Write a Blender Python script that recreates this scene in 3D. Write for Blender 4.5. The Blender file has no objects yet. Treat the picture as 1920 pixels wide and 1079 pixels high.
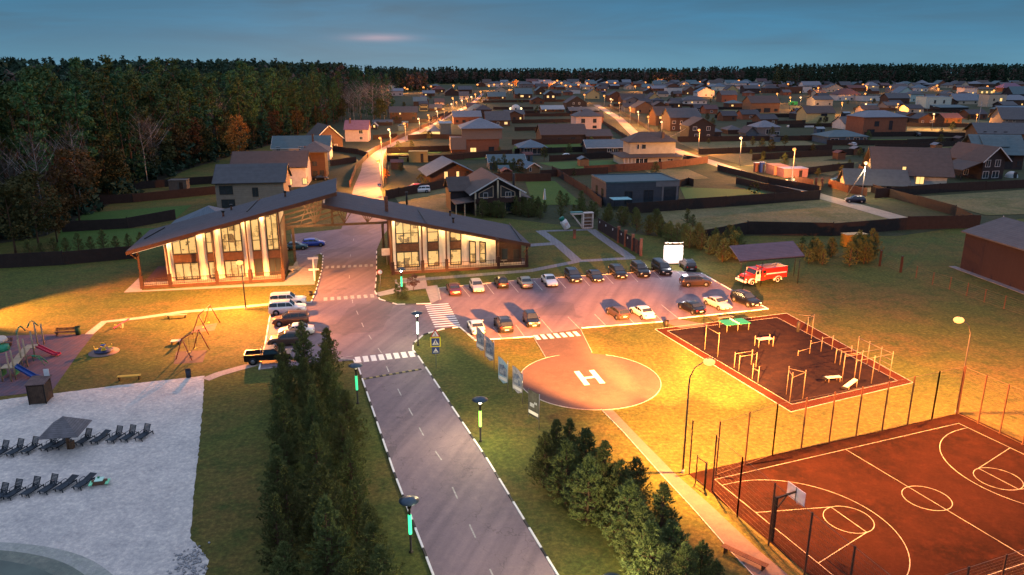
import bpy, math, random
import numpy as np
from mathutils import Vector, Matrix
R = math.radians
random.seed(7)
rng = np.random.default_rng(7)
SC = bpy.context.scene
COL = SC.collection
# ------------------------------------------------------------------ camera
F = 1426.0; TH = R(16.475); CH = 33.5
cs, sn = math.cos(TH), math.sin(TH)
cam = bpy.data.objects.new('camera', bpy.data.cameras.new('camera')); COL.objects.link(cam)
cam.location = (0, 0, CH); cam.rotation_euler = (R(90) - TH, 0, 0)
cam.data.sensor_width = 36; cam.data.lens = F / 1920 * 36
cam.data.clip_start = .5; cam.data.clip_end = 9000
SC.camera = cam
# ------------------------------------------------------------------ view and world
SC.view_settings.view_transform = 'Standard'; SC.view_settings.look = 'None'
SC.view_settings.exposure = 0; SC.view_settings.gamma = 1
SC.cycles.use_denoising = True
SC.cycles.max_bounces = 5; SC.cycles.diffuse_bounces = 2; SC.cycles.glossy_bounces = 2
SC.cycles.transparent_max_bounces = 4; SC.cycles.transmission_bounces = 2
SC.cycles.sample_clamp_indirect = 3; SC.cycles.sample_clamp_direct = 0
SC.cycles.caustics_reflective = False; SC.cycles.caustics_refractive = False
SUN_EL, SUN_AZ = R(4), R(-10)
W = bpy.data.worlds.new('World'); SC.world = W; W.use_nodes = True
nt = W.node_tree; nt.nodes.clear()
def N(nt, typ, ins=None, **kw):
    n = nt.nodes.new(typ)
    for k, v in kw.items(): setattr(n, k, v)
    if ins:
        for k, v in ins.items():
            s = n.inputs[k]
            if isinstance(v, bpy.types.NodeSocket): nt.links.new(v, s)
            else: s.default_value = v
    return n
def ramp(nt, fac, stops, interp='LINEAR'):
    n = N(nt, 'ShaderNodeValToRGB', {0: fac}); e = n.color_ramp.elements; n.color_ramp.interpolation = interp
    while len(e) < len(stops): e.new(.5)
    for i, (p, c) in enumerate(stops): e[i].position = p; e[i].color = (*c, 1) if len(c) == 3 else c
    return n.outputs[0]
def mth(nt, op, a, b=0., c=0.):
    n = nt.nodes.new('ShaderNodeMath'); n.operation = op
    for i, v in enumerate((a, b, c)):
        if isinstance(v, bpy.types.NodeSocket): nt.links.new(v, n.inputs[i])
        else: n.inputs[i].default_value = v
    return n.outputs[0]
def mixc(nt, fac, a, b, blend='MIX'):
    n = nt.nodes.new('ShaderNodeMix'); n.data_type = 'RGBA'; n.blend_type = blend
    for i, v in ((0, fac), (6, a), (7, b)):
        if isinstance(v, bpy.types.NodeSocket): nt.links.new(v, n.inputs[i])
        else: n.inputs[i].default_value = v if i == 0 else (*v[:3], 1)
    n.clamp_factor = False
    return n.outputs[2]
tc = N(nt, 'ShaderNodeTexCoord').outputs['Generated']
sep = N(nt, 'ShaderNodeSeparateXYZ', {0: tc})
z = mth(nt, 'MAXIMUM', sep.outputs[2], 0.)
az = mth(nt, 'ARCTAN2', sep.outputs[0], sep.outputs[1])
cv = N(nt, 'ShaderNodeCombineXYZ', {0: mth(nt, 'MULTIPLY', az, 2.2), 1: mth(nt, 'MULTIPLY', z, 20.), 2: 0.}).outputs[0]
n1 = N(nt, 'ShaderNodeTexNoise', {'Vector': cv, 'Scale': 1.6, 'Detail': 7., 'Roughness': .55, 'Distortion': .5}).outputs['Fac']
cloud = ramp(nt, n1, [(.30, (0, 0, 0)), (.72, (1, 1, 1))])
clear = ramp(nt, z, [(0., (.13, .32, .45)), (.03, (.078, .26, .42)), (.08, (.053, .21, .375)), (.2, (.27, .42, .66)), (.7, (.64, .74, 1.06))])
dark = ramp(nt, z, [(0., (.10, .25, .36)), (.03, (.085, .19, .285)), (.08, (.052, .135, .21)), (.2, (.23, .35, .54)), (.7, (.58, .68, .98))])
skyc = mixc(nt, cloud, clear, dark)
# pink rift in the cloud, low over the village
da = mth(nt, 'DIVIDE', mth(nt, 'SUBTRACT', az, R(-9.4)), R(2.1))
dz = mth(nt, 'DIVIDE', mth(nt, 'SUBTRACT', z, math.sin(R(1.68))), .0042)
rr = mth(nt, 'ADD', mth(nt, 'MULTIPLY', da, da), mth(nt, 'MULTIPLY', dz, dz))
pk = mth(nt, 'EXPONENT', mth(nt, 'MULTIPLY', rr, -1.0))
n2 = N(nt, 'ShaderNodeTexNoise', {'Vector': cv, 'Scale': 9., 'Detail': 4.}).outputs['Fac']
pk = mth(nt, 'MULTIPLY', pk, mth(nt, 'MULTIPLY_ADD', n2, .7, .4))
skyc = mixc(nt, mth(nt, 'MINIMUM', pk, .85), skyc, (.42, .37, .47))
sky = N(nt, 'ShaderNodeTexSky', sky_type='NISHITA', sun_disc=False, sun_elevation=SUN_EL, sun_rotation=SUN_AZ)
b1 = N(nt, 'ShaderNodeBackground', {0: skyc, 1: 1.0})
b2 = N(nt, 'ShaderNodeBackground', {0: sky.outputs[0], 1: .05})
ms = N(nt, 'ShaderNodeMixShader', {0: .02, 1: b1.outputs[0], 2: b2.outputs[0]})
N(nt, 'ShaderNodeOutputWorld', {0: ms.outputs[0]})
sl = bpy.data.lights.new('sun', 'SUN'); sl.energy = .06; sl.angle = R(25); sl.color = (1, .72, .65)
so = bpy.data.objects.new('sun', sl); COL.objects.link(so)
so.rotation_euler = (R(90) - R(12), 0, -SUN_AZ + R(180) + R(0))
# ------------------------------------------------------------------ photo -> ground
def G(px, py, z=0.):
    u = (px - 960) / F; v = (539.5 - py) / F
    dz = -sn + v * cs; t = (z - CH) / dz
    return Vector((u * t, (cs + v * sn) * t, z))
def ZT(y, pyt):
    k = (539.5 - pyt) / F
    return CH + y * (k * cs - sn) / (cs + k * sn)
def ppm(y): return F / (y * cs + CH * sn)        # pixels per metre across, at ground distance y
# ------------------------------------------------------------------ materials
MATS = {}
def mat(name, col, rough=.8, var=.25, scale=1.5, col2=None, bump=0., bands=None, spec=.3, metal=0., coords='Object', detail=4., rand=0., emit=None):
    if name in MATS: return MATS[name]
    m = bpy.data.materials.new(name); m.use_nodes = True; t = m.node_tree
    bs = t.nodes['Principled BSDF']; MATS[name] = m
    bs.inputs['Roughness'].default_value = rough; bs.inputs['Specular IOR Level'].default_value = spec; bs.inputs['Metallic'].default_value = metal
    if coords == 'World': co = N(t, 'ShaderNodeNewGeometry').outputs['Position']
    else: co = N(t, 'ShaderNodeTexCoord').outputs['Object']
    c2 = col2 or tuple(x * (1 - var) for x in col)
    nz = N(t, 'ShaderNodeTexNoise', {'Vector': co, 'Scale': scale, 'Detail': detail, 'Roughness': .6}).outputs['Fac']
    fac = ramp(t, nz, [(.35, (0, 0, 0)), (.65, (1, 1, 1))])
    c = mixc(t, fac, col, c2); h = nz
    if bands:
        ax, per, amt = bands       # axis 0,1,2 ; period in metres ; darkness of the joint
        s = N(t, 'ShaderNodeSeparateXYZ', {0: co}).outputs
        src = s[ax] if ax < 3 else mth(t, 'ADD', s[0], s[1])
        fr = mth(t, 'FRACT', mth(t, 'DIVIDE', src, per))
        tri = mth(t, 'ABSOLUTE', mth(t, 'SUBTRACT', fr, .5))        # 0 centre .. .5 joint
        j = mth(t, 'SMOOTH_MIN', mth(t, 'MULTIPLY', tri, 2.), 1., .1)
        jn = ramp(t, j, [(.72, (0, 0, 0)), (1., (1, 1, 1))])
        c = mixc(t, mth(t, 'MULTIPLY', jn, amt), c, tuple(x * .25 for x in col))
        cell = mth(t, 'FLOOR', mth(t, 'DIVIDE', src, per))
        wn = N(t, 'ShaderNodeTexWhiteNoise', {'W': cell}, noise_dimensions='1D').outputs['Value']
        c = mixc(t, mth(t, 'MULTIPLY', wn, .25), c, tuple(x * .5 for x in col))
        h = mth(t, 'SUBTRACT', nz, mth(t, 'MULTIPLY', jn, 1.5))
    if rand:
        oi = N(t, 'ShaderNodeObjectInfo').outputs['Random']
        hs = N(t, 'ShaderNodeHueSaturation', {'Hue': mth(t, 'MULTIPLY_ADD', oi, rand * .12, .5 - rand * .06), 'Value': mth(t, 'MULTIPLY_ADD', oi, rand, 1 - rand * .5), 'Color': c})
        c = hs.outputs[0]
    t.links.new(c, bs.inputs['Base Color'])
    if bump:
        b = N(t, 'ShaderNodeBump', {'Height': h, 'Strength': bump, 'Distance': .05}); t.links.new(b.outputs[0], bs.inputs['Normal'])
    if emit:
        bs.inputs['Emission Color'].default_value = (*emit[0], 1); bs.inputs['Emission Strength'].default_value = emit[1]
    return m
def emat(name, col, st, pattern=False):
    if name in MATS: return MATS[name]
    m = bpy.data.materials.new(name); m.use_nodes = True; t = m.node_tree; MATS[name] = m
    bs = t.nodes['Principled BSDF']; bs.inputs['Base Color'].default_value = (.05, .05, .05, 1); bs.inputs['Roughness'].default_value = .3
    bs.inputs['Emission Strength'].default_value = st
    if pattern:   # a lit room behind the pane: brighter and darker patches, blind slats
        co = N(t, 'ShaderNodeTexCoord').outputs['Object']; s = N(t, 'ShaderNodeSeparateXYZ', {0: co}).outputs
        cc = N(t, 'ShaderNodeCombineXYZ', {0: s[0], 1: 0., 2: s[2]}).outputs[0]
        vo = N(t, 'ShaderNodeTexVoronoi', {'Vector': cc, 'Scale': 1.25, 'Randomness': 1.}, distance='CHEBYCHEV').outputs['Color']
        nz = mth(t, 'MULTIPLY_ADD', N(t, 'ShaderNodeTexNoise', {'Vector': cc, 'Scale': 3., 'Detail': 2.}).outputs['Fac'], .35, mth(t, 'MULTIPLY', N(t, 'ShaderNodeSeparateColor', {0: vo}).outputs[0], .75))
        fr = mth(t, 'FRACT', mth(t, 'DIVIDE', s[2], .16))
        bl = mth(t, 'MULTIPLY', mth(t, 'GREATER_THAN', fr, .55), mth(t, 'GREATER_THAN', nz, .5))
        f1 = ramp(t, nz, [(.2, (.10, .07, .04)), (.38, (.55, .50, .42)), (.6, (1, 1, 1))])
        c = mixc(t, mth(t, 'MULTIPLY', bl, .75), mixc(t, 1., col, f1, 'MULTIPLY'), (.25 * col[0], .15 * col[1], .08 * col[2]))
        t.links.new(c, bs.inputs['Emission Color'])
    else: bs.inputs['Emission Color'].default_value = (*col, 1)
    return m
def ground_mat(name, c1, c2, c3, big=.05, fine=3., bump=.5, rough=.95, fa=.5):
    m = bpy.data.materials.new(name); m.use_nodes = True; t = m.node_tree; MATS[name] = m
    bs = t.nodes['Principled BSDF']; bs.inputs['Roughness'].default_value = rough; bs.inputs['Specular IOR Level'].default_value = .15
    co = N(t, 'ShaderNodeNewGeometry').outputs['Position']
    a = N(t, 'ShaderNodeTexNoise', {'Vector': co, 'Scale': big, 'Detail': 5., 'Roughness': .6}).outputs['Fac']
    b = N(t, 'ShaderNodeTexNoise', {'Vector': co, 'Scale': fine, 'Detail': 6., 'Roughness': .75}).outputs['Fac']
    d = N(t, 'ShaderNodeTexNoise', {'Vector': co, 'Scale': fine * .18, 'Detail': 4., 'Roughness': .7}).outputs['Fac']
    c = mixc(t, ramp(t, a, [(.4, (0, 0, 0)), (.6, (1, 1, 1))]), c1, c2)
    c = mixc(t, ramp(t, d, [(.45, (0, 0, 0)), (.7, (1, 1, 1))]), c, c3)
    c = mixc(t, fa, c, ramp(t, b, [(.3, (.25, .25, .25)), (.5, (.9, .9, .9)), (.72, (2.2, 2.1, 1.7))]), 'MULTIPLY')
    t.links.new(c, bs.inputs['Base Color'])
    bp = N(t, 'ShaderNodeBump', {'Height': b, 'Strength': bump, 'Distance': .08}); t.links.new(bp.outputs[0], bs.inputs['Normal'])
    return m
def road_mat(name, c1, c2, c3, **k):
    m = ground_mat(name, c1, c2, c3, **k); t = m.node_tree; bs = t.nodes['Principled BSDF']; src = bs.inputs['Base Color'].links[0].from_socket
    co = N(t, 'ShaderNodeMapping', {0: N(t, 'ShaderNodeNewGeometry').outputs['Position'], 2: (0, 0, R(-18)), 3: (1, .045, 1)}, vector_type='TEXTURE')
    co.inputs[3].default_value = (1, 22, 1)
    st = N(t, 'ShaderNodeTexNoise', {'Vector': co.outputs[0], 'Scale': .9, 'Detail': 3.}).outputs['Fac']
    c = mixc(t, .6, src, ramp(t, st, [(.35, (.72, .72, .75)), (.6, (1.15, 1.12, 1.1))]), 'MULTIPLY')
    p = N(t, 'ShaderNodeNewGeometry').outputs['Position']
    cr = N(t, 'ShaderNodeTexVoronoi', {'Vector': mixc(t, 9., p, N(t, 'ShaderNodeTexNoise', {'Vector': p, 'Scale': .22, 'Detail': 5.}).outputs['Color'], 'ADD'), 'Scale': .11}, feature='DISTANCE_TO_EDGE').outputs[0]
    c = mixc(t, mth(t, 'MULTIPLY', mth(t, 'LESS_THAN', cr, .003), .3), c, (.03, .03, .03))
    pt = N(t, 'ShaderNodeTexVoronoi', {'Vector': p, 'Scale': .16, 'Randomness': 1.}, distance='CHEBYCHEV').outputs['Color']
    c = mixc(t, mth(t, 'MULTIPLY', mth(t, 'GREATER_THAN', N(t, 'ShaderNodeSeparateColor', {0: pt}).outputs[0], .86), .3), c, (.07, .065, .065))
    t.links.new(c, bs.inputs['Base Color']); return m
M_grass = ground_mat('grass', (.078, .092, .021), (.115, .088, .026), (.050, .068, .017), big=.07, fa=.7, fine=2.4)
M_meadow = ground_mat('meadow', (.15, .125, .06), (.095, .10, .04), (.18, .15, .075), big=.08, fine=1.6, bump=.8)
M_lawn = ground_mat('lawn', (.05, .105, .022), (.065, .11, .024), (.045, .09, .02), big=.1, fine=4.)
M_soil = ground_mat('village_ground', (.038, .046, .022), (.058, .056, .030), (.028, .040, .016), big=.03, fine=1.2)
M_sand = ground_mat('sand', (.50, .47, .43), (.56, .52, .47), (.40, .38, .36), big=.25, fine=2.6, bump=1., fa=.38)
M_road = road_mat('asphalt', (.200, .148, .166), (.170, .130, .150), (.220, .162, .176), big=.12, fine=7., bump=.15, rough=.75, fa=.15)
M_dirtroad = ground_mat('gravel_road', (.30, .25, .20), (.34, .28, .22), (.25, .21, .17), big=.2, fine=2., bump=.4, fa=.25)
M_pave = mat('paving', (.20, .195, .205), .85, .2, 1.2, bump=.2, coords='World', bands=(0, .6, .35))
M_pave2 = mat('warm_paving', (.34, .29, .26), .85, .2, 1.5, bump=.2, coords='World')
M_path = ground_mat('sandy_path', (.42, .33, .27), (.38, .30, .25), (.46, .37, .3), big=.4, fine=3., fa=.3)
M_pad = ground_mat('pad_asphalt', (.092, .066, .064), (.078, .058, .057), (.106, .075, .070), big=.15, fine=5., bump=.15, fa=.15)
M_walk = ground_mat('walk_asphalt', (.16, .115, .105), (.14, .105, .098), (.175, .13, .115), big=.15, fine=5., bump=.15, fa=.15)
M_gym = ground_mat('dark_rubber', (.019, .013, .016), (.016, .012, .016), (.030, .018, .018), big=.3, fine=4., bump=.2, fa=.25)
M_red = ground_mat('red_rubber', (.062, .022, .016), (.052, .020, .015), (.07, .024, .017), big=.2, fine=5., bump=.2, fa=.2)
M_court = ground_mat('court_rubber', (.028, .012, .0095), (.017, .009, .008), (.034, .0135, .0105), big=.12, fine=4., bump=.15, fa=.2)
for m_ in (M_gym, M_red, M_court): m_.node_tree.nodes['Principled BSDF'].inputs['Specular IOR Level'].default_value = 0.
M_white = mat('white_paint', (.78, .76, .72), .6, .12, 3., coords='World')
M_wornwhite = mat('worn_white_paint', (.46, .43, .40), .7, .45, 2.5, coords='World')
M_black = mat('black_paint', (.02, .02, .022), .6)
M_kerb = mat('kerb_concrete', (.42, .38, .36), .85, .2)
M_dark = mat('dark_metal', (.025, .022, .02), .5, metal=.3)
M_glass = mat('dark_glass', (.02, .025, .03), .08, spec=.8)
M_shop = mat('window_glass', (.03, .04, .05), .1, spec=.7)
M_wtrim = mat('white_trim', (.62, .60, .58), .6)
M_dtrim = mat('dark_trim', (.03, .025, .022), .6)
M_lit = emat('lit_window', (1., .60, .20), 1.5)
M_litp = emat('lit_room', (1., .60, .20), 1.25, True)
# ------------------------------------------------------------------ mesh helpers
class MB:
    def __init__(s): s.v = []; s.f = []; s.m = []; s.cur = 0; s.smooth = set()
    def mi(s, i): s.cur = i; return s
    def add(s, vs, fs, sm=False):
        n = len(s.v); s.v += [tuple(v) for v in vs]
        for f in fs:
            if sm: s.smooth.add(len(s.f))
            s.f.append([n + i for i in f]); s.m.append(s.cur)
        return s
    def box(s, c, d, rz=0, rx=0, ry=0):
        M = Matrix.Translation(c) @ Matrix.Rotation(rz, 4, 'Z') @ Matrix.Rotation(ry, 4, 'Y') @ Matrix.Rotation(rx, 4, 'X')
        x, y, z = d[0] / 2, d[1] / 2, d[2] / 2
        vs = [M @ Vector(p) for p in ((-x,-y,-z),(x,-y,-z),(x,y,-z),(-x,y,-z),(-x,-y,z),(x,-y,z),(x,y,z),(-x,y,z))]
        return s.add(vs, [(0,3,2,1),(4,5,6,7),(0,1,5,4),(1,2,6,5),(2,3,7,6),(3,0,4,7)])
    def bar(s, a, b, w, h=None):
        a = Vector(a); b = Vector(b); d = b - a; L = d.length
        if L < 1e-6: return s
        q = d.to_track_quat('X', 'Z').to_matrix().to_4x4(); M = Matrix.Translation((a + b) / 2) @ q; h = h or w
        x, y, z = L / 2, w / 2, h / 2
        vs = [M @ Vector(p) for p in ((-x,-y,-z),(x,-y,-z),(x,y,-z),(-x,y,-z),(-x,-y,z),(x,-y,z),(x,y,z),(-x,y,z))]
        return s.add(vs, [(0,3,2,1),(4,5,6,7),(0,1,5,4),(1,2,6,5),(2,3,7,6),(3,0,4,7)])
    def tube(s, pts, r, n=8, caps=True):
        pts = [Vector(p) for p in pts]; rs = r if isinstance(r, (list, tuple)) else [r] * len(pts); vs = []; 
        up = Vector((0, 0, 1))
        for i, p in enumerate(pts):
            d = (pts[min(i + 1, len(pts) - 1)] - pts[max(i - 1, 0)]).normalized()
            a = d.cross(up) if abs(d.dot(up)) < .95 else d.cross(Vector((0, 1, 0)))
            a.normalize(); b = a.cross(d)
            vs += [p + (a * math.cos(2 * math.pi * k / n) + b * math.sin(2 * math.pi * k / n)) * rs[i] for k in range(n)]
        fs = [(i * n + k, i * n + (k + 1) % n, (i + 1) * n + (k + 1) % n, (i + 1) * n + k) for i in range(len(pts) - 1) for k in range(n)]
        base = len(s.v); s.add(vs, fs, True)
        if caps:
            s.f.append([base + k for k in reversed(range(n))]); s.m.append(s.cur)
            s.f.append([base + (len(pts) - 1) * n + k for k in range(n)]); s.m.append(s.cur)
        return s
    def prism(s, poly, z0, z1):
        n = len(poly); vs = [(p[0], p[1], z0) for p in poly] + [(p[0], p[1], z1) for p in poly]
        return s.add(vs, [tuple(reversed(range(n))), tuple(range(n, 2 * n))] + [(i, (i + 1) % n, n + (i + 1) % n, n + i) for i in range(n)])
    def slab(s, poly, t):           # 3D polygon extruded downward by t
        n = len(poly); vs = [tuple(p) for p in poly] + [(p[0], p[1], p[2] - t) for p in poly]
        return s.add(vs, [tuple(range(n)), tuple(reversed(range(n, 2 * n)))] + [(i, n + i, n + (i + 1) % n, (i + 1) % n) for i in range(n)])
    def lathe(s, prof, c=(0, 0, 0), n=16, axis='Z'):
        vs = []
        for r, h in prof:
            for k in range(n):
                a = 2 * math.pi * k / n; x, y = r * math.cos(a), r * math.sin(a)
                vs.append((c[0] + x, c[1] + y, c[2] + h) if axis == 'Z' else (c[0] + x, c[1] + h, c[2] + y))
        fs = [(i * n + k, i * n + (k + 1) % n, (i + 1) * n + (k + 1) % n, (i + 1) * n + k) for i in range(len(prof) - 1) for k in range(n)]
        return s.add(vs, fs, True)
    def sphere(s, c, r, n=10, sq=(1, 1, 1)):
        m = n // 2 + 1; base = []
        for i in range(m + 1):
            t = math.pi * i / m
            base += [(c[0] + r * sq[0] * math.sin(t) * math.cos(2 * math.pi * k / n), c[1] + r * sq[1] * math.sin(t) * math.sin(2 * math.pi * k / n), c[2] + r * sq[2] * math.cos(t)) for k in range(n)]
        return s.add(base, [(i * n + k, (i + 1) * n + k, (i + 1) * n + (k + 1) % n, i * n + (k + 1) % n) for i in range(m) for k in range(n)], True)
    def mesh(s, name, mats):
        me = bpy.data.meshes.new(name); me.from_pydata(s.v, [], s.f)
        for m in (mats if isinstance(mats, (list, tuple)) else [mats]): me.materials.append(m)
        for i, p in enumerate(me.polygons):
            p.material_index = s.m[i]
            if i in s.smooth: p.use_smooth = True
        me.update(); return me
    def build(s, name, mats, parent=None):
        return link(name, s.mesh(name, mats), parent)
def link(name, me, parent=None, loc=None, rz=0):
    o = bpy.data.objects.new(name, me); COL.objects.link(o)
    if parent: o.parent = parent
    if loc is not None: o.location = loc
    if rz: o.rotation_euler = (0, 0, rz)
    return o
def tag(o, label, cat, group=None, kind=None):
    o['label'] = label; o['category'] = cat
    if group: o['group'] = group
    if kind: o['kind'] = kind
    return o
def thing(name, label, cat, loc=(0, 0, 0), rz=0, group=None):
    o = bpy.data.objects.new(name, None); COL.objects.link(o); o.location = loc; o.rotation_euler = (0, 0, rz)
    o.empty_display_size = .3
    return tag(o, label, cat, group)
def kids(o): return [c for c in COL.objects if c.parent == o]
KID = {}
def regkids(o):
    KID[o.name] = [(c, kids(c)) for c in kids(o)]
def dup(o, loc, rz, label=None, scale=None):
    if o.name not in KID: regkids(o)
    r = o.copy(); COL.objects.link(r); r.location = loc; r.rotation_euler = (0, 0, rz)
    if label: r['label'] = label
    if scale: r.scale = (scale, scale, scale) if not isinstance(scale, tuple) else scale
    for c, gs in KID[o.name]:
        k = c.copy(); COL.objects.link(k); k.parent = r
        for g in gs:
            h = g.copy(); COL.objects.link(h); h.parent = k
    return r
def sheet(name, pts, m, z, px=True):
    P = [G(*p) if px and not isinstance(p, Vector) else Vector((p[0], p[1], 0)) for p in pts]
    b = MB(); b.add([(p.x, p.y, z) for p in P], [tuple(range(len(P)))])
    o = b.build(name, m); o['kind'] = 'structure'
    if o.data.polygons[0].normal.z < 0: o.data.flip_normals()
    return o
def lerp(a, b, t): return a + (b - a) * t
def offset_line(pts, w):
    L, Rr = [], []
    for i, p in enumerate(pts):
        d = (pts[min(i + 1, len(pts) - 1)] - pts[max(i - 1, 0)]); d.z = 0; d.normalize(); n = Vector((-d.y, d.x, 0))
        L.append(p + n * w / 2); Rr.append(p - n * w / 2)
    return L, Rr
def strip_sheet(name, pts, w, m, z, px=True):
    P = [G(*p) for p in pts] if px else [Vector((*p[:2], 0)) for p in pts]
    L, Rr = offset_line(P, w)
    b = MB(); n = len(P)
    b.add([(p.x, p.y, z) for p in L + Rr], [(i, n + i, n + i + 1, i + 1) for i in range(n - 1)])
    o = b.build(name, m); o['kind'] = 'structure'
    if o.data.polygons[0].normal.z < 0: o.data.flip_normals()
    return o
def point(name, loc, col, W_, r=.15, smooth=0., parent=None, spot=None, rot=None):
    l = bpy.data.lights.new(name, 'SPOT' if spot else 'POINT'); l.energy = W_; l.color = col; l.shadow_soft_size = r
    if spot: l.spot_size = R(spot[0]); l.spot_blend = spot[1]
    if smooth:
        l.use_nodes = True; t = l.node_tree; em = [n for n in t.nodes if n.type == 'EMISSION'][0]
        fo = N(t, 'ShaderNodeLightFalloff', {'Strength': 1., 'Smooth': smooth}); t.links.new(fo.outputs['Quadratic'], em.inputs['Strength'])
    o = bpy.data.objects.new(name, l); COL.objects.link(o); o.location = loc
    if rot: o.rotation_euler = rot
    if parent: o.parent = parent
    return o
SODIUM = (1., .315, .06); WARM = (1., .68, .30); YEL = (1., .80, .42)
ORD = 'first second third fourth fifth sixth seventh eighth ninth tenth eleventh twelfth thirteenth fourteenth fifteenth sixteenth seventeenth eighteenth nineteenth twentieth'.split()
# ================================================================== SETTING
b = MB(); S = 2600; n = 24
b.add([(-S + 2 * S * i / n, -300 + S * j / n, 0) for j in range(n + 1) for i in range(n + 1)],
      [(j * (n + 1) + i, j * (n + 1) + i + 1, (j + 1) * (n + 1) + i + 1, (j + 1) * (n + 1) + i) for j in range(n) for i in range(n)])
o = b.build('ground', M_grass); o['kind'] = 'structure'
# village earth and plots beyond the gatehouse
sheet('village_ground', [Vector((-62, 205, 0)), Vector((28, 150, 0)), Vector((78, 150, 0)), Vector((150, 185, 0)), Vector((1100, 420, 0)), Vector((1100, 1250, 0)), Vector((-260, 1250, 0)), Vector((-150, 640, 0)), Vector((-80, 300, 0))], M_soil, .012, False)
def dirv(a): return Vector((math.cos(R(a)), math.sin(R(a)), 0))
g0 = lambda x, y: Vector((x, y, 0))
# --- roads
pL = [G(812, 1079), G(740, 890), G(672, 690)]; pR = [G(1045, 1079), G(915, 865), G(785, 670)]
extL = pL[0] + (pL[0] - pL[2]).normalized() * 45; extR = pR[0] + (pR[0] - pR[2]).normalized() * 45
road_pts = [extL, *pL, G(663, 676), G(520, 690), G(486, 694), G(497, 648), G(505, 600), G(513, 569), G(583, 568), G(592, 548), G(604, 505), G(606, 480), G(601, 476), G(588, 480),
            G(583, 505), G(560, 500), G(545, 440), G(640, 430), G(652, 395), G(664, 350), G(677, 320), G(683, 287), G(698, 278), G(720, 272), G(760, 255), G(797, 235), G(843, 213), G(877, 198), G(903, 176),
            G(908, 176), G(886, 198), G(852, 214), G(806, 240), G(768, 263), G(741, 272), G(725, 281), G(720, 290), G(717, 320), G(716, 360), G(724, 400), G(728, 430), G(716, 445), G(706, 470), G(706, 515), G(703, 548), G(712, 562), G(745, 572),
            G(808, 570), G(824, 562), G(822, 541), G(985, 525), G(1140, 515), G(1240, 508), G(1315, 513), G(1368, 543), G(1440, 580), G(1272, 598), G(1242, 604), G(1090, 616), G(1000, 632), G(891, 639), G(862, 614),
            G(830, 618), G(795, 628), G(775, 645), G(774, 657), *reversed(pR), extR]
sheet('road', road_pts, M_road, .024)
strip_sheet('village_road', [(1118, 197), (1160, 222), (1194, 255), (1240, 272), (1288, 290), (1350, 310), (1410, 331), (1480, 350), (1540, 369), (1620, 391), (1697, 413)], 5.2, M_dirtroad, .03)
# --- helipad and paths
hc = (G(1237, 718) + G(975, 708)) / 2; hr = 7.75; hc = g0(8.55, 77.55)
b = MB(); b.add([(hc.x + hr * math.cos(2 * math.pi * k / 64), hc.y + hr * math.sin(2 * math.pi * k / 64), .028) for k in range(64)], [tuple(range(64))])
o = b.build('helipad', M_pad); o['kind'] = 'structure'
sheet('helipad_approach', [(999, 631), (1022, 671), (1060, 672), (1112, 668), (1109, 660), (1088, 617)], M_pad, .032)
w1 = [(1148, 765), (1205, 832), (1262, 895), (1330, 960), (1400, 1035), (1440, 1079)]
P = [G(*p) for p in [(1127, 768), (1170, 812), (1235, 885), (1300, 955), (1370, 1035), (1412, 1079)]]; P.append(P[-1] + (P[-1] - P[-2]) * 6)
Q = [G(*p) for p in [(1146, 766), (1192, 814), (1262, 885), (1335, 950), (1425, 1035), (1478, 1079)]]; Q.append(Q[-1] + (Q[-1] - Q[-2]) * 6)
sheet('footpath', P + Q[::-1], M_walk, .020)
def kerbline(name, pts, w=.16, h=.12, seg=2.0, pal=(M_white, M_black), px=True, on=None, gap=None):
    """raised kerb along a polyline in alternating painted lengths"""
    P = [G(*p) if px and not isinstance(p, Vector) else p for p in pts]
    b = MB(); k = 0; acc = 0.; left = seg if isinstance(seg, float) else seg[0]; lens = (seg, seg) if isinstance(seg, float) else seg
    for a, c in zip(P, P[1:]):
        d = c - a; L = d.length; d.normalize(); s = 0.
        while s < L - 1e-4:
            e = min(L, s + left); b.mi(k % 2)
            p0 = a + d * s; p1 = a + d * e
            b.bar((p0.x, p0.y, h / 2), (p1.x, p1.y, h / 2), w, h)
            left -= e - s; s = e
            if left < 1e-4: k += 1; left = lens[k % 2]
    o = b.build(name, list(pal)); o['kind'] = 'structure'; return o
kerbline('kerb', [extL, *pL, G(663, 676)], seg=(2.6, 1.1))
kerbline('kerb', [extR, *pR, G(774, 657), G(775, 645), G(795, 628), G(830, 618), G(862, 614)], seg=(2.6, 1.1))
kerbline('kerb', [(862, 614), (891, 639)], seg=(2., 1.), pal=(M_white, M_kerb))
kerbline('kerb', [(891, 639), (1000, 632)], seg=(3.2, 1.6), pal=(M_white, M_kerb))
kerbline('kerb', [(1090, 616), (1242, 604)], seg=(3.2, 2.), pal=(M_white, M_kerb))
kerbline('kerb', [(1272, 598), (1440, 580)], seg=(3.2, .6), pal=(M_white, M_kerb))
kerbline('kerb', [(1440, 580), (1368, 543), (1315, 513)], seg=(3.2, 1.6), pal=(M_white, M_kerb))
kerbline('kerb', [(826, 562), (822, 541), (985, 525), (1140, 515), (1240, 508), (1315, 513)], seg=(4., 1.), pal=(M_wornwhite, M_kerb))
kerbline('kerb', [(808, 570), (745, 572), (712, 562), (703, 548), (706, 515), (706, 470)], seg=(2.1, 1.6))
kerbline('kerb', [(583, 568), (592, 548), (604, 505), (606, 480), (601, 476)], seg=(1.2, .9))
kerbline('kerb', [(583, 568), (560, 569)], seg=(3., .5), pal=(M_white, M_kerb))
kerbline('kerb', [(486, 694), (497, 648), (505, 600), (511, 575)], seg=(3., 1.2), pal=(M_white, M_kerb))
kerbline('kerb', [(663, 676), (585, 672)], seg=(3., 1.), pal=(M_wornwhite, M_kerb))
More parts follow.
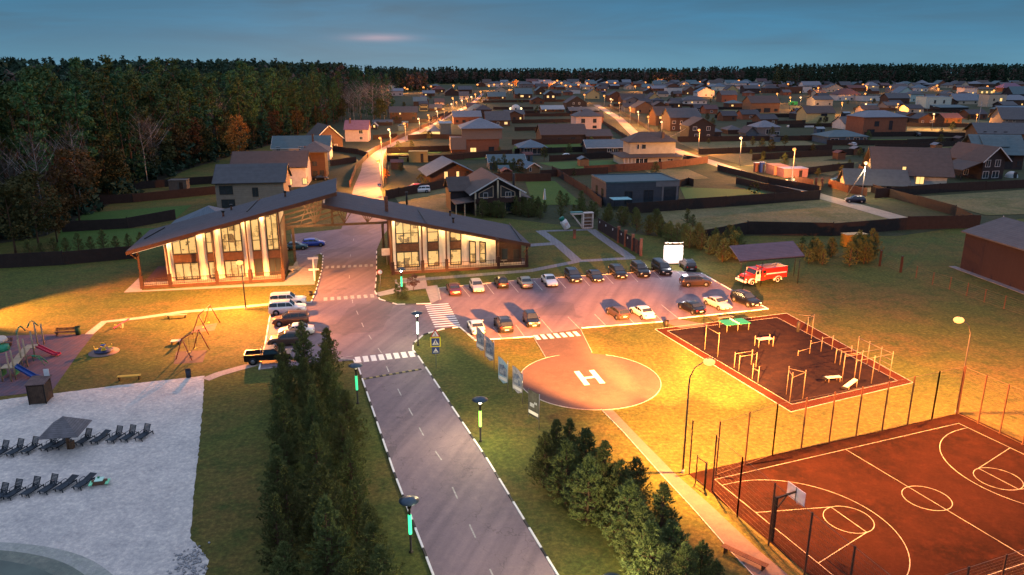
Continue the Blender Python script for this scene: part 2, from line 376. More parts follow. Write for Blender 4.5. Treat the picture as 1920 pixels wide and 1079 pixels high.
ring = [g0(hc.x + hr * math.cos(R(t)), hc.y + hr * math.sin(R(t))) for t in range(112, 433, 6)]
kerbline('kerb', ring, w=.08, h=.05, seg=(2.2, .5), pal=(M_wornwhite, M_kerb))
kerbline('kerb', [(1000, 632), (1024, 672)], w=.07, h=.05, seg=(3.5, .3), pal=(M_wornwhite, M_kerb))
kerbline('kerb', [(1088, 617), (1110, 661)], w=.07, h=.05, seg=(3.5, .3), pal=(M_wornwhite, M_kerb))
kerbline('kerb', P, w=.08, h=.05, seg=(30., .2), pal=(M_wornwhite, M_kerb), px=False)
# --- markings
def quadmark(b, a, c, w, z=.034):
    a = Vector(a); c = Vector(c); d = c - a; d.z = 0; d.normalize(); n = Vector((-d.y, d.x, 0)) * w / 2
    b.add([(a.x + n.x, a.y + n.y, z), (a.x - n.x, a.y - n.y, z), (c.x - n.x, c.y - n.y, z), (c.x + n.x, c.y + n.y, z)], [(0, 1, 2, 3)])
def mark(name, segs, w, m=M_white, z=.034):
    b = MB()
    for a, c in segs: quadmark(b, a, c, w, z)
    o = b.build(name, m); o['kind'] = 'structure'
    return o
def zebra(name, a, c, nb, length, m, w=.5):      # stripes across the line a->c, each pointing along the traffic
    a, c = G(*a), G(*c); d = (c - a).normalized(); nn = Vector((-d.y, d.x, 0)); segs = []
    for i in range(nb):
        p = a + (c - a) * ((i + .5) / nb); segs.append((p - nn * length / 2, p + nn * length / 2))
    return mark(name, segs, w, m)
zebra('crosswalk', (664, 676), (779, 664), 8, 1.9, M_white, .62)
zebra('crosswalk', (604, 562), (704, 555), 8, 1.7, M_wornwhite, .55)
zebra('crosswalk', (608, 502), (702, 498), 9, 1.6, M_wornwhite, .5)
zebra('crosswalk', (818, 570), (840, 614), 11, 3.4, M_white, .42)
zebra('crosswalk', (1001, 634), (1087, 626), 7, 1.7, M_white, .55)
mark('parking_line', [(G(1087, 617), G(1065, 595)), (G(1138, 613), G(1115, 590)), (G(1242, 603), G(1212, 575)), (G(1272, 598), G(1240, 572)), (G(1190, 608), G(1166, 584)),
     (G(1320, 592), G(1298, 572)), (G(1375, 587), G(1352, 566)), (G(943, 637), G(925, 614)), (G(985, 634), G(967, 610)), (G(1036, 624), G(1015, 600)),
     (G(866, 539), G(881, 557)), (G(911, 533), G(926, 552)), (G(956, 530), G(972, 549)), (G(1001, 527), G(1017, 545)), (G(1045, 523), G(1061, 541)), (G(1090, 519), G(1106, 537)), (G(1134, 516), G(1150, 533)), (G(1180, 512), G(1196, 529)), (G(1224, 509), G(1240, 525)), (G(1268, 509), G(1284, 522))], .13, M_wornwhite)
mark('parking_line', [(G(609, 466), G(632, 466)), (G(572, 470), G(594, 471)), (G(560, 478), G(578, 478)), (G(486, 692), G(512, 690)), (G(662, 668), G(640, 672))], .13, M_wornwhite)
cl = [G(886, 997), G(853, 925), G(822, 855), G(790, 810), G(770, 773), G(749, 736), G(727, 693), G(712, 658), G(694, 633), G(680, 610), G(670, 587), G(661, 566), G(655, 520), G(657, 480), G(663, 450)]
segs = []
for i, p in enumerate(cl):
    q = cl[i + 1] if i + 1 < len(cl) else cl[i] * 2 - cl[i - 1]
    d = (q - p).normalized(); segs.append((p - d * .9, p + d * .9))
for k in range(1, 4): segs.append((cl[0] - (cl[1] - cl[0]) * k - (cl[1] - cl[0]).normalized() * .9, cl[0] - (cl[1] - cl[0]) * k + (cl[1] - cl[0]).normalized() * .9))
mark('centre_line', segs, .12, M_wornwhite)
# H on the pad
a = R(-22); ux = dirv(-15); uy = dirv(103 - 0)
hcx = G(1105, 710)
pl = [(G(1081, 697), G(1101, 723)), (G(1109, 695), G(1130, 720))]
b = MB(); quadmark(b, pl[0][0], pl[0][1], .62, .044); quadmark(b, pl[1][0], pl[1][1], .62, .044); quadmark(b, G(1095, 710), G(1118, 707), .5, .040)
o = b.build('helipad_letter', M_white); o['kind'] = 'structure'
# speed bump
t = thing('speed_bump', 'black and yellow worn speed bump across the near road', 'speed bump', G(735, 703))
t['kind'] = 'structure'; A_, B_ = G(680, 712), G(790, 693); d = (B_ - A_); nseg = 18
for i in range(nseg):
    b = MB(); b.bar(A_ + d * (i / nseg) - t.location + Vector((0, 0, .04)), A_ + d * ((i + .96) / nseg) - t.location + Vector((0, 0, .04)), .35, .07)
    b.build('segment', M_black if i % 2 else mat('yellow_rubber', (.30, .24, .10), .8), t)
# --- sports court in its own frame
cA = R(21.5); ce = Vector((math.cos(cA), math.sin(cA), 0)); cn = Vector((math.sin(cA), -math.cos(cA), 0)); c0 = g0(16.97, 56.5)
CW = 17.2; CL = 28.2
def C(s_, t_): return c0 + ce * s_ + cn * t_
b = MB(); b.add([(*C(s_, t_)[:2], .028) for s_, t_ in ((-1.5, -1.6), (-1.5, CW + 8), (CL + 2.2, CW + 8), (CL + 2.2, -1.6))], [(0, 1, 2, 3)])
o = b.build('sports_court', M_court); o['kind'] = 'structure'; o.data.flip_normals() if o.data.polygons[0].normal.z < 0 else None
b = MB(); lw = .09; Z = .036; lw = .052
def ln(p, q, w=lw, z=Z): quadmark(b, C(*p), C(*q), w, z)
def arc(cx, cy, r, a0, a1, nseg=40, z=Z + .004):
    pts = [(cx + r * math.cos(R(lerp(a0, a1, i / nseg))), cy + r * math.sin(R(lerp(a0, a1, i / nseg)))) for i in range(nseg + 1)]
    for p, q in zip(pts, pts[1:]): quadmark(b, C(*p), C(*q), lw, z)
ln((0, 0), (CL, 0)); ln((0, CW), (CL, CW)); ln((0, 0), (0, CW), z=Z+.008); ln((CL, 0), (CL, CW), z=Z+.008); ln((CL / 2, 0), (CL / 2, CW), z=Z+.008)
m_ = CW / 2; arc(CL / 2, m_, 1.8, 0, 360)
for sg, x0 in ((1, 0), (-1, CL)):
    fx = x0 + sg * 6.0
    ln((x0, m_ - 3.35), (fx, m_ - 1.8), z=Z+.012); ln((x0, m_ + 3.35), (fx, m_ + 1.8), z=Z+.012); ln((fx, m_ - 1.8), (fx, m_ + 1.8), z=Z+.002); arc(fx, m_, 1.8, 0, 360)
    rr_ = 7.6; arc(x0 + sg * .9, m_, rr_, (-88 if sg > 0 else 92), (88 if sg > 0 else 268), 48, Z + .006)
    ln((x0, m_ - rr_), (x0 + sg * 1.1, m_ - rr_), z=Z+.016); ln((x0, m_ + rr_), (x0 + sg * 1.1, m_ + rr_), z=Z+.016)
o = b.build('court_lines', mat('court_line_paint', (.40, .37, .33), .8, .5, 1.6, coords='World')); o['kind'] = 'structure'
# --- workout ground
gym = [G(1228, 618), G(1475, 588), G(1712, 718), G(1483, 773)]
sheet('workout_ground', gym, M_red, .024)
sheet('workout_rubber', [(1251, 621), (1457, 596), (1683, 714.5), (1485, 759)], M_gym, .030)
kerbline('kerb', gym + [gym[0]], w=.06, h=.05, seg=(40., .1), pal=(M_wornwhite, M_kerb))
kerbline('kerb', [(1251, 621), (1457, 596), (1683, 714.5), (1485, 759), (1251, 621)], w=.05, h=.04, seg=(40., .1), pal=(M_wornwhite, M_kerb))
sheet('footpath', [(1243, 604), (1272, 599), (1330, 610), (1275, 616)], M_walk, .034)
# --- garden paths right of the gatehouse
strip_sheet('garden_path', [(741, 528), (995, 508), (1085, 490), (1190, 484)], 1.6, M_pave, .018)
strip_sheet('garden_path', [(1012, 433), (1043, 455), (1085, 492)], 1.9, M_pave, .022)
strip_sheet('garden_path', [(1108, 431), (1130, 447), (1183, 484)], 2.0, M_pave, .026)
strip_sheet('garden_path', [(1012, 434), (1110, 431)], 1.4, M_pave, .030)
strip_sheet('garden_path', [(985, 461), (1043, 457)], 2.2, M_pave, .034)
sheet('paving', [(741, 525), (797, 517), (802, 541), (742, 548)], M_pave2, .016)
sheet('paving', [(797, 538), (820, 535), (826, 568), (808, 571)], M_pave2, .020)
sheet('paving', [(700, 551), (741, 541), (768, 545), (712, 556)], M_pave2, .028)
sheet('paving', [(232, 549), (262, 520), (266, 545), (533, 529), (560, 480), (597, 480), (590, 534), (470, 538)], M_pave2, .018)
# --- playground
strip_sheet('sandy_path', [(166, 628), (195, 604), (260, 597), (345, 585), (430, 578), (505, 571)], 1.1, M_path, .014)
strip_sheet('sandy_path', [(385, 712), (410, 702), (445, 692), (490, 680)], 1.3, M_path, .018)
sheet('rubber_tiles', [G(-180, 640), G(60, 628), G(176, 627), G(150, 660), G(98, 733), G(-10, 745), G(-260, 760)], mat('rubber_tiles', (.15, .08, .095), .9, .35, .8, col2=(.07, .07, .10), coords='World', bands=(0, .5, .4), bump=.3), .016)
sheet('rubber_mat', [(330, 660), (388, 657), (380, 680), (326, 683)], mat('rubber_mat', (.10, .06, .06), .9), .016)
sheet('rubber_mat', [(368, 612), (408, 606), (402, 620), (358, 625)], mat('rubber_mat2', (.2, .11, .08), .9), .016)
# --- beach and pond
sand = [G(-260, 770), G(-40, 757), G(60, 742), G(105, 738), G(230, 722), G(384, 705), G(380, 760), G(372, 850), G(362, 940), G(357, 1010)]
sand += [G(392, 1050), G(385, 1079), sand[-1] * 0 + Vector((-22, 36, 0)), Vector((-60, 30, 0)), Vector((-90, 60, 0))]
# ragged edge where grass meets sand
ed = []
for i, (p, q) in enumerate(zip(sand, sand[1:])):
    nn = max(2, int((q - p).length / .35)) if i < 12 else 1
    for k in range(nn):
        v = p + (q - p) * (k / nn); ed.append(v + Vector((random.uniform(-.05, .05), random.uniform(-.06, .06), 0)) if 0 < i < 12 else v)
sheet('sand', ed, M_sand, .014)
def blob(cx, cy, rx, ry, k): return [g0(cx + rx * math.cos(R(t)) * (1 + k * math.sin(3 * R(t) + 1) + k * .5 * math.sin(7 * R(t))), cy + ry * math.sin(R(t)) * (1 + k * math.cos(2 * R(t)))) for t in range(0, 360, 5)]
sheet('wet_sand', blob(-38.6, 37.6, 14.6, 10.6, .03), ground_mat('wet_sand', (.34, .34, .30), (.27, .29, .25), (.36, .36, .33), big=.3, fine=3., fa=.3), .020, False)
sheet('wet_sand', blob(-38.8, 37.4, 13.4, 9.9, .03), ground_mat('pond_margin', (.17, .19, .155), (.13, .155, .13), (.20, .21, .17), big=.3, fine=2., fa=.3), .024, False)
wm = mat('pond_water', (.085, .115, .085), .22, .35, .35, coords='World', bump=.05, spec=.35)
sheet('water', blob(-39.1, 37.0, 12.5, 9.3, .03), wm, .028, False)
b = MB()
for i in range(170):
    u = rng.random(); p = G(lerp(335, 378, rng.random()), lerp(1035, 1085, rng.random())) + Vector((rng.normal() * .4, rng.normal() * .5, 0)); r = random.uniform(.05, .14)
    b.sphere((p.x, p.y, r * .3 + .02), r, 5, (1, 1, .6))
o = b.build('shore_pebbles', mat('pebble', (.40, .40, .40), .8, .5, 9.)); tag(o, 'scatter of pale pebbles where the beach meets the grass', 'pebbles', kind='stuff')
# --- lawns and meadows of the plots
for k_, (nm, pts, m) in enumerate([('lawn', [(225, 372), (405, 352), (402, 362), (130, 385)], M_lawn), ('lawn', [(160, 400), (360, 385), (330, 410), (140, 414)], M_lawn), ('lawn', [(115, 432), (300, 428), (235, 468), (100, 474)], M_lawn),
    ('meadow', [(1230, 398), (1380, 388), (1540, 375), (1670, 412), (1300, 447), (1250, 420)], M_meadow), ('meadow', [(1205, 318), (1290, 318), (1330, 335), (1240, 340)], M_meadow),
    ('meadow', [(1270, 268), (1500, 262), (1560, 280), (1310, 284)], M_meadow), ('meadow', [(1320, 290), (1500, 287), (1600, 292), (1480, 312), (1400, 312)], M_meadow), ('meadow', [(1500, 300), (1610, 305), (1560, 330), (1490, 318)], M_meadow),
    ('meadow', [(1420, 345), (1380, 330), (1400, 325), (1480, 345)], M_meadow),
    ('lawn', [(985, 342), (1040, 340), (1095, 385), (1000, 385)], M_lawn), ('lawn', [(1275, 352), (1420, 357), (1460, 372), (1290, 385)], mat('green_lawn', (.05, .12, .02), .9, .3, 2., coords='World')),
    ('lawn', [(1010, 306), (1160, 300), (1155, 312), (1060, 320)], mat('green_lawn', (.05, .12, .02))), ('lawn', [(730, 283), (760, 276), (835, 280), (825, 288), (735, 290)], mat('green_lawn', (.05, .12, .02))),
    ('lawn', [(740, 370), (790, 350), (870, 350), (850, 400), (760, 400)], M_meadow), ('meadow', [(1490, 222), (1800, 222), (1890, 232), (1510, 232)], M_meadow), ('meadow', [(1700, 237), (1830, 238), (1840, 246), (1700, 246)], M_meadow),
    ('lawn', [(1630, 262), (1830, 262), (1800, 268), (1620, 270)], M_lawn), ('meadow', [(1720, 370), (1920, 357), (2000, 400), (1850, 405)], M_meadow), ('meadow', [(1360, 205), (1420, 205), (1480, 213), (1340, 215)], M_meadow),
    ('meadow', [(880, 293), (935, 292), (940, 299), (870, 300)], M_lawn), ('meadow', [(965, 275), (1090, 270), (1095, 276), (960, 284)], M_lawn), ('lawn', [(1640, 270), (1800, 268), (1840, 275), (1640, 285)], M_meadow)]):
    sheet(nm, pts, m, .040 + .004 * k_)
# ================================================================== VEHICLES
PROF = {
 'sedan': dict(L=4.55, W=1.80, r=.32, deck=[(-1, .60), (-.97, .90), (-.68, 1.0), (.42, .98), (.80, .84), (.95, .68), (1, .48)], roof=[(-.66, 1.0), (-.40, 1.38), (-.1, 1.46), (.14, 1.43), (.46, .98)], pil=[-.30, .02]),
 'hatch': dict(L=4.3, W=1.80, r=.33, deck=[(-1, .60), (-.97, .98), (-.86, 1.02), (.45, 1.0), (.82, .86), (.95, .7), (1, .48)], roof=[(-.93, 1.0), (-.74, 1.42), (-.3, 1.52), (.1, 1.48), (.50, 1.0)], pil=[-.42, .0]),
 'suv': dict(L=4.7, W=1.90, r=.37, deck=[(-1, .68), (-.98, 1.06), (-.9, 1.12), (.45, 1.12), (.84, 1.0), (.96, .82), (1, .52)], roof=[(-.96, 1.1), (-.84, 1.58), (-.55, 1.72), (.08, 1.70), (.50, 1.12)], pil=[-.45, -.02]),
 'offroader': dict(L=5.0, W=1.94, r=.40, deck=[(-1, .75), (-.99, 1.15), (-.95, 1.18), (.40, 1.18), (.90, 1.08), (.98, .92), (1, .6)], roof=[(-.98, 1.16), (-.93, 1.82), (-.8, 1.9), (.12, 1.88), (.41, 1.18)], pil=[-.5, -.05]),
 'van': dict(L=5.1, W=1.96, r=.35, deck=[(-1, .7), (-.99, 1.12), (-.95, 1.15), (.64, 1.14), (.90, 1.0), (.97, .85), (1, .5)], roof=[(-.985, 1.12), (-.95, 1.85), (-.85, 1.94), (.30, 1.90), (.68, 1.14)], pil=[-.45, .08]),
 'boxy': dict(L=3.8, W=1.68, r=.34, deck=[(-1, .65), (-.98, .98), (-.92, 1.0), (.42, .98), (.94, .90), (.99, .8), (1, .5)], roof=[(-.96, .98), (-.80, 1.55), (-.65, 1.62), (.12, 1.6), (.44, .98)], pil=[-.35, .0]),
}
M_tyre = mat('tyre_rubber', (.02, .02, .02), .85); M_rim = mat('rim_metal', (.35, .35, .37), .35, metal=.7)
M_lampg = mat('headlamp_glass', (.7, .7, .72), .15, spec=.8); M_tail = mat('tail_lamp', (.35, .015, .01), .2, spec=.6)
M_plate = mat('number_plate', (.75, .75, .75), .5); M_under = mat('underbody', (.012, .012, .012), .9)
def paint(name, col, metal=.25):
    m = mat('paint_' + name, col, .28, .04, 3., spec=.5, metal=metal)
    m.node_tree.nodes['Principled BSDF'].inputs['Coat Weight'].default_value = .35
    m.node_tree.nodes['Principled BSDF'].inputs['Coat Roughness'].default_value = .06
    return m
PAINT = {k: paint(k, v) for k, v in dict(black=(.006, .007, .010), darkblue=(.008, .014, .035), white=(.72, .72, .72), silver=(.40, .41, .44), darkgrey=(.05, .05, .055), bronze=(.07, .045, .035), beige=(.32, .27, .20), burgundy=(.10, .015, .02), blue=(.02, .06, .42), teal=(.03, .10, .14), red=(.35, .03, .03), brown=(.09, .04, .025)).items()}
def pl(t, x):
    if x <= t[0][0]: return t[0][1]
    for (a, u), (c, v) in zip(t, t[1:]):
        if x <= c: return lerp(u, v, (x - a) / (c - a))
    return t[-1][1]
CM = {}
def car_meshes(kind, col):
    if (kind, col) in CM: return CM[kind, col]
    p = PROF[kind]; hl = p['L'] / 2; hw = p['W'] / 2; r = p['r']; out = []
    dk = lambda x: pl(p['deck'], x); rf = lambda x: pl(p['roof'], x)
    def w(x): return hw * (1 - .13 * max(0, (abs(x) - .72) / .28) ** 2)
    xs = sorted(set([-1, -.985, -.96, -.9, -.8, .8, .9, .96, .985, 1] + [a for a, _ in p['deck']] + [a for a, _ in p['roof']] + list(np.linspace(-.7, .7, 9))))
    b = MB(); rings = []
    for x in xs:
        ww = w(x); d = dk(x); zb = .24 + .1 * max(0, (abs(x) - .85) / .15)
        half = [(0, zb), (ww * .86, zb), (ww * .97, zb + .12), (ww, lerp(zb + .12, d, .55)), (ww * .985, d - .10), (ww * .93, d - .02), (ww * .6, d + .025), (0, d + .035)]
        rings.append([(x * hl, -y, z_) for y, z_ in half] + [(x * hl, y, z_) for y, z_ in reversed(half[1:-1])])
    n = len(rings[0]); b.add([v for r_ in rings for v in r_], [(i * n + k, i * n + (k + 1) % n, (i + 1) * n + (k + 1) % n, (i + 1) * n + k) for i in range(len(rings) - 1) for k in range(n)], True)
    b.add(rings[0], [tuple(reversed(range(n)))]); b.add(rings[-1], [tuple(range(n))])
    gx = [a for a, _ in p['roof']]; gs = sorted(set(gx + list(np.linspace(gx[0], gx[-1], 12)))); rings = []
    def gh(x, t):      # greenhouse half width and height at fraction t of its height
        d = dk(x) - .02; h = max(rf(x) - d, .01); ww = w(x)
        return ww * .93 - min(h, .75) * .26 * t, d + h * t
    for x in gs:
        pts = [gh(x, 0), gh(x, .5), gh(x, .86)]; y9, z9 = gh(x, 1)
        half = pts + [(y9 * .93, z9 - .015), (y9 * .6, z9 + .015), (0, z9 + .02)]
        rings.append([(x * hl, -y, z_) for y, z_ in half] + [(x * hl, y, z_) for y, z_ in reversed(half[:-1])])
    n = len(rings[0]); b.add([v for r_ in rings for v in r_], [(i * n + k, i * n + k + 1, (i + 1) * n + k + 1, (i + 1) * n + k) for i in range(len(rings) - 1) for k in range(n - 1)], True)
    # black wheel arches, sill and bumper inserts
    wx = (-.60 * hl, .62 * hl)
    b.mi(1)
    for x0 in wx:
        for s in (-1, 1): b.lathe([(0, 0), (r + .07, 0), (r + .07, -.03 * s), (0, -.03 * s)], (x0, s * (w(x0 / hl) + .004), r + .02), 18, 'Y')
    b.box((hl * .985, 0, .42), (.06, hw * 1.1, .14)); b.box((-hl * .985, 0, .38), (.06, hw * 1.3, .12))
    b.box((0, 0, .2), (p['L'] * .9, hw * 1.7, .12))
    out.append(('body', b.mesh('body', [PAINT[col], M_under]), None))
    # glass
    def sideglass(xa, xb, s):
        b = MB(); m = 5; vs = []
        for i in range(m + 1):
            x = lerp(xa, xb, i / m); ya, za = gh(x, .12); yb, zb = gh(x, .84)
            if zb - za < .02: zb = za + .02
            vs += [(x * hl, s * (ya + .014), za + .02), (x * hl, s * (yb + .016), zb)]
        b.add(vs, [(2 * i, 2 * i + 2, 2 * i + 3, 2 * i + 1) if s < 0 else (2 * i, 2 * i + 1, 2 * i + 3, 2 * i + 2) for i in range(m)]); return b
    lo = p['roof'][0][0]; hi = p['roof'][-1][0]; r0 = p['roof'][1][0]; r1 = p['roof'][-2][0]
    cuts = [lerp(lo, r0, .55)] + p['pil'] + [lerp(r1, hi, .62)]
    for s in (-1, 1):
        for a, c in zip(cuts, cuts[1:]): out.append(('side_window', sideglass(a + .012, c - .012, s).mesh('side_window', M_glass), None))
    def endglass(x_lo, x_hi):
        b = MB(); vs = []; m = 4
        sg = 1 if x_lo > x_hi else -1
        for i in range(m + 1):
            t = lerp(.1, .92, i / m); x = lerp(x_lo, x_hi, t); y, z_ = gh(x, 1); y *= .90
            vs += [(x * hl + .02 * sg, -y, z_ + .025), (x * hl + .035 * sg, 0, z_ + .035), (x * hl + .02 * sg, y, z_ + .025)]
        b.add(vs, [(3 * i + k, 3 * i + k + 1, 3 * i + k + 4, 3 * i + k + 3) for i in range(m) for k in (0, 1)], True); return b
    out.append(('windshield', endglass(hi, r1).mesh('windshield', M_glass), None)); out.append(('rear_window', endglass(lo, r0).mesh('rear_window', M_glass), None))
    t = MB(); t.lathe([(r * .6, -.10), (r, -.09), (r, .09), (r * .6, .10)], (0, 0, 0), 18, 'Y'); tm = t.mesh('wheel', M_tyre)
    q = MB(); q.lathe([(0, -.085), (r * .2, -.095), (r * .62, -.075), (r * .62, .075), (r * .2, .095), (0, .085)], (0, 0, 0), 10, 'Y'); rm = q.mesh('rim', M_rim)
    for x0 in wx:
        for s in (-1, 1): out.append(('wheel', tm, (x0, s * (w(x0 / hl) - .055), r), ('rim', rm)))
    for s in (-1, 1):
        zh = dk(.97) * .96
        b = MB(); b.box((0, 0, 0), (.10, .40, .16), rz=-s * .28); out.append(('headlight', b.mesh('headlight', M_lampg), (hl * .968, s * hw * .66, zh - .05)))
        b = MB(); b.box((0, 0, 0), (.08, .34, .17), rz=s * .25); out.append(('tail_light', b.mesh('tail_light', M_tail), (-hl * .972, s * hw * .70, dk(-.97) - .12)))
        b = MB(); b.box((0, 0, 0), (.12, .2, .14)); out.append(('mirror', b.mesh('mirror', PAINT[col]), (lerp(r1, hi, .75) * hl, s * (hw + .07), dk(.3) + .08)))
    b = MB(); b.box((0, 0, 0), (.03, .52, .12)); pm = b.mesh('number_plate', M_plate)
    out.append(('number_plate', pm, (hl + .012, 0, .42))); out.append(('number_plate', pm, (-hl - .012, 0, .62)))
    b = MB(); b.box((0, 0, 0), (.05, hw * .9, .16)); out.append(('grille', b.mesh('grille', M_dark), (hl * .992, 0, dk(.97) - .16)))
    if kind in ('suv', 'offroader'):
        for s in (-1, 1):
            b = MB(); zt = p['roof'][2][1] + .05; b.bar((p['roof'][2][0] * hl, s * hw * .66, zt), (r1 * hl, s * hw * .66, zt), .04); out.append(('roof_rail', b.mesh('roof_rail', M_rim), None))
    CM[kind, col] = out; return out
def car(px, py, ang, kind, col, label, group=None, cat='car', name='parked_car', z=.026):
    p = G(px, py); p.z = z
    t = thing(name, label, cat, p, R(ang), group)
    for it in car_meshes(kind, col):
        o = link(it[0], it[1], t, it[2])
        if len(it) > 3: link(it[3][0], it[3][1], o)
    return t
TOW, AWAY = -78, 102       # nose towards the camera / away from it
g1 = 'cars in the upper row of the car park'; g2 = 'cars in the lower row of the car park'; g3 = 'cars parked left of the main road'
for a in [
 (851, 549, AWAY, 'sedan', 'burgundy', 'dark red sedan seen from behind at the left end of the upper row', g1),
 (894, 544, TOW, 'hatch', 'silver', 'silver grey hatchback facing the camera beside the dark red sedan', g1),
 (940, 537, AWAY, 'boxy', 'black', 'small boxy black off-roader seen from behind between two silver and beige cars', g1),
 (984, 536, AWAY, 'sedan', 'beige', 'beige sedan seen from behind with a bright lit boot in the upper row', g1),
 (1030, 533, TOW, 'sedan', 'white', 'white coupe with black roof glass facing the camera in the upper row', g1),
 (1074, 525, TOW, 'suv', 'darkblue', 'rounded dark blue crossover next to the white coupe', g1),
 (1115, 524, TOW, 'sedan', 'darkblue', 'low dark blue sedan facing the camera between two tall dark cars', g1),
 (1158, 518, TOW, 'suv', 'black', 'black crossover with bright chrome grille, right of the low dark sedan', g1),
 (1200, 515, TOW, 'offroader', 'black', 'large black off-roader with big headlights, left of the van', g1),
 (1240, 511, TOW, 'van', 'black', 'long black passenger van in the upper row under the white billboard', g1),
 (1289, 505, AWAY - 8, 'suv', 'black', 'dark station wagon seen from behind at the right end of the upper row', g1),
 (1303, 536, 6, 'suv', 'bronze', 'brown crossover standing crosswise in the car park lane', None),
 (893, 621, AWAY, 'sedan', 'white', 'white fastback seen from behind at the left end of the lower row', g2),
 (944, 617, AWAY, 'suv', 'black', 'black estate car with red tail lamps, lower row', g2),
 (996, 608, TOW, 'boxy', 'darkblue', 'small boxy dark blue off-roader facing the camera above the helipad crossing', g2),
 (1158, 594, AWAY + 8, 'hatch', 'bronze', 'dark brown hatchback seen from behind beside a white sedan', g2),
 (1204, 593, AWAY + 8, 'sedan', 'white', 'white sedan seen from behind beside the brown hatchback in the lower row', g2),
 (1296, 584, AWAY + 12, 'sedan', 'black', 'black sedan with lit red tail lamps near the workout ground', g2),
 (1344, 576, TOW + 12, 'sedan', 'silver', 'silver sedan facing the camera between two black cars', g2),
 (1397, 570, TOW + 14, 'suv', 'black', 'black estate car facing the camera at the right corner of the car park', g2),
 (541, 573, 12, 'offroader', 'white', 'white estate car farthest in the row left of the main road', g3),
 (540, 588, 12, 'offroader', 'white', 'large white off-roader with roof box, second in the row left of the main road', g3),
 (546, 608, 192, 'suv', 'brown', 'brown crossover with orange light on its bonnet left of the main road', g3),
 (556, 628, 192, 'sedan', 'white', 'white sedan partly behind the tip of the nearest tall pine', g3),
 (540, 646, 192, 'suv', 'bronze', 'dark car mostly hidden behind the pines left of the road', g3),
 (588, 462, 14, 'hatch', 'blue', 'bright blue hatchback parked behind the gatehouse', 'cars behind the gatehouse'),
 (554, 468, 14, 'sedan', 'teal', 'dark teal car half hidden by the left gatehouse wing', 'cars behind the gatehouse'),
 (353, 496, 5, 'hatch', 'blue', 'blue car seen through the open porch of the left gatehouse wing', None),
 (789, 362, 192, 'offroader', 'white', 'white estate car on the drive beside the log house', 'cars on the log house drive'),
 (777, 357, 192, 'suv', 'red', 'red car behind the white estate car on the log house drive', 'cars on the log house drive'),
 (601, 338, 10, 'sedan', 'black', 'black car parked between houses behind the gatehouse roof', None),
 (1603, 380, 165, 'suv', 'darkblue', 'dark blue car parked on the verge of the lit village road', None),
 (1572, 341, 180, 'hatch', 'teal', 'dark car under the eaves behind the wooden gate', None),
 (1250, 196, 0, 'van', 'white', 'white van parked among far houses, left of two', 'white vans among the far houses'),
 (1267, 196, 0, 'van', 'white', 'white van parked among far houses, right of two', 'white vans among the far houses')]:
    car(*a)
# pickup truck beside the pines
def pickup(px, py, ang):
    p = G(px, py); p.z = .026
    t = thing('pickup_truck', 'black pickup truck with open load bed beside the pines', 'pickup truck', p, R(ang), g3); r = .41
    b = MB(); b.box((0, 0, .62), (5.2, 1.84, .34)); b.box((1.95, 0, .9), (1.3, 1.8, .34)); b.box((.35, 0, .95), (1.9, 1.84, .4))
    vs = [(-.55, 1.15), (-.35, 1.72), (.75, 1.75), (1.35, 1.12)]; n = 4
    b.add([(x, s * (.86 if z_ < 1.5 else .72), z_) for s in (-1, 1) for x, z_ in vs], [(0, 1, 2, 3)[::-1], (4, 5, 6, 7)] + [(i, (i + 1) % 4, 4 + (i + 1) % 4, 4 + i) for i in range(4)])
    b.mi(1)
    for x0 in (-1.65, 1.65):
        for s in (-1, 1): b.lathe([(0, 0), (r + .08, 0), (r + .08, -.02 * s), (0, -.02 * s)], (x0, s * .928, r + .03), 18, 'Y')
    b.build('body', [PAINT['black'], M_under], t)
    b = MB(); b.box((-1.6, .88, 1.0), (2.0, .08, .46)); b.box((-1.6, -.88, 1.0), (2.0, .08, .46)); b.box((-2.56, 0, 1.0), (.08, 1.84, .46)); b.box((-1.6, 0, .8), (1.9, 1.7, .04)); b.build('load_bed', PAINT['black'], t)
    b = MB(); b.tube([(-.75, -.8, 1.2), (-.72, -.75, 1.62), (-.72, .75, 1.62), (-.75, .8, 1.2)], .035); b.build('roll_bar', M_rim, t)
    for s in (-1, 1):
        b = MB(); b.add([(-.4, s * .865, 1.2), (1.15, s * .865, 1.2), (.68, s * .765, 1.66), (-.28, s * .765, 1.66)], [(0, 1, 2, 3)]); b.build('side_window', M_glass, t)
        for x0 in (-1.65, 1.65):
            q = MB(); q.lathe([(r * .6, -.12), (r, -.11), (r, .11), (r * .6, .12)], (0, 0, 0), 18, 'Y'); o = q.build('wheel', M_tyre, t); o.location = (x0, s * .87, r)
            q = MB(); q.lathe([(0, -.1), (r * .25, -.12), (r * .62, -.09), (r * .62, .09), (r * .25, .12), (0, .1)], (0, 0, 0), 10, 'Y'); q.build('rim', M_rim, o)
        b = MB(); b.box((0, 0, 0), (.06, .2, .3)); b.build('tail_light', M_tail, t).location = (-2.6, s * .8, .98)
        b = MB(); b.box((0, 0, 0), (.08, .35, .2)); b.build('headlight', M_lampg, t).location = (2.6, s * .7, .9)
    b = MB(); b.add([(1.33, -.8, 1.17), (1.33, .8, 1.17), (.82, .7, 1.72), (.82, -.7, 1.72)], [(0, 1, 2, 3)]); b.build('windshield', M_glass, t)
pickup(504, 678, 12)
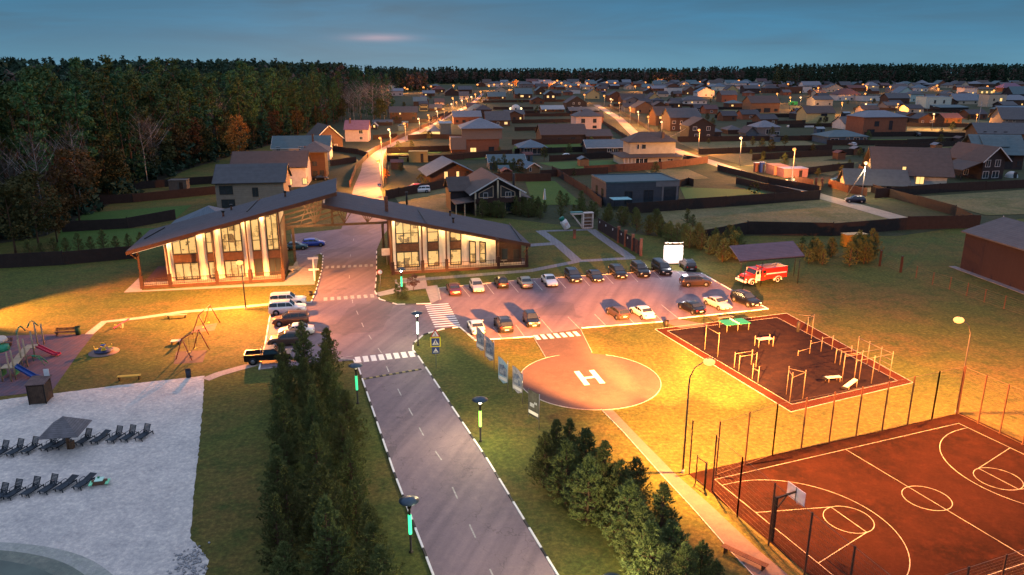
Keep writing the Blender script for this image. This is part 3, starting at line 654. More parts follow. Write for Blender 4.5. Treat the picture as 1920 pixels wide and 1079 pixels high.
# fire engine
def fire_engine():
    p = (G(1397, 540) + G(1476, 531)) / 2 + Vector((-.4, 1.6, 0))
    t = thing('fire_engine', 'old red fire engine with white doors and bumper under the tiled canopy', 'fire engine', p, R(201))
    Mr = paint('fire_red', (.55, .03, .02), 0); Mw = paint('fire_white', (.75, .73, .72), 0)
    y = 1.2
    b = MB()
    b.box((-1.9, 0, 1.75), (4.2, 2.44, 1.75))                                     # rear body
    b.add([(x, s * y * k, z_) for s in (-1, 1) for x, z_, k in ((.2, .75, 1), (.2, 2.5, .96), (1.7, 2.5, .94), (2.15, 1.75, .98), (2.15, .75, 1))], [(0, 1, 2, 3, 4)[::-1], (5, 6, 7, 8, 9)] + [(i, (i + 1) % 5, 5 + (i + 1) % 5, 5 + i) for i in range(5)])
    b.add([(x, s * yy, z_) for s in (-1, 1) for x, z_, yy in ((2.15, .8, .95), (2.15, 1.75, .9), (3.3, 1.62, .78), (3.62, 1.45, .74), (3.66, .8, .85))], [(0, 1, 2, 3, 4)[::-1], (5, 6, 7, 8, 9)] + [(i, (i + 1) % 5, 5 + (i + 1) % 5, 5 + i) for i in range(5)])
    b.mi(1); b.box((0, 0, .62), (7, 1.2, .3)); b.build('body', [Mr, M_under], t)
    b = MB(); b.box((3.85, 0, .78), (.3, 2.4, .3)); b.build('bumper', Mw, t)
    b = MB(); b.box((3.69, 0, 1.15), (.05, 1.1, .5)); b.build('grille', M_dark, t)
    b = MB(); b.box((3.1, -.2, 1.70), (.5, .5, .03), ry=.12); b.build('bonnet_letters', Mw, t)
    for s in (-1, 1):
        b = MB(); b.box((1.55, s * 1.215, 1.6), (.95, .05, 1.65)); d = b.build('door', Mw, t)
        b = MB(); b.box((1.68, s * 1.245, 2.08), (.5, .03, .55)); b.build('window', M_glass, d)
        b = MB(); b.box((1.15, s * 1.245, 2.08), (.2, .03, .5)); b.build('window', M_glass, d)
        b = MB(); b.box((.45, s * 1.235, 2.1), (.55, .04, .5)); b.build('window', M_glass, t)
        b = MB(); b.box((-1.9, s * 1.235, 1.72), (3.9, .03, .2)); b.build('white_stripe', Mw, t)
        for x0 in (2.55, -2.3):
            b = MB(); n = 12
            for i in range(n):
                a0, a1 = math.pi * i / n, math.pi * (i + 1) / n
                b.bar((x0 + .68 * math.cos(a0), s * 1.16, .52 + .68 * math.sin(a0)), (x0 + .68 * math.cos(a1), s * 1.16, .52 + .68 * math.sin(a1)), .36, .07)
            b.build('mudguard', Mw, t)
            q = MB(); q.lathe([(.3, -.14), (.5, -.13), (.5, .13), (.3, .14)], (0, 0, 0), 20, 'Y'); o = q.build('wheel', M_tyre, t); o.location = (x0, s * 1.02, .5)
            q = MB(); q.lathe([(.31, -.15), (.26, -.155), (.26, -.08), (0, -.08), (0, .08), (.26, .08), (.26, .155), (.31, .15)], (0, 0, 0), 20, 'Y'); q.build('rim', Mw, o); q = MB(); q.lathe([(.22, -.16), (0, -.17), (0, .17), (.22, .16)], (0, 0, 0), 14, 'Y'); q.build('hub', M_dark, o)
        b = MB(); b.lathe([(0, 0), (.14, 0), (.14, .06), (0, .06)], (0, 0, 0), 12, 'Y'); o = b.build('headlight', M_lampg, t); o.rotation_euler = (0, 0, R(-90)); o.location = (3.62, s * .95, 1.1)
        b = MB(); b.lathe([(0, 0), (.15, 0), (.15, .02), (0, .02)], (-.2 + .5, s * 1.235 if s > 0 else -1.255, 1.45), 12, 'Y'); b.build('emblem', mat('emblem_gold', (.6, .3, .05), .5), t)
        cu = bpy.data.curves.new('lettering', 'FONT'); cu.body = '01'; cu.size = .42; cu.align_x = 'CENTER'; cu.extrude = .004
        to = bpy.data.objects.new('tmp', cu); COL.objects.link(to); dg = bpy.context.evaluated_depsgraph_get(); me = bpy.data.meshes.new_from_object(to.evaluated_get(dg)); bpy.data.objects.remove(to)
        me.materials.clear(); me.materials.append(mat('letter_red', (.3, .03, .03), .6))
        o = link('lettering', me, t, (1.5, s * 1.248, 1.15)); o.rotation_euler = (R(90), 0, R(180) if s > 0 else 0)
    b = MB(); b.add([(2.17, -1.08, 1.8), (2.17, 1.08, 1.8), (1.8, 1.05, 2.42), (1.8, -1.05, 2.42)], [(0, 1, 2, 3)]); b.build('windshield', M_glass, t)
    b = MB(); b.lathe([(.09, 0), (.09, .15), (0, .2)], (1.2, .5, 2.5), 10); b.build('beacon', mat('beacon_amber', (.8, .35, .1), .3), t)
    b = MB()
    for yy in (-.55, -.15): b.bar((-3.8, yy, 2.78), (.6, yy, 2.78), .07)
    for k in range(11): b.bar((-3.6 + k * .4, -.55, 2.78), (-3.6 + k * .4, -.15, 2.78), .04)
    for k in (-3, -1, .3): b.bar((k, -.35, 2.45), (k, -.35, 2.78), .05)
    b.build('ladder', M_rim, t)
fire_engine()
# ================================================================== LAMPS, SIGNS, STREET FURNITURE
M_pole = mat('pole_steel', (.10, .09, .08), .6); M_conc = mat('pole_concrete', (.33, .31, .29), .85, .2, 2.)
M_bulb = emat('sodium_bulb', (1., .38, .09), 2.7); M_bulb2 = emat('cool_bulb', (1., .88, .55), 40.)
M_bulbf = emat('street_bulb', (1., .32, .055), 2.1); M_bulbw = emat('street_bulb_pale', (1., .56, .26), 2.6)
def tall_lamp(px, py, hx, hy, label, watt, col=SODIUM, smooth=2.5, bend=True, aim=(0, 0, -1), cone=162, bl=.22):
    p = G(px, py); top = ZT(p.y, hy) ; scale = ppm(p.y)
    vp = (hx - 960) / F * ((p.y * cs - (top - CH) * sn))     # world x of the head at the same depth
    dx = vp - p.x
    t = thing('street_lamp', label, 'street lamp', p)
    b = MB()
    if bend: b.tube([(0, 0, 0), (0, 0, top - 2.2), (.03 * dx, 0, top - 1.4), (.25 * dx, 0, top - .6), (.8 * dx, 0, top + .02)], [.09, .07, .055, .045, .04])
    else: b.tube([(0, 0, 0), (0, 0, top), (dx, 0, top + .1)], [.1, .07, .05])
    b.build('post', M_pole, t)
    b = MB(); b.tube([(dx * .78, 0, top + .04), (dx * .9, 0, top + .1), (dx * 1.2 + .1, 0, top + .14)], [.06, .15, .1], 10); h = b.build('lamp_head', M_pole, t)
    b = MB(); b.sphere((dx, 0, top - .08), .40, 12, (1.25, 1, .8)); b.build('bulb', M_bulb, h)  # bulb enlarged to stand in for glare around the lamp
    b = MB(); b.lathe([(.14, 0), (.14, .3), (.09, .34)], (0, 0, 0), 10); b.build('footing', M_conc, t)
    point('lamp_light', (dx, 0, top - .5), col, watt, .12, smooth, t, (cone, bl), Vector(aim).to_track_quat('-Z', 'Y').to_euler())
    return t
tall_lamp(1280, 887, 1330, 677, 'tall curved lamp post with a bright orange lamp between helipad and court gate', 900000, smooth=1000, aim=(.42, .22, -.88), cone=150, bl=.6)
for az_ in (-24, -2, 20):     # spots added at the lantern to brighten the car park, kept below the horizon
    point('lamp_light', Vector((0, 0, 9.55)) + G(1280, 887) + Vector((2.1, 0, 0)), SODIUM, 5000000, .12, 3500, None, (32, .7), Vector((math.sin(R(az_)) * .93, math.cos(R(az_)) * .93, -.36)).to_track_quat('-Z', 'Y').to_euler())
tall_lamp(1793, 775, 1798, 599, 'tall lamp post with glowing orange lamp behind the far corner of the court', 400000, smooth=700)
lp = tall_lamp(461, 580, 449, 492, 'thin dark lamp post on the lawn in front of the left gatehouse wing', 230000, smooth=230, bend=False)
tall_lamp(-110, 605, -95, 520, 'lamp post standing left of the picture edge beside the playground', 330000, smooth=300, aim=(.75, .35, -.5), cone=84, bl=.5)
# decorative mushroom lamps with a glowing tube in the shaft
def mushroom(px, py, lit, label, tube):
    p = G(px, py)
    t = thing('mushroom_lamp', label, 'garden lamp', p, 0, 'mushroom lamps with glowing shafts'); H_ = 4.35
    b = MB(); b.lathe([(.16, 0), (.16, .1), (.085, .14), (.085, 1.55), (0, 1.56)], n=12); b.build('post', M_dark, t)
    b = MB(); b.lathe([(.11, 1.52), (.125, 1.6), (.125, 3.0), (.11, 3.08)], n=14); b.build('glowing_tube', tube, t)
    b = MB(); b.lathe([(.085, 3.05), (.085, 3.55), (.15, 3.6), (.15, 3.7)], n=12)
    for k in range(3): a = 2.1 * k; b.bar((.14 * math.cos(a), .14 * math.sin(a), 3.65), (.14 * math.cos(a), .14 * math.sin(a), H_ - .2), .025)
    b.build('neck', M_dark, t)
    b = MB(); b.lathe([(0, H_ + .1), (.35, H_ + .02), (.72, H_ - .14), (.7, H_ - .17), (.3, H_ - .08), (0, H_ - .06)], n=24); b.build('shade', mat('shade_metal', (.05, .08, .11), .35, metal=.4), t)
    b = MB(); b.sphere((0, 0, 3.92), .13, 10, (1, 1, 1.3)); b.build('bulb', M_bulb2 if lit else M_white, t)
    if lit: point('lamp_light', (0, 0, 3.92), YEL, 3600 * lit, .3, 34., t)
    return t
T1 = emat('tube_white', (.8, 1., .82), 3.2); T2 = emat('tube_lime', (.45, 1., .12), 3.); T3 = emat('tube_green', (.05, .95, .38), 1.9); T4 = emat('tube_mint', (.04, .8, .30), 1.6)
mushroom(784, 648, 1.6, 'lit mushroom lamp with white glowing shaft on the corner by the zigzag crossing', T1)
mushroom(901, 828, 2.6, 'lit mushroom lamp with lime green glowing shaft beside the banners', T2)
mushroom(1144, 1199, 5., 'brightly lit mushroom lamp at the bottom edge between the pines', T2)
mushroom(754, 556, 1.0, 'lit mushroom lamp with mint shaft next to the gatehouse round sign', T3)
mushroom(671, 757, 0, 'unlit mushroom lamp with green shaft beside the speed bump', T4)
mushroom(771, 1036, 0, 'nearest unlit mushroom lamp with bright green shaft between pines and road', T3)
# village street lamps: photo head positions, base rows
SLG = 'lamps along the village streets'
def pole_lamp_mesh(h, kind):
    b = MB(); b.tube([(0, 0, 0), (0, 0, h)], [.14, .09], 6); return b.mesh('post', M_conc)
PL = {}
def street_lamp(px, pyb, pyh, label, power=1., pale=False, light=True, extra=0):
    p = G(px, pyb); h = max(6.0, min(11., ZT(p.y, pyh)))
    t = thing('street_lamp', label, 'street lamp', p, 0, SLG)
    hh = h + extra
    b = MB(); b.tube([(0, 0, 0), (0, 0, hh + .5)], [.15, .1], 6); b.build('post', M_conc, t)
    far = p.y > 450; r = .55 if not far else .55 + (p.y - 450) * .0014  # oversized bulb radius stands in for the lamp's glare
    b = MB(); b.box((-.35, -.35, h + .12), (.5, .55, .16)); b.bar((0, 0, h), (-.3, -.3, h + .1), .06); b.build('lamp_head', M_dark, t)
    b = MB(); b.sphere((-.4, -.5, h - .02), r, 8, (1, 1, .75)); b.build('bulb', M_bulbw if pale else M_bulbf, t)
    if light: point('lamp_light', (-.4, -.6, h - .45 - r), (1., .46, .15) if pale else (1., .32, .055), 38000 * power, .25, 32., t)
    return t
near = [(715, 358, 302, 2.2, 0), (733, 285, 243, 1.8, 1), (761, 267, 232, 1., 0), (787, 249, 223, .9, 1), (805, 239, 216, .9, 0), (821, 231, 209, .9, 1), (833, 225, 205, .9, 0), (848, 212, 199, .8, 1), (857, 208, 195, .8, 0), (867, 204, 190, .8, 1), (876, 200, 188, .8, 0), (885, 196, 184, .8, 1), (892, 190, 180, .8, 0), (902, 184, 173, .8, 0),
        (716, 290, 259, 1.6, 0), (850, 202, 184, .8, 0)]
for i, (x, yb, yh, w_, pale) in enumerate(near):
    street_lamp(x, yb, yh, f'{"pale" if pale else "orange"} street lamp on the left village street, {ORD[i]} from the gatehouse' if i < 14 else ('street lamp with a small dim head at the bend of the left village street' if i == 14 else 'street lamp on a tall post left of the left village street'), w_, bool(pale))
right = [(1309, 287, 244, 1.3, 0), (1240, 258, 229, .4, 1), (1215, 248, 219, 1., 0), (1196, 240, 210, 1., 1), (1181, 233, 202, 1., 0), (1161, 221, 193, 1., 0), (1145, 212, 186, 1., 1), (1133, 202, 180, .9, 0), (1096, 193, 178, .8, 0),
         (1386, 313, 259, 1.2, 1), (1484, 345, 280, 1.6, 0), (1500, 200, 183, .6, 1), (1480, 206, 183, .7, 0), (1577, 216, 193, 1.2, 0), (1622, 212, 197, .8, 1), (1682, 212, 204, .9, 0), (1747, 244, 214, 1., 1), (1829, 236, 219, 1.4, 0), (1456, 194, 176, .8, 0), (1533, 180, 165, .7, 0), (1621, 190, 176, .7, 0), (1668, 175, 163, .7, 0), (1758, 178, 168, .7, 0), (1756, 170, 161, .5, 0), (1862, 182, 170, .9, 0), (1893, 170, 162, .6, 0), (1850, 172, 164, .6, 0), (1422, 172, 161, .8, 0), (1477, 168, 158, .5, 0), (1337, 183, 175, .7, 0), (1572, 180, 172, .4, 0), (1617, 170, 159, .5, 0)]
for i, (x, yb, yh, w_, pale) in enumerate(right):
    where = ('on the right village street' if i < 9 else 'right of the right street')
    street_lamp(x, yb, yh, f'{"pale" if pale else "orange"} lamp {where}, by {["the white balcony house","the leaning stay pole","the bright bend","the brown barn roof","the grey barn","the timber garage","the small gabled house","the far crossing","the dark gabled house","the meadow edge","the pink sheds","the green container","the open meadow","the yellow house","the brick house roof left","the brick house roof right","the empty field","the tall mast","the timber house","the back row left","the white hall","the back row middle","the blue roofs low","the blue roofs high","the lit facade","the last roof at right","the long facade","the forest edge middle","the forest foot","the yellow terrace house","the long roof","the lit terrace"][i]}', w_, bool(pale), light=True)
far_l = [(715, 171, 167), (728, 180, 176), (760, 175, 166), (765, 178, 171), (795, 174, 167), (809, 172, 166), (851, 170, 165), (896, 168, 164), (917, 170, 165), (927, 168, 164), (972, 161, 156), (941, 166, 162), (960, 169, 164), (955, 167, 162), (1021, 160, 155), (1031, 159, 155), (1040, 163, 160), (1045, 159, 155), (1053, 164, 161), (1061, 170, 166), (1101, 165, 161), (1104, 158, 154), (1138, 163, 158), (1153, 164, 160), (1191, 172, 166), (1210, 163, 160), (1216, 174, 169), (1282, 166, 160), (1328, 166, 163), (1312, 162, 157), (1070, 172, 167), (956, 180, 174), (1240, 158, 154), (1385, 159, 155), (1085, 168, 163)]
for i, (x, yb, yh) in enumerate(far_l):
    street_lamp(x, yb, yh, 'tiny distant orange street lamp among the far roofs', .9, light=(i % 2 == 0))['group'] = 'distant street lamps among the far roofs'
# stay pole and utility poles
def upole(px, py, pyt, label, stay=None, arm=False):
    p = G(px, py); h = ZT(p.y, pyt); t = thing('utility_pole', label, 'utility pole', p)
    b = MB(); b.tube([(0, 0, 0), (0, 0, h)], [.16, .1], 8); b.build('post', M_conc, t)
    if stay: q = G(*stay) - p; b = MB(); b.tube([(q.x, q.y, 0), (0, 0, h * .93)], [.12, .1], 6); b.build('stay', M_conc, t)
    if arm: b = MB(); b.box((0, 0, h - .4), (1.6, .1, .1)); b.build('crossarm', M_conc, t)
    return t
upole(1615, 371, 312, 'concrete pole with slanted stay in front of the small white hall', (1588, 367))
b = MB(); p = G(1615, 371); t = [o for o in COL.objects if o.name == 'utility_pole'][0]; h = ZT(p.y, 306)
b.sphere((-.1, -.2, h), .42, 10, (1, 1, 1)); b.build('bulb', M_bulbw, t); point('lamp_light', (-.2, -.8, h - .6), (1., .75, .42), 6500, .25, 1.5, t)
upole(1299, 262, 232, 'slender concrete pole with long stay left of the dark two-storey house', (1255, 258))
upole(1829, 262, 190, 'very tall mast above the timber roofs on the right', None)
upole(1718, 212, 190, 'pair of crossed poles near the mint coloured flat house', (1713, 212), True)
upole(1738, 212, 185, 'utility pole with crossarm right of the crossed poles', None, True)
upole(719, 352, 275, 'dark tall utility pole beside the first street lamp', None)
upole(1877, 432, 405, 'slender grey pole standing by the fence junction', None)
# small bollard on road verge
# signs
M_sblue = mat('sign_blue', (.02, .05, .22), .5); M_sred = mat('sign_red', (.5, .03, .02), .5); M_syel = mat('sign_yellow', (.75, .62, .03), .5); M_sw = mat('sign_white', (.78, .78, .78), .5)
def textmesh(body, size, m, ext=.004):
    cu = bpy.data.curves.new('lettering', 'FONT'); cu.body = body; cu.size = size; cu.align_x = 'CENTER'; cu.align_y = 'CENTER'; cu.extrude = ext
    to = bpy.data.objects.new('tmp', cu); COL.objects.link(to); dg = bpy.context.evaluated_depsgraph_get(); me = bpy.data.meshes.new_from_object(to.evaluated_get(dg)); bpy.data.objects.remove(to)
    me.materials.clear(); me.materials.append(m); me.name = 'lettering'; return me
t = thing('road_sign', 'road sign stack with red warning triangle, yellow bordered crossing sign and blue hump sign', 'road sign', G(818, 691), R(6))
b = MB(); b.tube([(0, .04, 0), (0, .04, 4.3)], .035, 8); b.build('post', M_rim, t)
def tri(b, w_, cz, y, up=1): b.add([(-w_ / 2, y, cz - w_ * .29), (w_ / 2, y, cz - w_ * .29), (0, y, cz + w_ * .58), (-w_ / 2, y + .02, cz - w_ * .29), (w_ / 2, y + .02, cz - w_ * .29), (0, y + .02, cz + w_ * .58)], [(0, 1, 2), (5, 4, 3), (0, 3, 4, 1), (1, 4, 5, 2), (2, 5, 3, 0)])
b = MB(); tri(b, 1.15, 4.12, 0); b.mi(1); tri(b, .78, 4.11, -.012); b.mi(2); b.sphere((-.05, -.02, 4.3), .05, 6); b.bar((-.05, -.02, 4.26), (.02, -.02, 4.05), .07); b.bar((.02, -.02, 4.07), (-.08, -.02, 3.93), .04); b.bar((.02, -.02, 4.07), (.12, -.02, 3.93), .04); b.build('warning_triangle', [M_sred, M_sw, M_black], t)
b = MB(); b.box((0, 0, 3.2), (1.2, .02, 1.2)); b.mi(1); b.box((0, -.012, 3.2), (.92, .02, .92)); b.mi(2); tri(b, .74, 3.1, -.035); b.mi(3); b.sphere((.0, -.05, 3.36), .05, 6); b.bar((0, -.05, 3.32), (0, -.05, 3.12), .08); b.bar((0, -.05, 3.14), (-.12, -.05, 2.95), .045); b.bar((0, -.05, 3.14), (.13, -.05, 2.95), .045); b.bar((0, -.05, 3.28), (.13, -.05, 3.18), .04); b.build('crossing_sign', [M_syel, M_sblue, M_sw, M_black], t)
b = MB(); b.box((0, 0, 2.2), (.82, .02, .8)); b.mi(1); tri(b, .62, 2.12, -.02); b.mi(2); b.box((0, -.045, 2.04), (.34, .01, .07)); b.build('hump_sign', [M_sblue, M_sw, M_black], t)
t = thing('round_road_sign', 'round speed limit sign with red rim beside the lit mushroom lamp', 'road sign', G(714, 541), R(8))
b = MB(); b.tube([(0, .04, 0), (0, .04, 2.5)], .03, 8); b.build('post', M_rim, t)
b = MB(); b.lathe([(0, .02), (.42, .02), (.42, 0), (0, 0)], (0, 0, 2.6), 24, 'Y'); b.mi(1); b.lathe([(0, 0), (.33, 0), (.33, -.01), (0, -.01)], (0, -.002, 2.6), 24, 'Y'); d = b.build('disc', [M_sred, M_sw], t)
o = link('lettering', textmesh('20', .42, M_black), t, (0, -.018, 2.6)); o.rotation_euler = (R(90), 0, 0)
t = thing('direction_sign', 'white T shaped sign post on the left island by the gatehouse', 'sign post', G(590, 527), R(10))
b = MB(); b.box((0, 0, 1.9), (.22, .12, 3.8)); b.build('post', M_wtrim, t)
b = MB(); b.box((0, -.08, 3.75), (1.6, .06, .34)); b.build('board', M_wtrim, t)
b = MB(); b.box((0, -.08, 1.9), (1.6, .06, .3)); b.build('board', M_wtrim, t)
t = thing('information_board', 'small pale notice board beside the right gatehouse wall', 'notice board', G(726, 497), R(12))
b = MB(); b.tube([(0, .05, 0), (0, .05, 1.9)], .04, 8); b.build('post', M_rim, t); b = MB(); b.box((0, 0, 2.3), (1.7, .05, 1.25)); b.build('board', M_sw, t)
t = thing('pedestrian_sign', 'small blue pedestrian crossing sign on the lit village street', 'road sign', G(712, 366))
b = MB(); b.tube([(0, .04, 0), (0, .04, 2.6)], .03, 6); b.build('post', M_rim, t); b = MB(); b.box((0, 0, 2.6), (.8, .03, .8)); b.mi(1); tri(b, .6, 2.52, -.03); b.build('board', [M_sblue, M_sw], t)
# upright banners beside the helipad
M_bn = [mat('banner_pale', (.38, .37, .42), .7, .7, 2.2, col2=(.12, .12, .16)), mat('banner_blue', (.14, .30, .46), .7, .7, 2., col2=(.35, .38, .42)), mat('banner_black', (.02, .02, .02), .7, .9, 1.5, col2=(.06, .06, .06))]
M_bw = mat('banner_white', (.62, .60, .62), .7)
words = ['village', 'comfort', 'meadow', 'market', 'forest']
for i, (x, y, c) in enumerate([(901, 671, 0), (918, 690, 0), (943, 733, 1), (970, 752, 0), (1000, 800, 2)]):
    t = thing('banner', ['pale grey upright banner with curved side, farthest of the row by the car park', 'pale banner with a leafy print, second from the car park', 'light blue upright banner in the middle of the row', 'pale banner with a dark round print, fourth from the car park', 'black and white upright banner nearest to the camera'][i], 'banner', G(x, y), R(-52), 'upright banners beside the helipad'); t.scale = (1.3, 1.3, 1.25)
    b = MB(); b.tube([(.62, .03, 0), (.62, .03, 2.9)], .03, 6); b.tube([(-.62, .03, .6), (-.62, .03, 2.9)], .025, 6); b.build('frame', M_rim, t)
    b = MB(); n = 8; L_ = [(-.62, .95)] + [(-.62, 2.95)] + [(lerp(-.62, .62, k / n), 2.95 - .45 * (k / n) ** 2) for k in range(1, n + 1)] + [(.62, .95), (.05, .7)]
    if c == 2: L_ = [(-.62, .8), (-.62, 2.9), (.62, 2.9), (.62, .8)]
    b.add([(x_, 0, z_) for x_, z_ in L_] + [(x_, .02, z_) for x_, z_ in L_], [tuple(reversed(range(len(L_)))), tuple(range(len(L_), 2 * len(L_)))]); b.build('cloth', M_bn[c], t)
    b = MB(); b.box((0, -.012, 1.12), (1.1, .01, .26)); b.mi(1); b.add([(-.5, -.014, 1.4), (.52, -.014, 1.4), (.52, -.014, 2.1), (.1, -.014, 2.4), (-.5, -.014, 2.3)], [(0, 1, 2, 3, 4)]); b.mi(2); b.box((-.15, -.02, 1.75), (.5, .008, .3)); b.box((.25, -.02, 2.0), (.3, .008, .18)); b.build('print', [M_bw, mat('banner_print', (.05, .08, .17), .7, .8, 3., col2=(.20, .22, .28)) if c < 2 else M_bn[2], mat('banner_light', (.32, .34, .42), .7, .5, 6.)], t)
# big white billboard
t = thing('billboard', 'large blank white billboard with wooden top rails behind the car park', 'billboard', G(1261, 497), R(4))
p = t.location; hb = ZT(p.y, 453); M_bb = mat('billboard_white', (.86, .84, .84), .5, .05)
b = MB(); b.box((0, 0, (hb - .9) / 2 + .25), (3.35, .1, hb - .9)); b.build('panel', M_bb, t)
for k in range(2): b = MB(); b.box((0, -.05, hb - .25 - k * .45), (3.35, .1, .14)); b.build('top_rail', mat('pale_wood', (.5, .38, .28), .7), t)
for s in (-1, 1): b = MB(); b.box((s * 1.5, .14, hb / 2), (.14, .14, hb)); b.build('post', M_dark, t)
point('billboard_fill', (0, -2.6, 5.2), (1, .95, .95), 2600, .3, .5, t)  # unseen light added to whiten the panel
# litter bins
def bin_(px, py, label, m, h=.95, r=.3):
    t = thing('litter_bin', label, 'litter bin', G(px, py)); b = MB(); b.lathe([(0, 0), (r * .85, 0), (r, h), (r * .93, h), (r * .8, .1), (0, .1)], n=14); b.build('drum', m, t)
    b = MB(); b.lathe([(r + .02, h - .06), (r + .02, h), (r - .04, h)], n=14); b.build('rim', M_dark, t)
bin_(354, 708, 'dark cylindrical litter bin standing at the edge of the sand', mat('bin_blue', (.03, .04, .06), .5))
bin_(1249, 614, 'dark litter bin beside the entrance of the workout ground', M_dark)
bin_(147, 628, 'green litter bin next to the bench by the playground', mat('bin_green', (.02, .07, .03), .6), 1.1, .35)
bin_(583, 554, 'small black bin on the verge near the gatehouse crossing', M_dark, .6)
# ================================================================== GATEHOUSE
GA = R(12.4); GO = Vector((-57.07, 112.55, 0))
gh_ = thing('gatehouse', 'long glass fronted gatehouse with two rising dark roofs spanning the main road', 'gatehouse', GO, GA)
zL = lambda u: 6.4 + (u + 1.1) * .25
zR = lambda u: 12.4 - (u - 27.9) * .2387
M_roof = mat('bitumen_tiles', (.078, .075, .086), .85, .18, .8, bump=.3, bands=(1, .33, .35), rand=0)
M_fascia = mat('fascia_brown', (.07, .032, .02), .7); M_stucco = mat('white_stucco', (.66, .58, .50), .85, .1, .6)
M_timber = mat('brown_timber', (.14, .065, .035), .75, .4, 2., bands=(3, .22, .5)); M_beam = mat('beam_timber', (.16, .09, .05), .7, .3, 1.5)
M_deck = mat('terrace_deck', (.42, .34, .27), .8, .2, 1., bands=(1, .15, .4)); M_rail = mat('railing_brown', (.045, .02, .014), .6)
def roofplane(u0, u1, zf, v0, v1, name):
    b = MB(); b.slab([(u0, v0, zf(u0)), (u1, v0, zf(u1)), (u1, v1, zf(u1)), (u0, v1, zf(u0))], .22); r = b.build(name, M_roof, gh_)
    b = MB()
    for v in (v0 - .03, v1 + .03): b.bar((u0, v, zf(u0) - .3), (u1, v, zf(u1) - .3), .14, .55)
    for u in (u0 - .03, u1 + .03): b.bar((u, v0, zf(u) - .3), (u, v1, zf(u) - .3), .12, .55)
    b.build('fascia', M_fascia, r)
    b = MB(); b.slab([(u0 + .1, v0 + .1, zf(u0) - .3), (u1 - .1, v0 + .1, zf(u1) - .3), (u1 - .1, v1 - .1, zf(u1) - .3), (u0 + .1, v1 - .1, zf(u0) - .3)], .06); b.build('soffit', M_beam, r)
    return r
rL = roofplane(-1.1, 30.1, zL, -1.5, 14.0, 'roof'); rR = roofplane(27.9, 61.2, zR, -1.5, 14.0, 'roof')
def hipmesh(b, x0, x1, y0, y1, ze, zr, ridge='x', t=.2):
    w = x1 - x0; d = y1 - y0; k = min(w, d) / 2
    if w >= d: a = (x0 + k, (y0 + y1) / 2, zr); c = (x1 - k, (y0 + y1) / 2, zr)
    else: a = ((x0 + x1) / 2, y0 + k, zr); c = ((x0 + x1) / 2, y1 - k, zr)
    P = [(x0, y0, ze), (x1, y0, ze), (x1, y1, ze), (x0, y1, ze)]
    if w >= d: fs = [[P[0], P[1], c, a], [P[1], P[2], c], [P[2], P[3], a, c], [P[3], P[0], a]]
    else: fs = [[P[0], P[1], a], [P[1], P[2], c, a], [P[2], P[3], c], [P[3], P[0], a, c]]
    for f in fs:
        if len(f) == 4 and (Vector(f[2]) - Vector(f[3])).length < .05: f = f[:3]
        b.slab(f, t)
M_blueroof = mat('blue_grey_roof', (.10, .135, .165), .7, .15, .8, bump=.2, bands=(0, .35, .4))
b = MB(); hipmesh(b, 0, 15, 12.5, 28.5, 5.2, 9.0); b.build('roof', M_blueroof, gh_)
b = MB(); b.box((7.5, 20.8, 2.5), (13.4, 14.2, 5.2)); b.build('wall', M_timber, gh_)
# walls
def wallpoly(name, pts, v0, v1, m):      # polygon in u,z extruded in v
    b = MB(); n = len(pts)
    b.add([(u, v0, z_) for u, z_ in pts] + [(u, v1, z_) for u, z_ in pts], [tuple(range(n)), tuple(reversed(range(n, 2 * n)))] + [(i, n + i, n + (i + 1) % n, (i + 1) % n) for i in range(n)])
    return b.build(name, m, gh_)
VW = 1.9
wallpoly('wall', [(3.4, .45), (20.9, .45), (20.9, zL(20.9) - .4), (3.4, zL(3.4) - .4)], VW, 12.0, M_stucco)
wallpoly('wall', [(38.5, .45), (56, .45), (56, zR(56) - .4), (38.5, zR(38.5) - .4)], VW, 12.0, M_stucco)
b = MB(); b.box((20.98, 7, 4.6), (.14, 10, 8.2)); b.build('side_cladding', M_timber, gh_)
b = MB(); b.box((38.42, 7, 4.6), (.14, 10, 8.2)); b.build('side_cladding', M_timber, gh_)
b = MB(); b.box((58.3, 7, 2.2), (4.5, 9.8, 3.6)); b.build('porch_wall', mat('porch_brick', (.075, .036, .024), .85, .3, 2., bands=(2, .2, .5)), gh_)
b = MB(); b.box((57.6, 2.05, 2.0), (1.1, .1, 1.9)); f = b.build('porch_window', M_dtrim, gh_); b = MB(); b.box((57.6, 1.98, 2.0), (.9, .05, 1.7)); b.build('pane', M_shop, f)
b = MB(); b.box((59.6, 2.05, 1.6), (1.0, .1, 2.2)); b.build('porch_door', M_dtrim, gh_)
b = MB(); b.box((57.2, .9, 1.2), (1.1, .7, .06)); b.box((57.2, .9, .84), (.1, .1, .7)); b.build('porch_table', M_deck, gh_)
for u0, u1 in ((-.2, 21.2), (38.2, 61.3)):
    b = MB(); b.box(((u0 + u1) / 2, 6.1, .22), (u1 - u0, 12.4, .44)); b.build('plinth', M_fascia, gh_)
    b = MB(); b.box(((u0 + u1) / 2, .98, .46), (u1 - u0 - .1, 1.84, .05)); b.build('terrace_floor', M_deck, gh_)
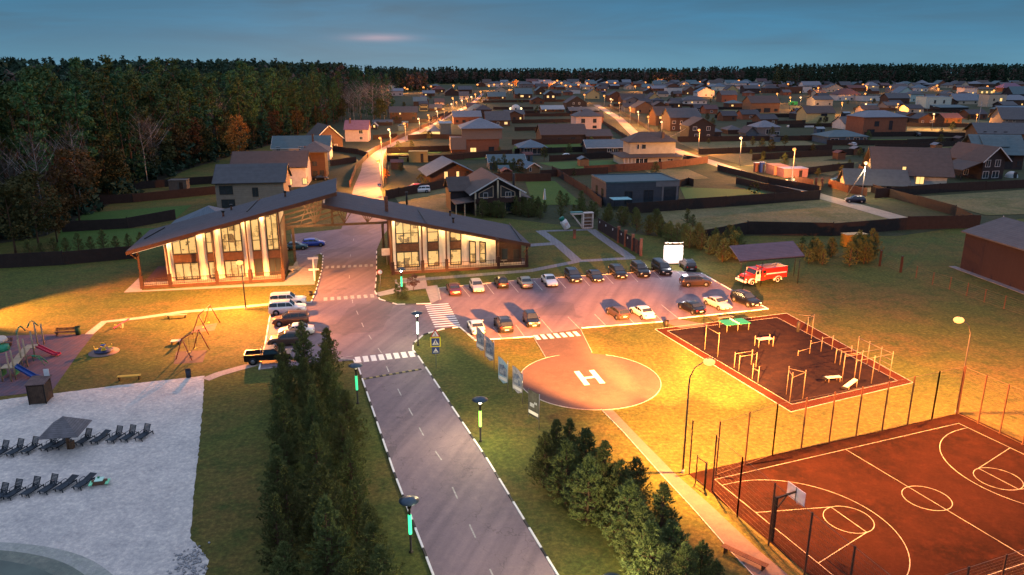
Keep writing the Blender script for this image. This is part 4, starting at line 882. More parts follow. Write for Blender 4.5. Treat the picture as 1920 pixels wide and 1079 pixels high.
def gwin(u0, u1, z0, za, zb, n, lit=True, bars=0):
    """one window: dark frame ring with mullions and a pane; top edge may slope from za to zb"""
    y = VW - .06; b = MB(); w = .2
    top = lambda u: za + (zb - za) * (u - u0) / (u1 - u0)
    b.bar((u0, y, z0), (u1, y, z0), .12, w); b.bar((u0, y, za), (u1, y, zb), .12, w)
    for k in range(n + 1):
        u = lerp(u0, u1, k / n); b.box((u, y, (z0 + top(u)) / 2), (w if k in (0, n) else .13, .13, top(u) - z0 + w))
    if bars: b.bar((u0, y - .01, z0 + bars), (u1, y - .01, z0 + bars), .1, .08)
    f = b.build('window', M_dtrim, gh_)
    b = MB(); y2 = VW - .035; b.add([(u0, y2, z0), (u1, y2, z0), (u1, y2, zb), (u0, y2, za)], [(0, 1, 2, 3)]); b.build('pane', M_litp if lit else M_shop, f)
def gbay(u0, u1, zf, n, lowlit=True, uplit=True, two=True):
    s = zf
    gwin(u0, u1, .65, 3.3, 3.3, n, lowlit)
    b = MB(); b.box(((u0 + u1) / 2, VW - .03, 4.02), (u1 - u0 + .2, .08, 1.22)); b.build('spandrel', M_timber, gh_)
    gwin(u0, u1, 4.75, max(5.5, s(u0) - 1.15), max(5.5, s(u1) - 1.15), n, uplit, 1.7 if s(u0) > 8.4 else 0)
gbay(4.7, 8.2, zL, 3); gbay(9.7, 10.6, zL, 1); gbay(12.1, 15.0, zL, 3); gbay(16.6, 17.8, zL, 1, False); gbay(18.9, 20.6, zL, 2, False)
gbay(39.2, 42.9, zR, 3); gbay(44.4, 46.2, zR, 1); gbay(48.2, 50.0, zR, 1)
gwin(51.5, 52.5, .8, 4.6, 4.4, 1, True, 1.5); gwin(53.2, 54.2, .8, 4.4, 4.2, 1, True, 1.5)
# pilasters and round lit columns behind the railing, corner posts
for u in (3.9, 9.0, 11.35, 15.8, 18.35): 
    b = MB(); b.box((u, VW - .12, (zL(u)) / 2), (.55, .22, zL(u) - 1.0)); b.build('pilaster', M_stucco, gh_)
for u in (38.8, 43.7, 47.2, 50.8, 52.85, 54.6, 55.6):
    b = MB(); b.box((u, VW - .12, (zR(u)) / 2), (.55, .22, zR(u) - 1.0)); b.build('pilaster', M_stucco, gh_)
cols = [(0, zL), (4.1, zL), (11.0, zL), (16.0, zL), (21, zL), (38.4, zR), (43.3, zR), (47.3, zR), (56.1, zR), (61.0, zR)]
for u, zf in cols:
    b = MB(); b.box((u, .12, 1.05), (.5, .5, 2.1)); b.build('post_base', M_rail, gh_)
    zt = zf(u) - .45
    if 0 < u < 61: b = MB(); b.tube([(u, .12, 2.0), (u, .12, zt)], .14, 10); b.build('column', M_beam, gh_)
    else: b = MB(); b.box((u, .12, zt / 2 + .9), (.3, .3, zt - 1.9)); b.build('column', M_rail, gh_)
# railing bays
us = sorted([c[0] for c in cols])
for a_, c_ in zip(us, us[1:]):
    if a_ == 21: continue
    b = MB(); b.bar((a_ + .25, .12, 1.5), (c_ - .25, .12, 1.5), .07, .07); b.bar((a_ + .25, .12, .62), (c_ - .25, .12, .62), .05, .05)
    n = int((c_ - a_) / .28)
    for k in range(1, n): u = lerp(a_, c_, k / n); b.bar((u, .12, .48), (u, .12, 1.5 + (.12 if k % 7 == 0 else 0)), .035 if k % 7 else .08)
    b.build('railing', M_rail, gh_)
# porch truss at both far ends
for u, zf in ((-.6, zL), (61.0, zR)):
    b = MB(); b.bar((u, -1.2, zf(u) - .8), (u, 2.5, zf(u) - 2.6), .12); b.build('brace', M_beam, gh_)
# open timber trusses over the road
VB = 12.2
for k in range(6):
    o_ = 1.9 + k * .85; b = MB(); b.bar((20.9, VB, zL(20.9) - o_), (30.2, VB, zL(30.2) - o_), .16, .28); b.build('truss_beam', M_beam, gh_)
for u in (23.5, 26.5): b = MB(); b.bar((u, VB - .25, zL(u) - 6.3), (u + 2.0, VB - .25, zL(u + 2) - 1.2), .14, .16); b.build('truss_brace', M_beam, gh_)
b = MB(); b.box((29.7, VB, 6.3), (17.8, .3, .4)); b.build('lower_chord', M_beam, gh_)
for vv in (VB - .1,):
    for u0 in (26.0, 31.0, 35.0):
        z0_ = 6.4 if vv > 5 else 7.4
        for k in range(-2, 3):
            u1 = u0 + k * 1.15
            zt = min(zL(u1) if u1 < 28.8 else zR(u1), 12.6) - .7
            b = MB(); b.bar((u0, vv, z0_ + .1), (u1, vv, max(z0_ + .6, zt - abs(k) * .25)), .12, .14); b.build('truss_fan', M_beam, gh_)
for u in (22.2, 29.0, 37.6):
    b = MB(); b.box((u, VB, 3.2), (.42, .42, 6.2)) if u != 29.0 else b.box((u, VB, 8.6), (.4, .4, 4.4)); b.build('truss_column', M_beam, gh_)
for k in range(7):
    v_ = 1.5 + k * 1.7; b = MB(); b.bar((21, v_, zL(21) - .75), (28.4, v_, zL(28.4) - .75), .16, .26); b.build('rafter', M_beam, gh_)
    b = MB(); b.bar((28.4, v_, zR(28.4) - .75), (38.4, v_, zR(38.4) - .75), .16, .26); b.build('rafter', M_beam, gh_)
# raised lantern gap between the two roofs
b = MB(); b.box((28.15, 6, 13.0), (.3, 14.6, 1.0)); b.build('clerestory', M_stucco, gh_)
b = MB(); b.slab([(-.4, -1.35, zL(-.4) - .62), (6.5, -1.35, zL(6.5) - .62), (6.5, -1.2, zL(6.5) - .62), (-.4, -1.2, zL(-.4) - .62)], .05); b.build('light_strip', emat('led_strip', (1., .6, .3), 1.2), gh_)
# steps at the inner corner of the left wing
for k in range(3): b = MB(); b.box((21.9 + k * .35, 6.5, .36 - k * .14), (1.0, 2.4, .14)); b.build('step', M_deck, gh_)
# roof fittings, found on the roof planes
def on_roof(px, py, zf):
    u_ = (px - 960) / F; v_ = (539.5 - py) / F; d = Vector((u_, cs + v_ * sn, -sn + v_ * cs)); lo, hi = 90., 180.
    for _ in range(40):
        m = (lo + hi) / 2; p = Vector((0, 0, CH)) + d * m; q = p - GO; u = q.x * math.cos(GA) + q.y * math.sin(GA); v = -q.x * math.sin(GA) + q.y * math.cos(GA)
        if p.z > zf(u): lo = m
        else: hi = m
    return u, v, p.z
for x, y, zf in ((419, 406, zL), (434, 394, zL), (535, 369, zL), (544, 358, zL), (844, 405, zR), (850, 418, zR)):
    u, v, z_ = on_roof(x, y, zf); b = MB(); b.tube([(u, v, z_ - .2), (u, v, z_ + .7)], .16, 8); b.mi(1); b.tube([(u, v, z_ + .7), (u, v, z_ + .95)], .26, 8); b.build('roof_vent', [M_timber, M_dark], gh_)
u, v, z_ = on_roof(725, 397, zR); b = MB()
for k in range(4): b.box((u, v + .1, z_ + .35 + k * .62), (.55, .6, .44))
b.box((u, v + .1, z_ + 1.0), (.42, .45, 3.0)); b.build('chimney', mat('brick_red', (.20, .08, .05), .85, .3, 3.), gh_)
u, v, z_ = on_roof(763, 383, zR); b = MB(); b.tube([(u, v, z_ - .2), (u, v, z_ + 2.0)], .17, 8); b.box((u, v, z_ + 2.1), (.5, .5, .2)); b.build('flue', M_dark, gh_)
for (x0, y0, x1, y1, zf) in ((271, 449, 309, 428, zL), (463, 398, 487, 373, zL), (784, 395, 800, 420, zR), (929, 447, 936, 451, zR), (955, 420, 977, 452, zR)):
    a_ = on_roof(x0, y0, zf); c_ = on_roof(x1, y1, zf); b = MB(); b.bar((a_[0], a_[1], a_[2] + .1), (c_[0], c_[1], c_[2] + .1), .12, .14); b.build('snow_guard', M_dark, gh_)
GOLD = (1., .60, .22)
# architectural lights
for u in (4.0, 8.9, 11.5, 15.6, 18.3, 20.7): 
    point('wall_light', (u, 1.15, zL(u) - .95), GOLD, 480, .08, .4, gh_)
for u in (2.0, 6.5, 10.5, 14.5, 18.7): point('floor_light', (u, .9, 1.15), WARM, 42, .3, .6, gh_)
for u in (38.8, 43.4, 46.9, 50.8, 52.9, 55.5): point('wall_light', (u, 1.15, zR(u) - .95), GOLD, 480, .08, .4, gh_)
for u in (40.5, 45.3, 49.2, 53.5, 58.5): point('floor_light', (u, .9, 1.15), WARM, 42, .3, .6, gh_)
for u, v in ((21.5, 1.0), (21.6, 4.5), (21.6, 8.5), (38.0, 1.2), (38.0, 6.0)): point('wall_light', (u + (.6 if u < 30 else -.6), v, 6.0), WARM, 130, .12, .4, gh_)
point('truss_light', (24.5, 9.5, 8.0), (1., .62, .28), 900, .2, 1., gh_); point('truss_light', (33., 9.0, 7.0), (1., .55, .25), 160, .2, 1., gh_); point('truss_light', (28.8, 1.0, 12.0), (1., .7, .3), 160, .1, .3, gh_)
point('porch_light', (58.8, 1.2, 2.9), (1., .6, .28), 45, .1, .3, gh_)
# ================================================================== COURT, WORKOUT GROUND, PLAYGROUND, BEACH
M_fpost = mat('fence_post_paint', (.11, .05, .03), .7); M_steel = mat('sand_steel', (.24, .19, .14), .5, metal=.2)
M_wire = mat('wire', (.22, .15, .10), .55, metal=.3)
def wire_fence(pts, label, h=3.1, step=3.0, wires=9, px=True, posth=None, name='mesh_fence', hs=None):
    P = [G(*p) if px and not isinstance(p, Vector) else p for p in pts]
    t = thing(name, label, 'mesh fence', P[0]); o = P[0]
    for a, c in zip(P, P[1:]):
        L = (c - a).length; n = max(1, round(L / step))
        for k in range(n + (1 if c is P[-1] else 0)):
            q = a + (c - a) * (k / n) - o; b = MB(); b.box((q.x, q.y, h / 2), (.09, .09, h)); b.build('post', M_fpost, t)
        for k in range(n):
            q0 = a + (c - a) * (k / n) - o; q1 = a + (c - a) * ((k + 1) / n) - o; b = MB()
            for j in range(wires): z_ = .12 + (h - .2) * j / (wires - 1); b.bar((q0.x, q0.y, z_), (q1.x, q1.y, z_), .008 if 0 < j < wires - 1 else .014)
            b.build('mesh_panel', M_wire, t)
    return t
fpts = [C(-1.6, 4.4), C(-1.6, CW + 3)]
HF = 5.1
def big_fence(a, c, n, label, h=HF, name='mesh_fence'):
    t = thing(name, label, 'mesh fence', a)
    for k in range(n + 1):
        q = (c - a) * (k / n); b = MB(); b.box((q.x, q.y, h / 2), (.10, .10, h)); b.build('post', M_fpost, t)
    for k in range(n):
        q0 = (c - a) * (k / n); q1 = (c - a) * ((k + 1) / n); b = MB(); 
        for j in range(14): z_ = .12 + (h - .2) * j / 13; b.bar((q0.x, q0.y, z_), (q1.x, q1.y, z_), .007 if 0 < j < 13 else .022)
        m = 26
        for j in range(1, m): p_ = q0.lerp(q1, j / m); b.bar((p_.x, p_.y, .1), (p_.x, p_.y, h - .08), .005)
        b.build('mesh_panel', M_wire, t)
    return t
big_fence(G(1382, 969), G(1437, 1016) + (G(1437, 1016) - G(1335, 921)) * 2.2, 5, 'tall brown mesh fence along the near end of the court')
big_fence(G(1335, 921), G(1382, 969), 1, 'short bay of tall mesh fence next to the open court gate')
pA = G(1448, 855); pB = G(1747, 787)
big_fence(pA, pB, 6, 'tall brown mesh fence between the court and the workout lawn')
big_fence(G(1342, 893), pA, 2, 'brown fence bay with thick dark post near the left court corner')
big_fence(G(1747, 787), G(1793, 776), 1, 'fence bay ending at the far tall lamp post')
big_fence(G(1795, 777), G(1795, 777) + (G(1914, 835) - G(1849, 804)) * 2.6, 4, 'tall brown mesh fence closing the far right end of the court')
bp = C(4, CW + 1.9); big_fence(C(1.5, CW + 1.9), C(CL, CW + 1.9), 8, 'orange lit mesh fence along the near long side of the court', 3.4)
t = thing('court_gate', 'open dark metal gate frame at the left court corner', 'gate', G(1304, 906))
a = G(1321, 918) - t.location
b = MB(); b.tube([(0, 0, 0), (0, 0, 2.6)], .05, 6); b.tube([(0, 0, 2.4), (a.x, a.y, 2.4)], .04, 6); b.tube([(0, 0, .35), (a.x, a.y, .35)], .04, 6); b.tube([(a.x, a.y, 0), (a.x, a.y, 2.5)], .09, 6); b.build('gate_frame', M_dark, t)
b = MB(); b.box((0, -.06, 1.4), (.1, .08, .22)); b.build('handle', M_dark, t)
for x, y, top, label, th in ((1292, 890, 790, 'thin dark pole beside the curved lamp post', .09),):
    p = G(x, y); t = thing('fence_pole', label, 'pole', p); b = MB(); b.box((0, 0, ZT(p.y, top) / 2), (th, th, ZT(p.y, top))); b.build('post', M_fpost, t); b = MB(); b.box((0, 0, ZT(p.y, top) + .03), (th + .04, th + .04, .05)); b.build('cap', M_dark, t)
# basketball hoop
hp = G(1447, 1016); t = thing('basketball_hoop', 'basketball hoop with white backboard and dark post on the near side of the court', 'basketball hoop', hp, R(21.5))
b = MB(); b.box((0, 0, 1.85), (.18, .18, 3.7)); b.bar((0, 0, 3.6), (1.7, 0, 3.75), .12); b.bar((0, 0, 2.6), (.9, 0, 3.62), .08); b.build('post', M_dark, t)
b = MB(); b.box((1.75, 0, 3.55), (.05, 1.8, 1.1)); b.mi(1); b.box((1.75, 0, 3.55), (.09, .05, 1.1)); b.box((1.78, 0, 3.30), (.02, .6, .04)); b.box((1.78, 0, 3.75), (.02, .6, .04))
for s in (-1, 1): b.box((1.78, s * .3, 3.52), (.02, .04, .46))
b.build('backboard', [mat('board_white', (.62, .60, .68), .4), M_dark], t)
b = MB(); pts = [(2.1 + .23 * math.cos(R(k * 24)), .23 * math.sin(R(k * 24)), 3.05) for k in range(16)]; b.tube(pts, .015, 5, False); b.build('rim', mat('rim_orange', (.6, .14, .02), .5), t)
b = MB()
for k in range(12): a_ = R(k * 30); b.bar((2.1 + .23 * math.cos(a_), .23 * math.sin(a_), 3.05), (2.1 + .13 * math.cos(a_ + .4), .13 * math.sin(a_ + .4), 2.65), .012); b.bar((2.1 + .23 * math.cos(a_), .23 * math.sin(a_), 3.05), (2.1 + .13 * math.cos(a_ - .4), .13 * math.sin(a_ - .4), 2.65), .012)
b.build('net', M_sw, t)
# low fence right, behind the lawn, with its gate posts
wire_fence([(1649, 495), (1690, 511)], 'short run of low mesh fence behind the orange generator shrubs', 2.0, 4., 7, name='low_mesh_fence')
wire_fence([(1717, 522), (1748, 534), (1780, 543), (1812, 555), (1845, 567), (1882, 580), (1960, 606)], 'long run of low mesh fence in front of the dark shed', 2.0, 4.2, 7, name='low_mesh_fence')
for x, y, l in ((1688, 511, 'thick dark gate post on the left of the lawn gate'), (1649, 499, 'thick dark post near the shrubs behind the lawn')):
    t = thing('gate_post', l, 'gate post', G(x, y)); b = MB(); b.box((0, 0, 1.35), (.26, .26, 2.7)); b.build('post', M_rail, t); b = MB(); b.box((0, 0, 2.74), (.34, .34, .08)); b.build('cap', M_dark, t)
# garden bench by the footpath
def bench(p, rz, label, m, back=True, w=2.4):
    t = thing('bench', label, 'bench', p, rz)
    b = MB(); 
    for k in range(4): b.box((0, -.2 + k * .13, .46), (w, .1, .04))
    b.build('seat', m, t)
    if back: b = MB(); [b.box((0, .32 + .04 * k, .62 + k * .13), (w, .03, .1)) for k in range(3)]; b.build('backrest', m, t)
    for s in (-1, 1): b = MB(); b.box((s * w * .42, 0, .22), (.08, .5, .44)); b.bar((s * w * .42, .26, .4), (s * w * .42, .42, .95), .06) if back else None; b.build('leg', M_dark, t)
    return t
bench(G(1395, 1052), R(-44), 'long reddish bench beside the footpath at the bottom of the picture', mat('bench_red', (.16, .05, .03), .6), False, 3.4)
bench(G(126, 629), R(8), 'dark red bench with backrest at the top edge of the playground', mat('bench_dark', (.12, .035, .03), .6), True, 2.8)
bench(G(2, 650), R(12), 'brown bench partly cut off by the left picture edge', mat('bench_brown', (.22, .09, .05), .6), True, 2.6)
bench(G(243, 712), R(12), 'plain yellow backless bench on the grass above the sand', mat('bench_yellow', (.60, .42, .06), .6), False, 2.4)
bench(G(332, 597), R(10), 'long low pale bench beside the sandy path', mat('bench_pale', (.5, .32, .2), .7), False, 2.6)
# ---- workout equipment
def bars(name, label, posts, rails, group='steel exercise bars on the workout ground', r=.043):
    o = G(*posts[0][:2]); t = thing(name, label, 'exercise bars', o, 0, group); PP = []
    for x, y, top in posts:
        q = G(x, y); h = ZT(q.y, top); PP.append((q - o, h)); b = MB(); b.tube([(q.x - o.x, q.y - o.y, 0), (q.x - o.x, q.y - o.y, h)], r, 8); b.tube([(q.x - o.x, q.y - o.y, h - .02), (q.x - o.x, q.y - o.y, h + .09)], r * 1.35, 8); b.build('post', M_steel, t)
    for i, j, fi, fj in rails:
        (a, ha), (c, hc_) = PP[i], PP[j]; b = MB(); b.tube([(a.x, a.y, ha * fi), (c.x, c.y, hc_ * fj)], .03, 6); b.build('rail', M_steel, t)
    return t
Z5 = lambda X, Y: (1230 + X / 3.84, 570 + Y / 3.84)
def P5(*l): return [(*Z5(x, y), 570 + t_ / 3.84) for x, y, t_ in l]
bars('pull_up_bar', 'high single pull up bar near the left corner of the workout ground', P5((350, 333, 160), (443, 385, 212)), [(0, 1, .96, .96)])
bars('parallel_bars', 'pair of parallel bars at the left edge of the dark rubber', P5((562, 462, 355), (685, 440, 335), (595, 484, 375), (718, 458, 355)), [(0, 1, .95, .95), (2, 3, .95, .95)])
bars('sit_up_bench', 'low inclined sit up bench at the left edge of the dark rubber', P5((692, 545, 437), (733, 570, 457)), [(0, 1, .75, .75)])
bars('corner_pull_up_bars', 'tall three post pull up corner nearest to the court fence', P5((937, 655, 455), (962, 708, 500), (1055, 688, 483)), [(0, 2, .95, .95), (0, 1, .9, .9), (1, 2, .85, .95)])
bars('stepped_bars', 'row of four posts with bars at three heights near the far edge', P5((1022, 376, 340), (1105, 360, 268), (1187, 345, 243), (1265, 330, 232)), [(0, 1, .9, .45), (1, 2, .8, .75), (2, 3, .95, .95)])
bars('parallel_bars', 'low parallel bars just left of the climbing frame', P5((1288, 430, 328), (1405, 350, 305), (1323, 442, 342), (1440, 420, 330)), [(0, 1, .95, .95), (2, 3, .95, .95)])
bars('climbing_frame', 'big steel climbing frame with monkey bars on the right of the workout ground', P5((1338, 560, 358), (1602, 490, 315), (1427, 540, 405), (1680, 540, 350), (1462, 545, 340), (1550, 575, 378), (1447, 360, 240), (1517, 440, 275)), [(0, 1, .95, .95), (2, 3, .95, .95), (0, 4, .9, .9), (6, 7, .95, .95), (7, 1, .95, .95), (1, 3, .95, .95), (1, 3, .7, .7), (1, 3, .5, .5), (1, 3, .3, .3)], r=.046)
tm = bars('punching_bag_frame', 'steel frame with a hanging black punching bag at the far edge', P5((1118, 252, 80), (1085, 215, 100)), [(0, 1, .97, .97)])
h = ZT(tm.location.y, 592); b = MB(); b.tube([(0, 0, h * .97), (-1.8, .3, h)], .035, 6); b.build('arm', M_steel, tm)
b = MB(); b.lathe([(0, h - 2.3), (.2, h - 2.25), (.21, h - 1.0), (.1, h - .9), (.02, h - .85), (.02, h)], (-1.7, .28, 0), 12); b.build('punching_bag', M_black, tm)
t = thing('pommel_bench', 'small pink topped bench frame beside the table tennis table', 'exercise bench', G(1432, 650), R(15), 'steel exercise bars on the workout ground')
for x_, y_ in ((-1, -.4), (1, -.4), (-1, .45), (1, .45)): b = MB(); b.tube([(x_, y_, 0), (x_, y_, 1.35)], .05, 8); b.build('leg', M_steel, t)
b = MB(); b.box((0, 0, 1.05), (1.9, .75, .06)); b.build('seat', mat('pink_board', (.55, .30, .36), .6), t)
def press_bench(px, py, rz, tilt, label):
    t = thing('press_bench', label, 'exercise bench', G(px, py), rz, 'white padded benches')
    b = MB(); b.box((0, 0, .55), (1.9, .5, .08), ry=tilt); b.build('pad', mat('pad_white', (.68, .62, .52), .6), t)
    b = MB(); b.box((-.95, 0, .5 + math.sin(tilt) * .9), (.25, .6, .2)); b.build('headrest', M_black, t)
    for x_ in (-.6, .75):
        b = MB(); [b.tube([(x_, s * .3, 0), (x_, s * .3, .5 - x_ * math.sin(tilt))], .04, 6) for s in (-1, 1)]; b.build('leg', M_steel, t)
press_bench(1560, 716, R(10), 0., 'flat white exercise bench under the climbing frame')
press_bench(1593, 728, R(32), R(-16), 'inclined white sit up bench at the near corner of the workout ground')
t = thing('table_tennis_table', 'green table tennis table with steel legs near the car park', 'table tennis table', G(1376, 617), R(16))
for k in (-1, 1): b = MB(); b.box((k * .9, 0, .98), (1.75, 2.1, .05)); b.build('table_top', mat('table_green', (.02, .26, .16), .5), t)
b = MB(); b.box((0, 0, 1.08), (.05, 2.3, .16)); b.build('net', M_sw, t)
for x_ in (-1.6, 1.6, 0):
    for y_ in (-.9, .9): b = MB(); b.tube([(x_, y_, 0), (x_, y_, .96)], .045, 6); b.build('leg', M_steel, t)
t = thing('bench_board', 'pale narrow board bench behind the table tennis table', 'bench', G(1360, 604), R(16)); b = MB(); b.box((0, 0, .7), (2.3, .4, .06)); b.build('seat', M_steel, t)
for x_ in (-.9, .9): b = MB(); b.box((x_, 0, .34), (.08, .3, .68)); b.build('leg', M_steel, t)
# ---- playground
M_red_t = mat('red_paint', (.32, .06, .04), .6); M_yel_t = mat('yellow_plastic', (.75, .55, .05), .4); M_wood = mat('play_wood', (.42, .32, .20), .7, .3, 2.); M_pink = mat('red_plastic', (.50, .05, .09), .35); M_bluep = mat('blue_plastic', (.02, .07, .28), .35); M_gp = mat('green_plastic', (.02, .24, .12), .45)
def swing(pa, pb, topy, label):
    a_, c_ = G(*pa), G(*pb); o = (a_ + c_) / 2; t = thing('swing_frame', label, 'swing', o, 0, 'A-frame swings'); d = (c_ - a_); L = d.length; d.normalize(); n = Vector((-d.y, d.x, 0)); h = 2.6
    for s in (-1, 1):
        e = d * (s * L / 2)
        for q in (-1, 1): f_ = e + n * (q * 1.05); b = MB(); b.tube([(f_.x, f_.y, 0), (e.x * .94, e.y * .94, h)], .06, 6); b.build('leg', M_red_t, t)
    b = MB(); b.tube([tuple(-d * L * .48 + Vector((0, 0, h))), tuple(d * L * .48 + Vector((0, 0, h)))], .06, 6); b.build('top_beam', M_red_t, t)
    for s in ((-.2, .2) if L > 3 else (0,)):
        e = d * (s * L); b = MB(); b.box((e.x, e.y, .55), (.5, .25, .05), rz=math.atan2(d.y, d.x)); sw = b.build('swing_seat', M_yel_t, t)
        b = MB(); [b.bar((e.x + d.x * k, e.y + d.y * k, .55), (e.x + d.x * k, e.y + d.y * k, h), .015) for k in (-.24, .24)]; b.build('chain', M_dark, sw)
swing((345, 675), (378, 655), 615, 'nearer dark red A-frame swing with yellow seat')
swing((376, 628), (398, 606), 570, 'farther dark red A-frame swing lit orange by the lamp')
p = G(195, 661); t = thing('carousel', 'small round carousel with yellow seats on a grey disc', 'carousel', p)
b = MB(); b.lathe([(0, .02), (1.7, .02), (1.7, .06), (0, .06)], n=28); b.build('pad', mat('carousel_pad', (.22, .15, .13), .9), t)
b = MB(); b.lathe([(0, .2), (1.05, .2), (1.05, .32), (0, .32)], n=24); b.build('platform', mat('carousel_blue', (.04, .05, .12), .5), t)
b = MB(); b.tube([(0, 0, .3), (0, 0, .95)], .05); b.lathe([(0, .9), (.3, .9), (.3, .97), (0, .97)], n=14); b.build('hub', M_bluep, t)
for k in range(4): a_ = R(90 * k + 30); b = MB(); b.box((.72 * math.cos(a_), .72 * math.sin(a_), .55), (.55, .35, .08), rz=a_ + 1.57); b.box((.95 * math.cos(a_), .95 * math.sin(a_), .75), (.06, .4, .35), rz=a_); b.build('seat', M_yel_t, t)
t = thing('seesaw', 'red and white seesaw on the grass below the sandy path', 'seesaw', G(229, 615), R(68))
b = MB(); b.bar((-1.3, 0, .35), (1.3, 0, .85), .2, .07); b.build('board', M_pink, t); b = MB(); b.box((0, 0, .3), (.25, .35, .6)); b.build('stand', M_wood, t)
for s in (-1, 1): b = MB(); b.tube([(s * .95, -.2, .6 + s * .2 + .3), (s * .95, .2, .6 + s * .2 + .3)], .03, 6); b.build('handle', M_yel_t, t)
t = thing('sandpit_board', 'small square pale play board beside the nearer swing', 'play board', G(330, 645), R(10)); b = MB(); b.box((0, 0, .42), (1.1, .8, .06)); b.build('table_top', mat('pale_board', (.6, .52, .40), .6), t)
for x_ in (-.4, .4): b = MB(); b.box((x_, 0, .2), (.08, .6, .4)); b.build('leg', M_dark, t)
# climbing house
p = G(50, 700); t = thing('play_structure', 'wooden play structure with red slide, blue slide, arches and green mushroom roof', 'playground set', p, R(10))
U = lambda x, y: G(x, y) - p
rot = Matrix.Rotation(-R(10), 4, 'Z')
def LP(x, y): return rot @ U(x, y)
for x, y, tp in ((43, 690, 624), (52, 688, 614), (66, 672, 622), (83, 646, 608), (72, 652, 605), (38, 660, 620), (22, 716, 640), (30, 712, 650), (5, 716, 655)):
    q = LP(x, y); h = max(1.8, min(3.4, ZT(G(x, y).y, tp))); b = MB(); b.tube([(q.x, q.y, 0), (q.x, q.y, h)], .09, 8); b.build('post', M_wood, t)
def deck(x, y, z_, w_=1.3): q = LP(x, y); b = MB(); b.box((q.x, q.y, z_), (w_, w_, .1)); b.build('platform', M_wood, t); return q
d1 = deck(62, 668, 1.2); d2 = deck(20, 706, 1.2); 
def slide(q, e, m, z0=1.2):
    b = MB(); n = 8; pts = [Vector((lerp(q.x, e.x, k / n), lerp(q.y, e.y, k / n), max(.18, z0 * (1 - (k / n) * 1.12)))) for k in range(n + 1)]
    d = (e - q).normalized(); nn = Vector((-d.y, d.x, 0)) * .28
    for a_, c_ in zip(pts, pts[1:]): b.bar(a_, c_, .56, .04); b.bar(a_ + nn + Vector((0, 0, .1)), c_ + nn + Vector((0, 0, .1)), .05, .22); b.bar(a_ - nn + Vector((0, 0, .1)), c_ - nn + Vector((0, 0, .1)), .05, .22)
    b.build('slide', m, t)
slide(d1 + Vector((.6, 0, 0)), LP(112, 668), M_pink); slide(d2 + Vector((.6, 0, 0)), LP(76, 712), M_bluep)
for x0, y0, x1, y1 in ((38, 668, 55, 660), (58, 655, 78, 650)):
    q0, q1 = LP(x0, y0), LP(x1, y1); n = 12; b = MB(); pts = [(lerp(q0.x, q1.x, k / n), lerp(q0.y, q1.y, k / n), 2.7 + .75 * math.sin(math.pi * k / n)) for k in range(n + 1)]; b.tube(pts, .07, 6); b.build('arch', M_gp, t)
q = LP(38, 690); b = MB(); 
for k in range(6): b.bar(d1 + Vector((-.5, -.6 + k * .22, 1.2)), d2 + Vector((.3, .2 + k * .1, 1.2)), .04)
b.bar(d1 + Vector((-.4, 0, 1.2)), d2 + Vector((.3, .3, 1.2)), .9, .06); b.build('bridge', M_wood, t)
for k in range(7): a_ = R(k * 30 - 20); b = MB(); c_ = LP(60, 685); b.tube([(c_.x, c_.y, 1.2), (c_.x + 1.0 * math.cos(a_), c_.y + .8 * math.sin(a_), .9), (c_.x + 1.7 * math.cos(a_), c_.y + 1.3 * math.sin(a_), 0)], .035, 5); b.build('climbing_bar', M_gp, t)
q = LP(3, 690); b = MB(); b.lathe([(0, 2.9), (1.1, 2.65), (1.25, 2.2), (1.1, 2.1), (0, 2.4)], (q.x, q.y, 0), 16); b.build('mushroom_roof', M_gp, t)
q = LP(3, 686); b = MB(); b.lathe([(0, 3.5), (1.0, 3.35), (1.15, 3.0), (0, 2.9)], (q.x, q.y, 0), 16); b.build('mushroom_roof', mat('cream_plastic', (.7, .55, .45), .5), t)
for s in (0, 1): b = MB(); b.box((d2.x - .6 + s * 1.3, d2.y, .7), (.06, 1.2, 1.0)); b.build('side_panel', M_gp, t)
# small timber changing cabin
t = thing('changing_cabin', 'square dark timber changing cabin at the edge of the sand', 'cabin', G(78, 752), R(10))
for c_, d_ in (((0, -.85, 1.05), (1.5, .06, 1.9)), ((.78, 0, 1.05), (.06, 1.7, 1.9)), ((-.78, .1, 1.05), (.06, 1.5, 1.9)), ((0, .85, 1.05), (1.5, .06, 1.9))): b = MB(); b.box(c_, d_); b.build('wall', mat('old_planks', (.10, .06, .04), .85, .5, 2., bands=(3, .16, .8)), t)
for x_ in (-.78, .78):
    for y_ in (-.85, .85): b = MB(); b.box((x_, y_, 1.1), (.1, .1, 2.2)); b.build('post', M_dark, t)
b = MB(); b.box((0, .1, 2.25), (1.9, 2.1, .08), rx=.1); b.build('roof', mat('cabin_roof', (.16, .10, .09), .85, .4, 2., bands=(0, .16, .6)), t)
b = MB(); b.box((.55, .9, 2.75), (.5, .05, .75)); b.build('sign', M_sw, t)
# beach parasol hut
t = thing('beach_shelter', 'grey pyramid timber roof on a single post among the loungers', 'beach shelter', G(129, 842), R(8))
b = MB(); b.tube([(0, 0, 0), (0, 0, 2.7)], .14, 8); b.build('post', M_beam, t); b = MB(); b.box((.28, .1, .35), (.3, .5, .7)); b.build('base', M_beam, t)
Mr_ = mat('weathered_boards', (.17, .16, .165), .85, .35, 1.5, bands=(2, .12, .7))
for k in range(4):
    a0, a1 = R(45 + 90 * k), R(135 + 90 * k); b = MB(); b.slab([(2.35 * math.cos(a0), 2.35 * math.sin(a0), 1.95), (2.35 * math.cos(a1), 2.35 * math.sin(a1), 1.95), (0, 0, 3.25)], .06); b.build('roof_side', Mr_, t)
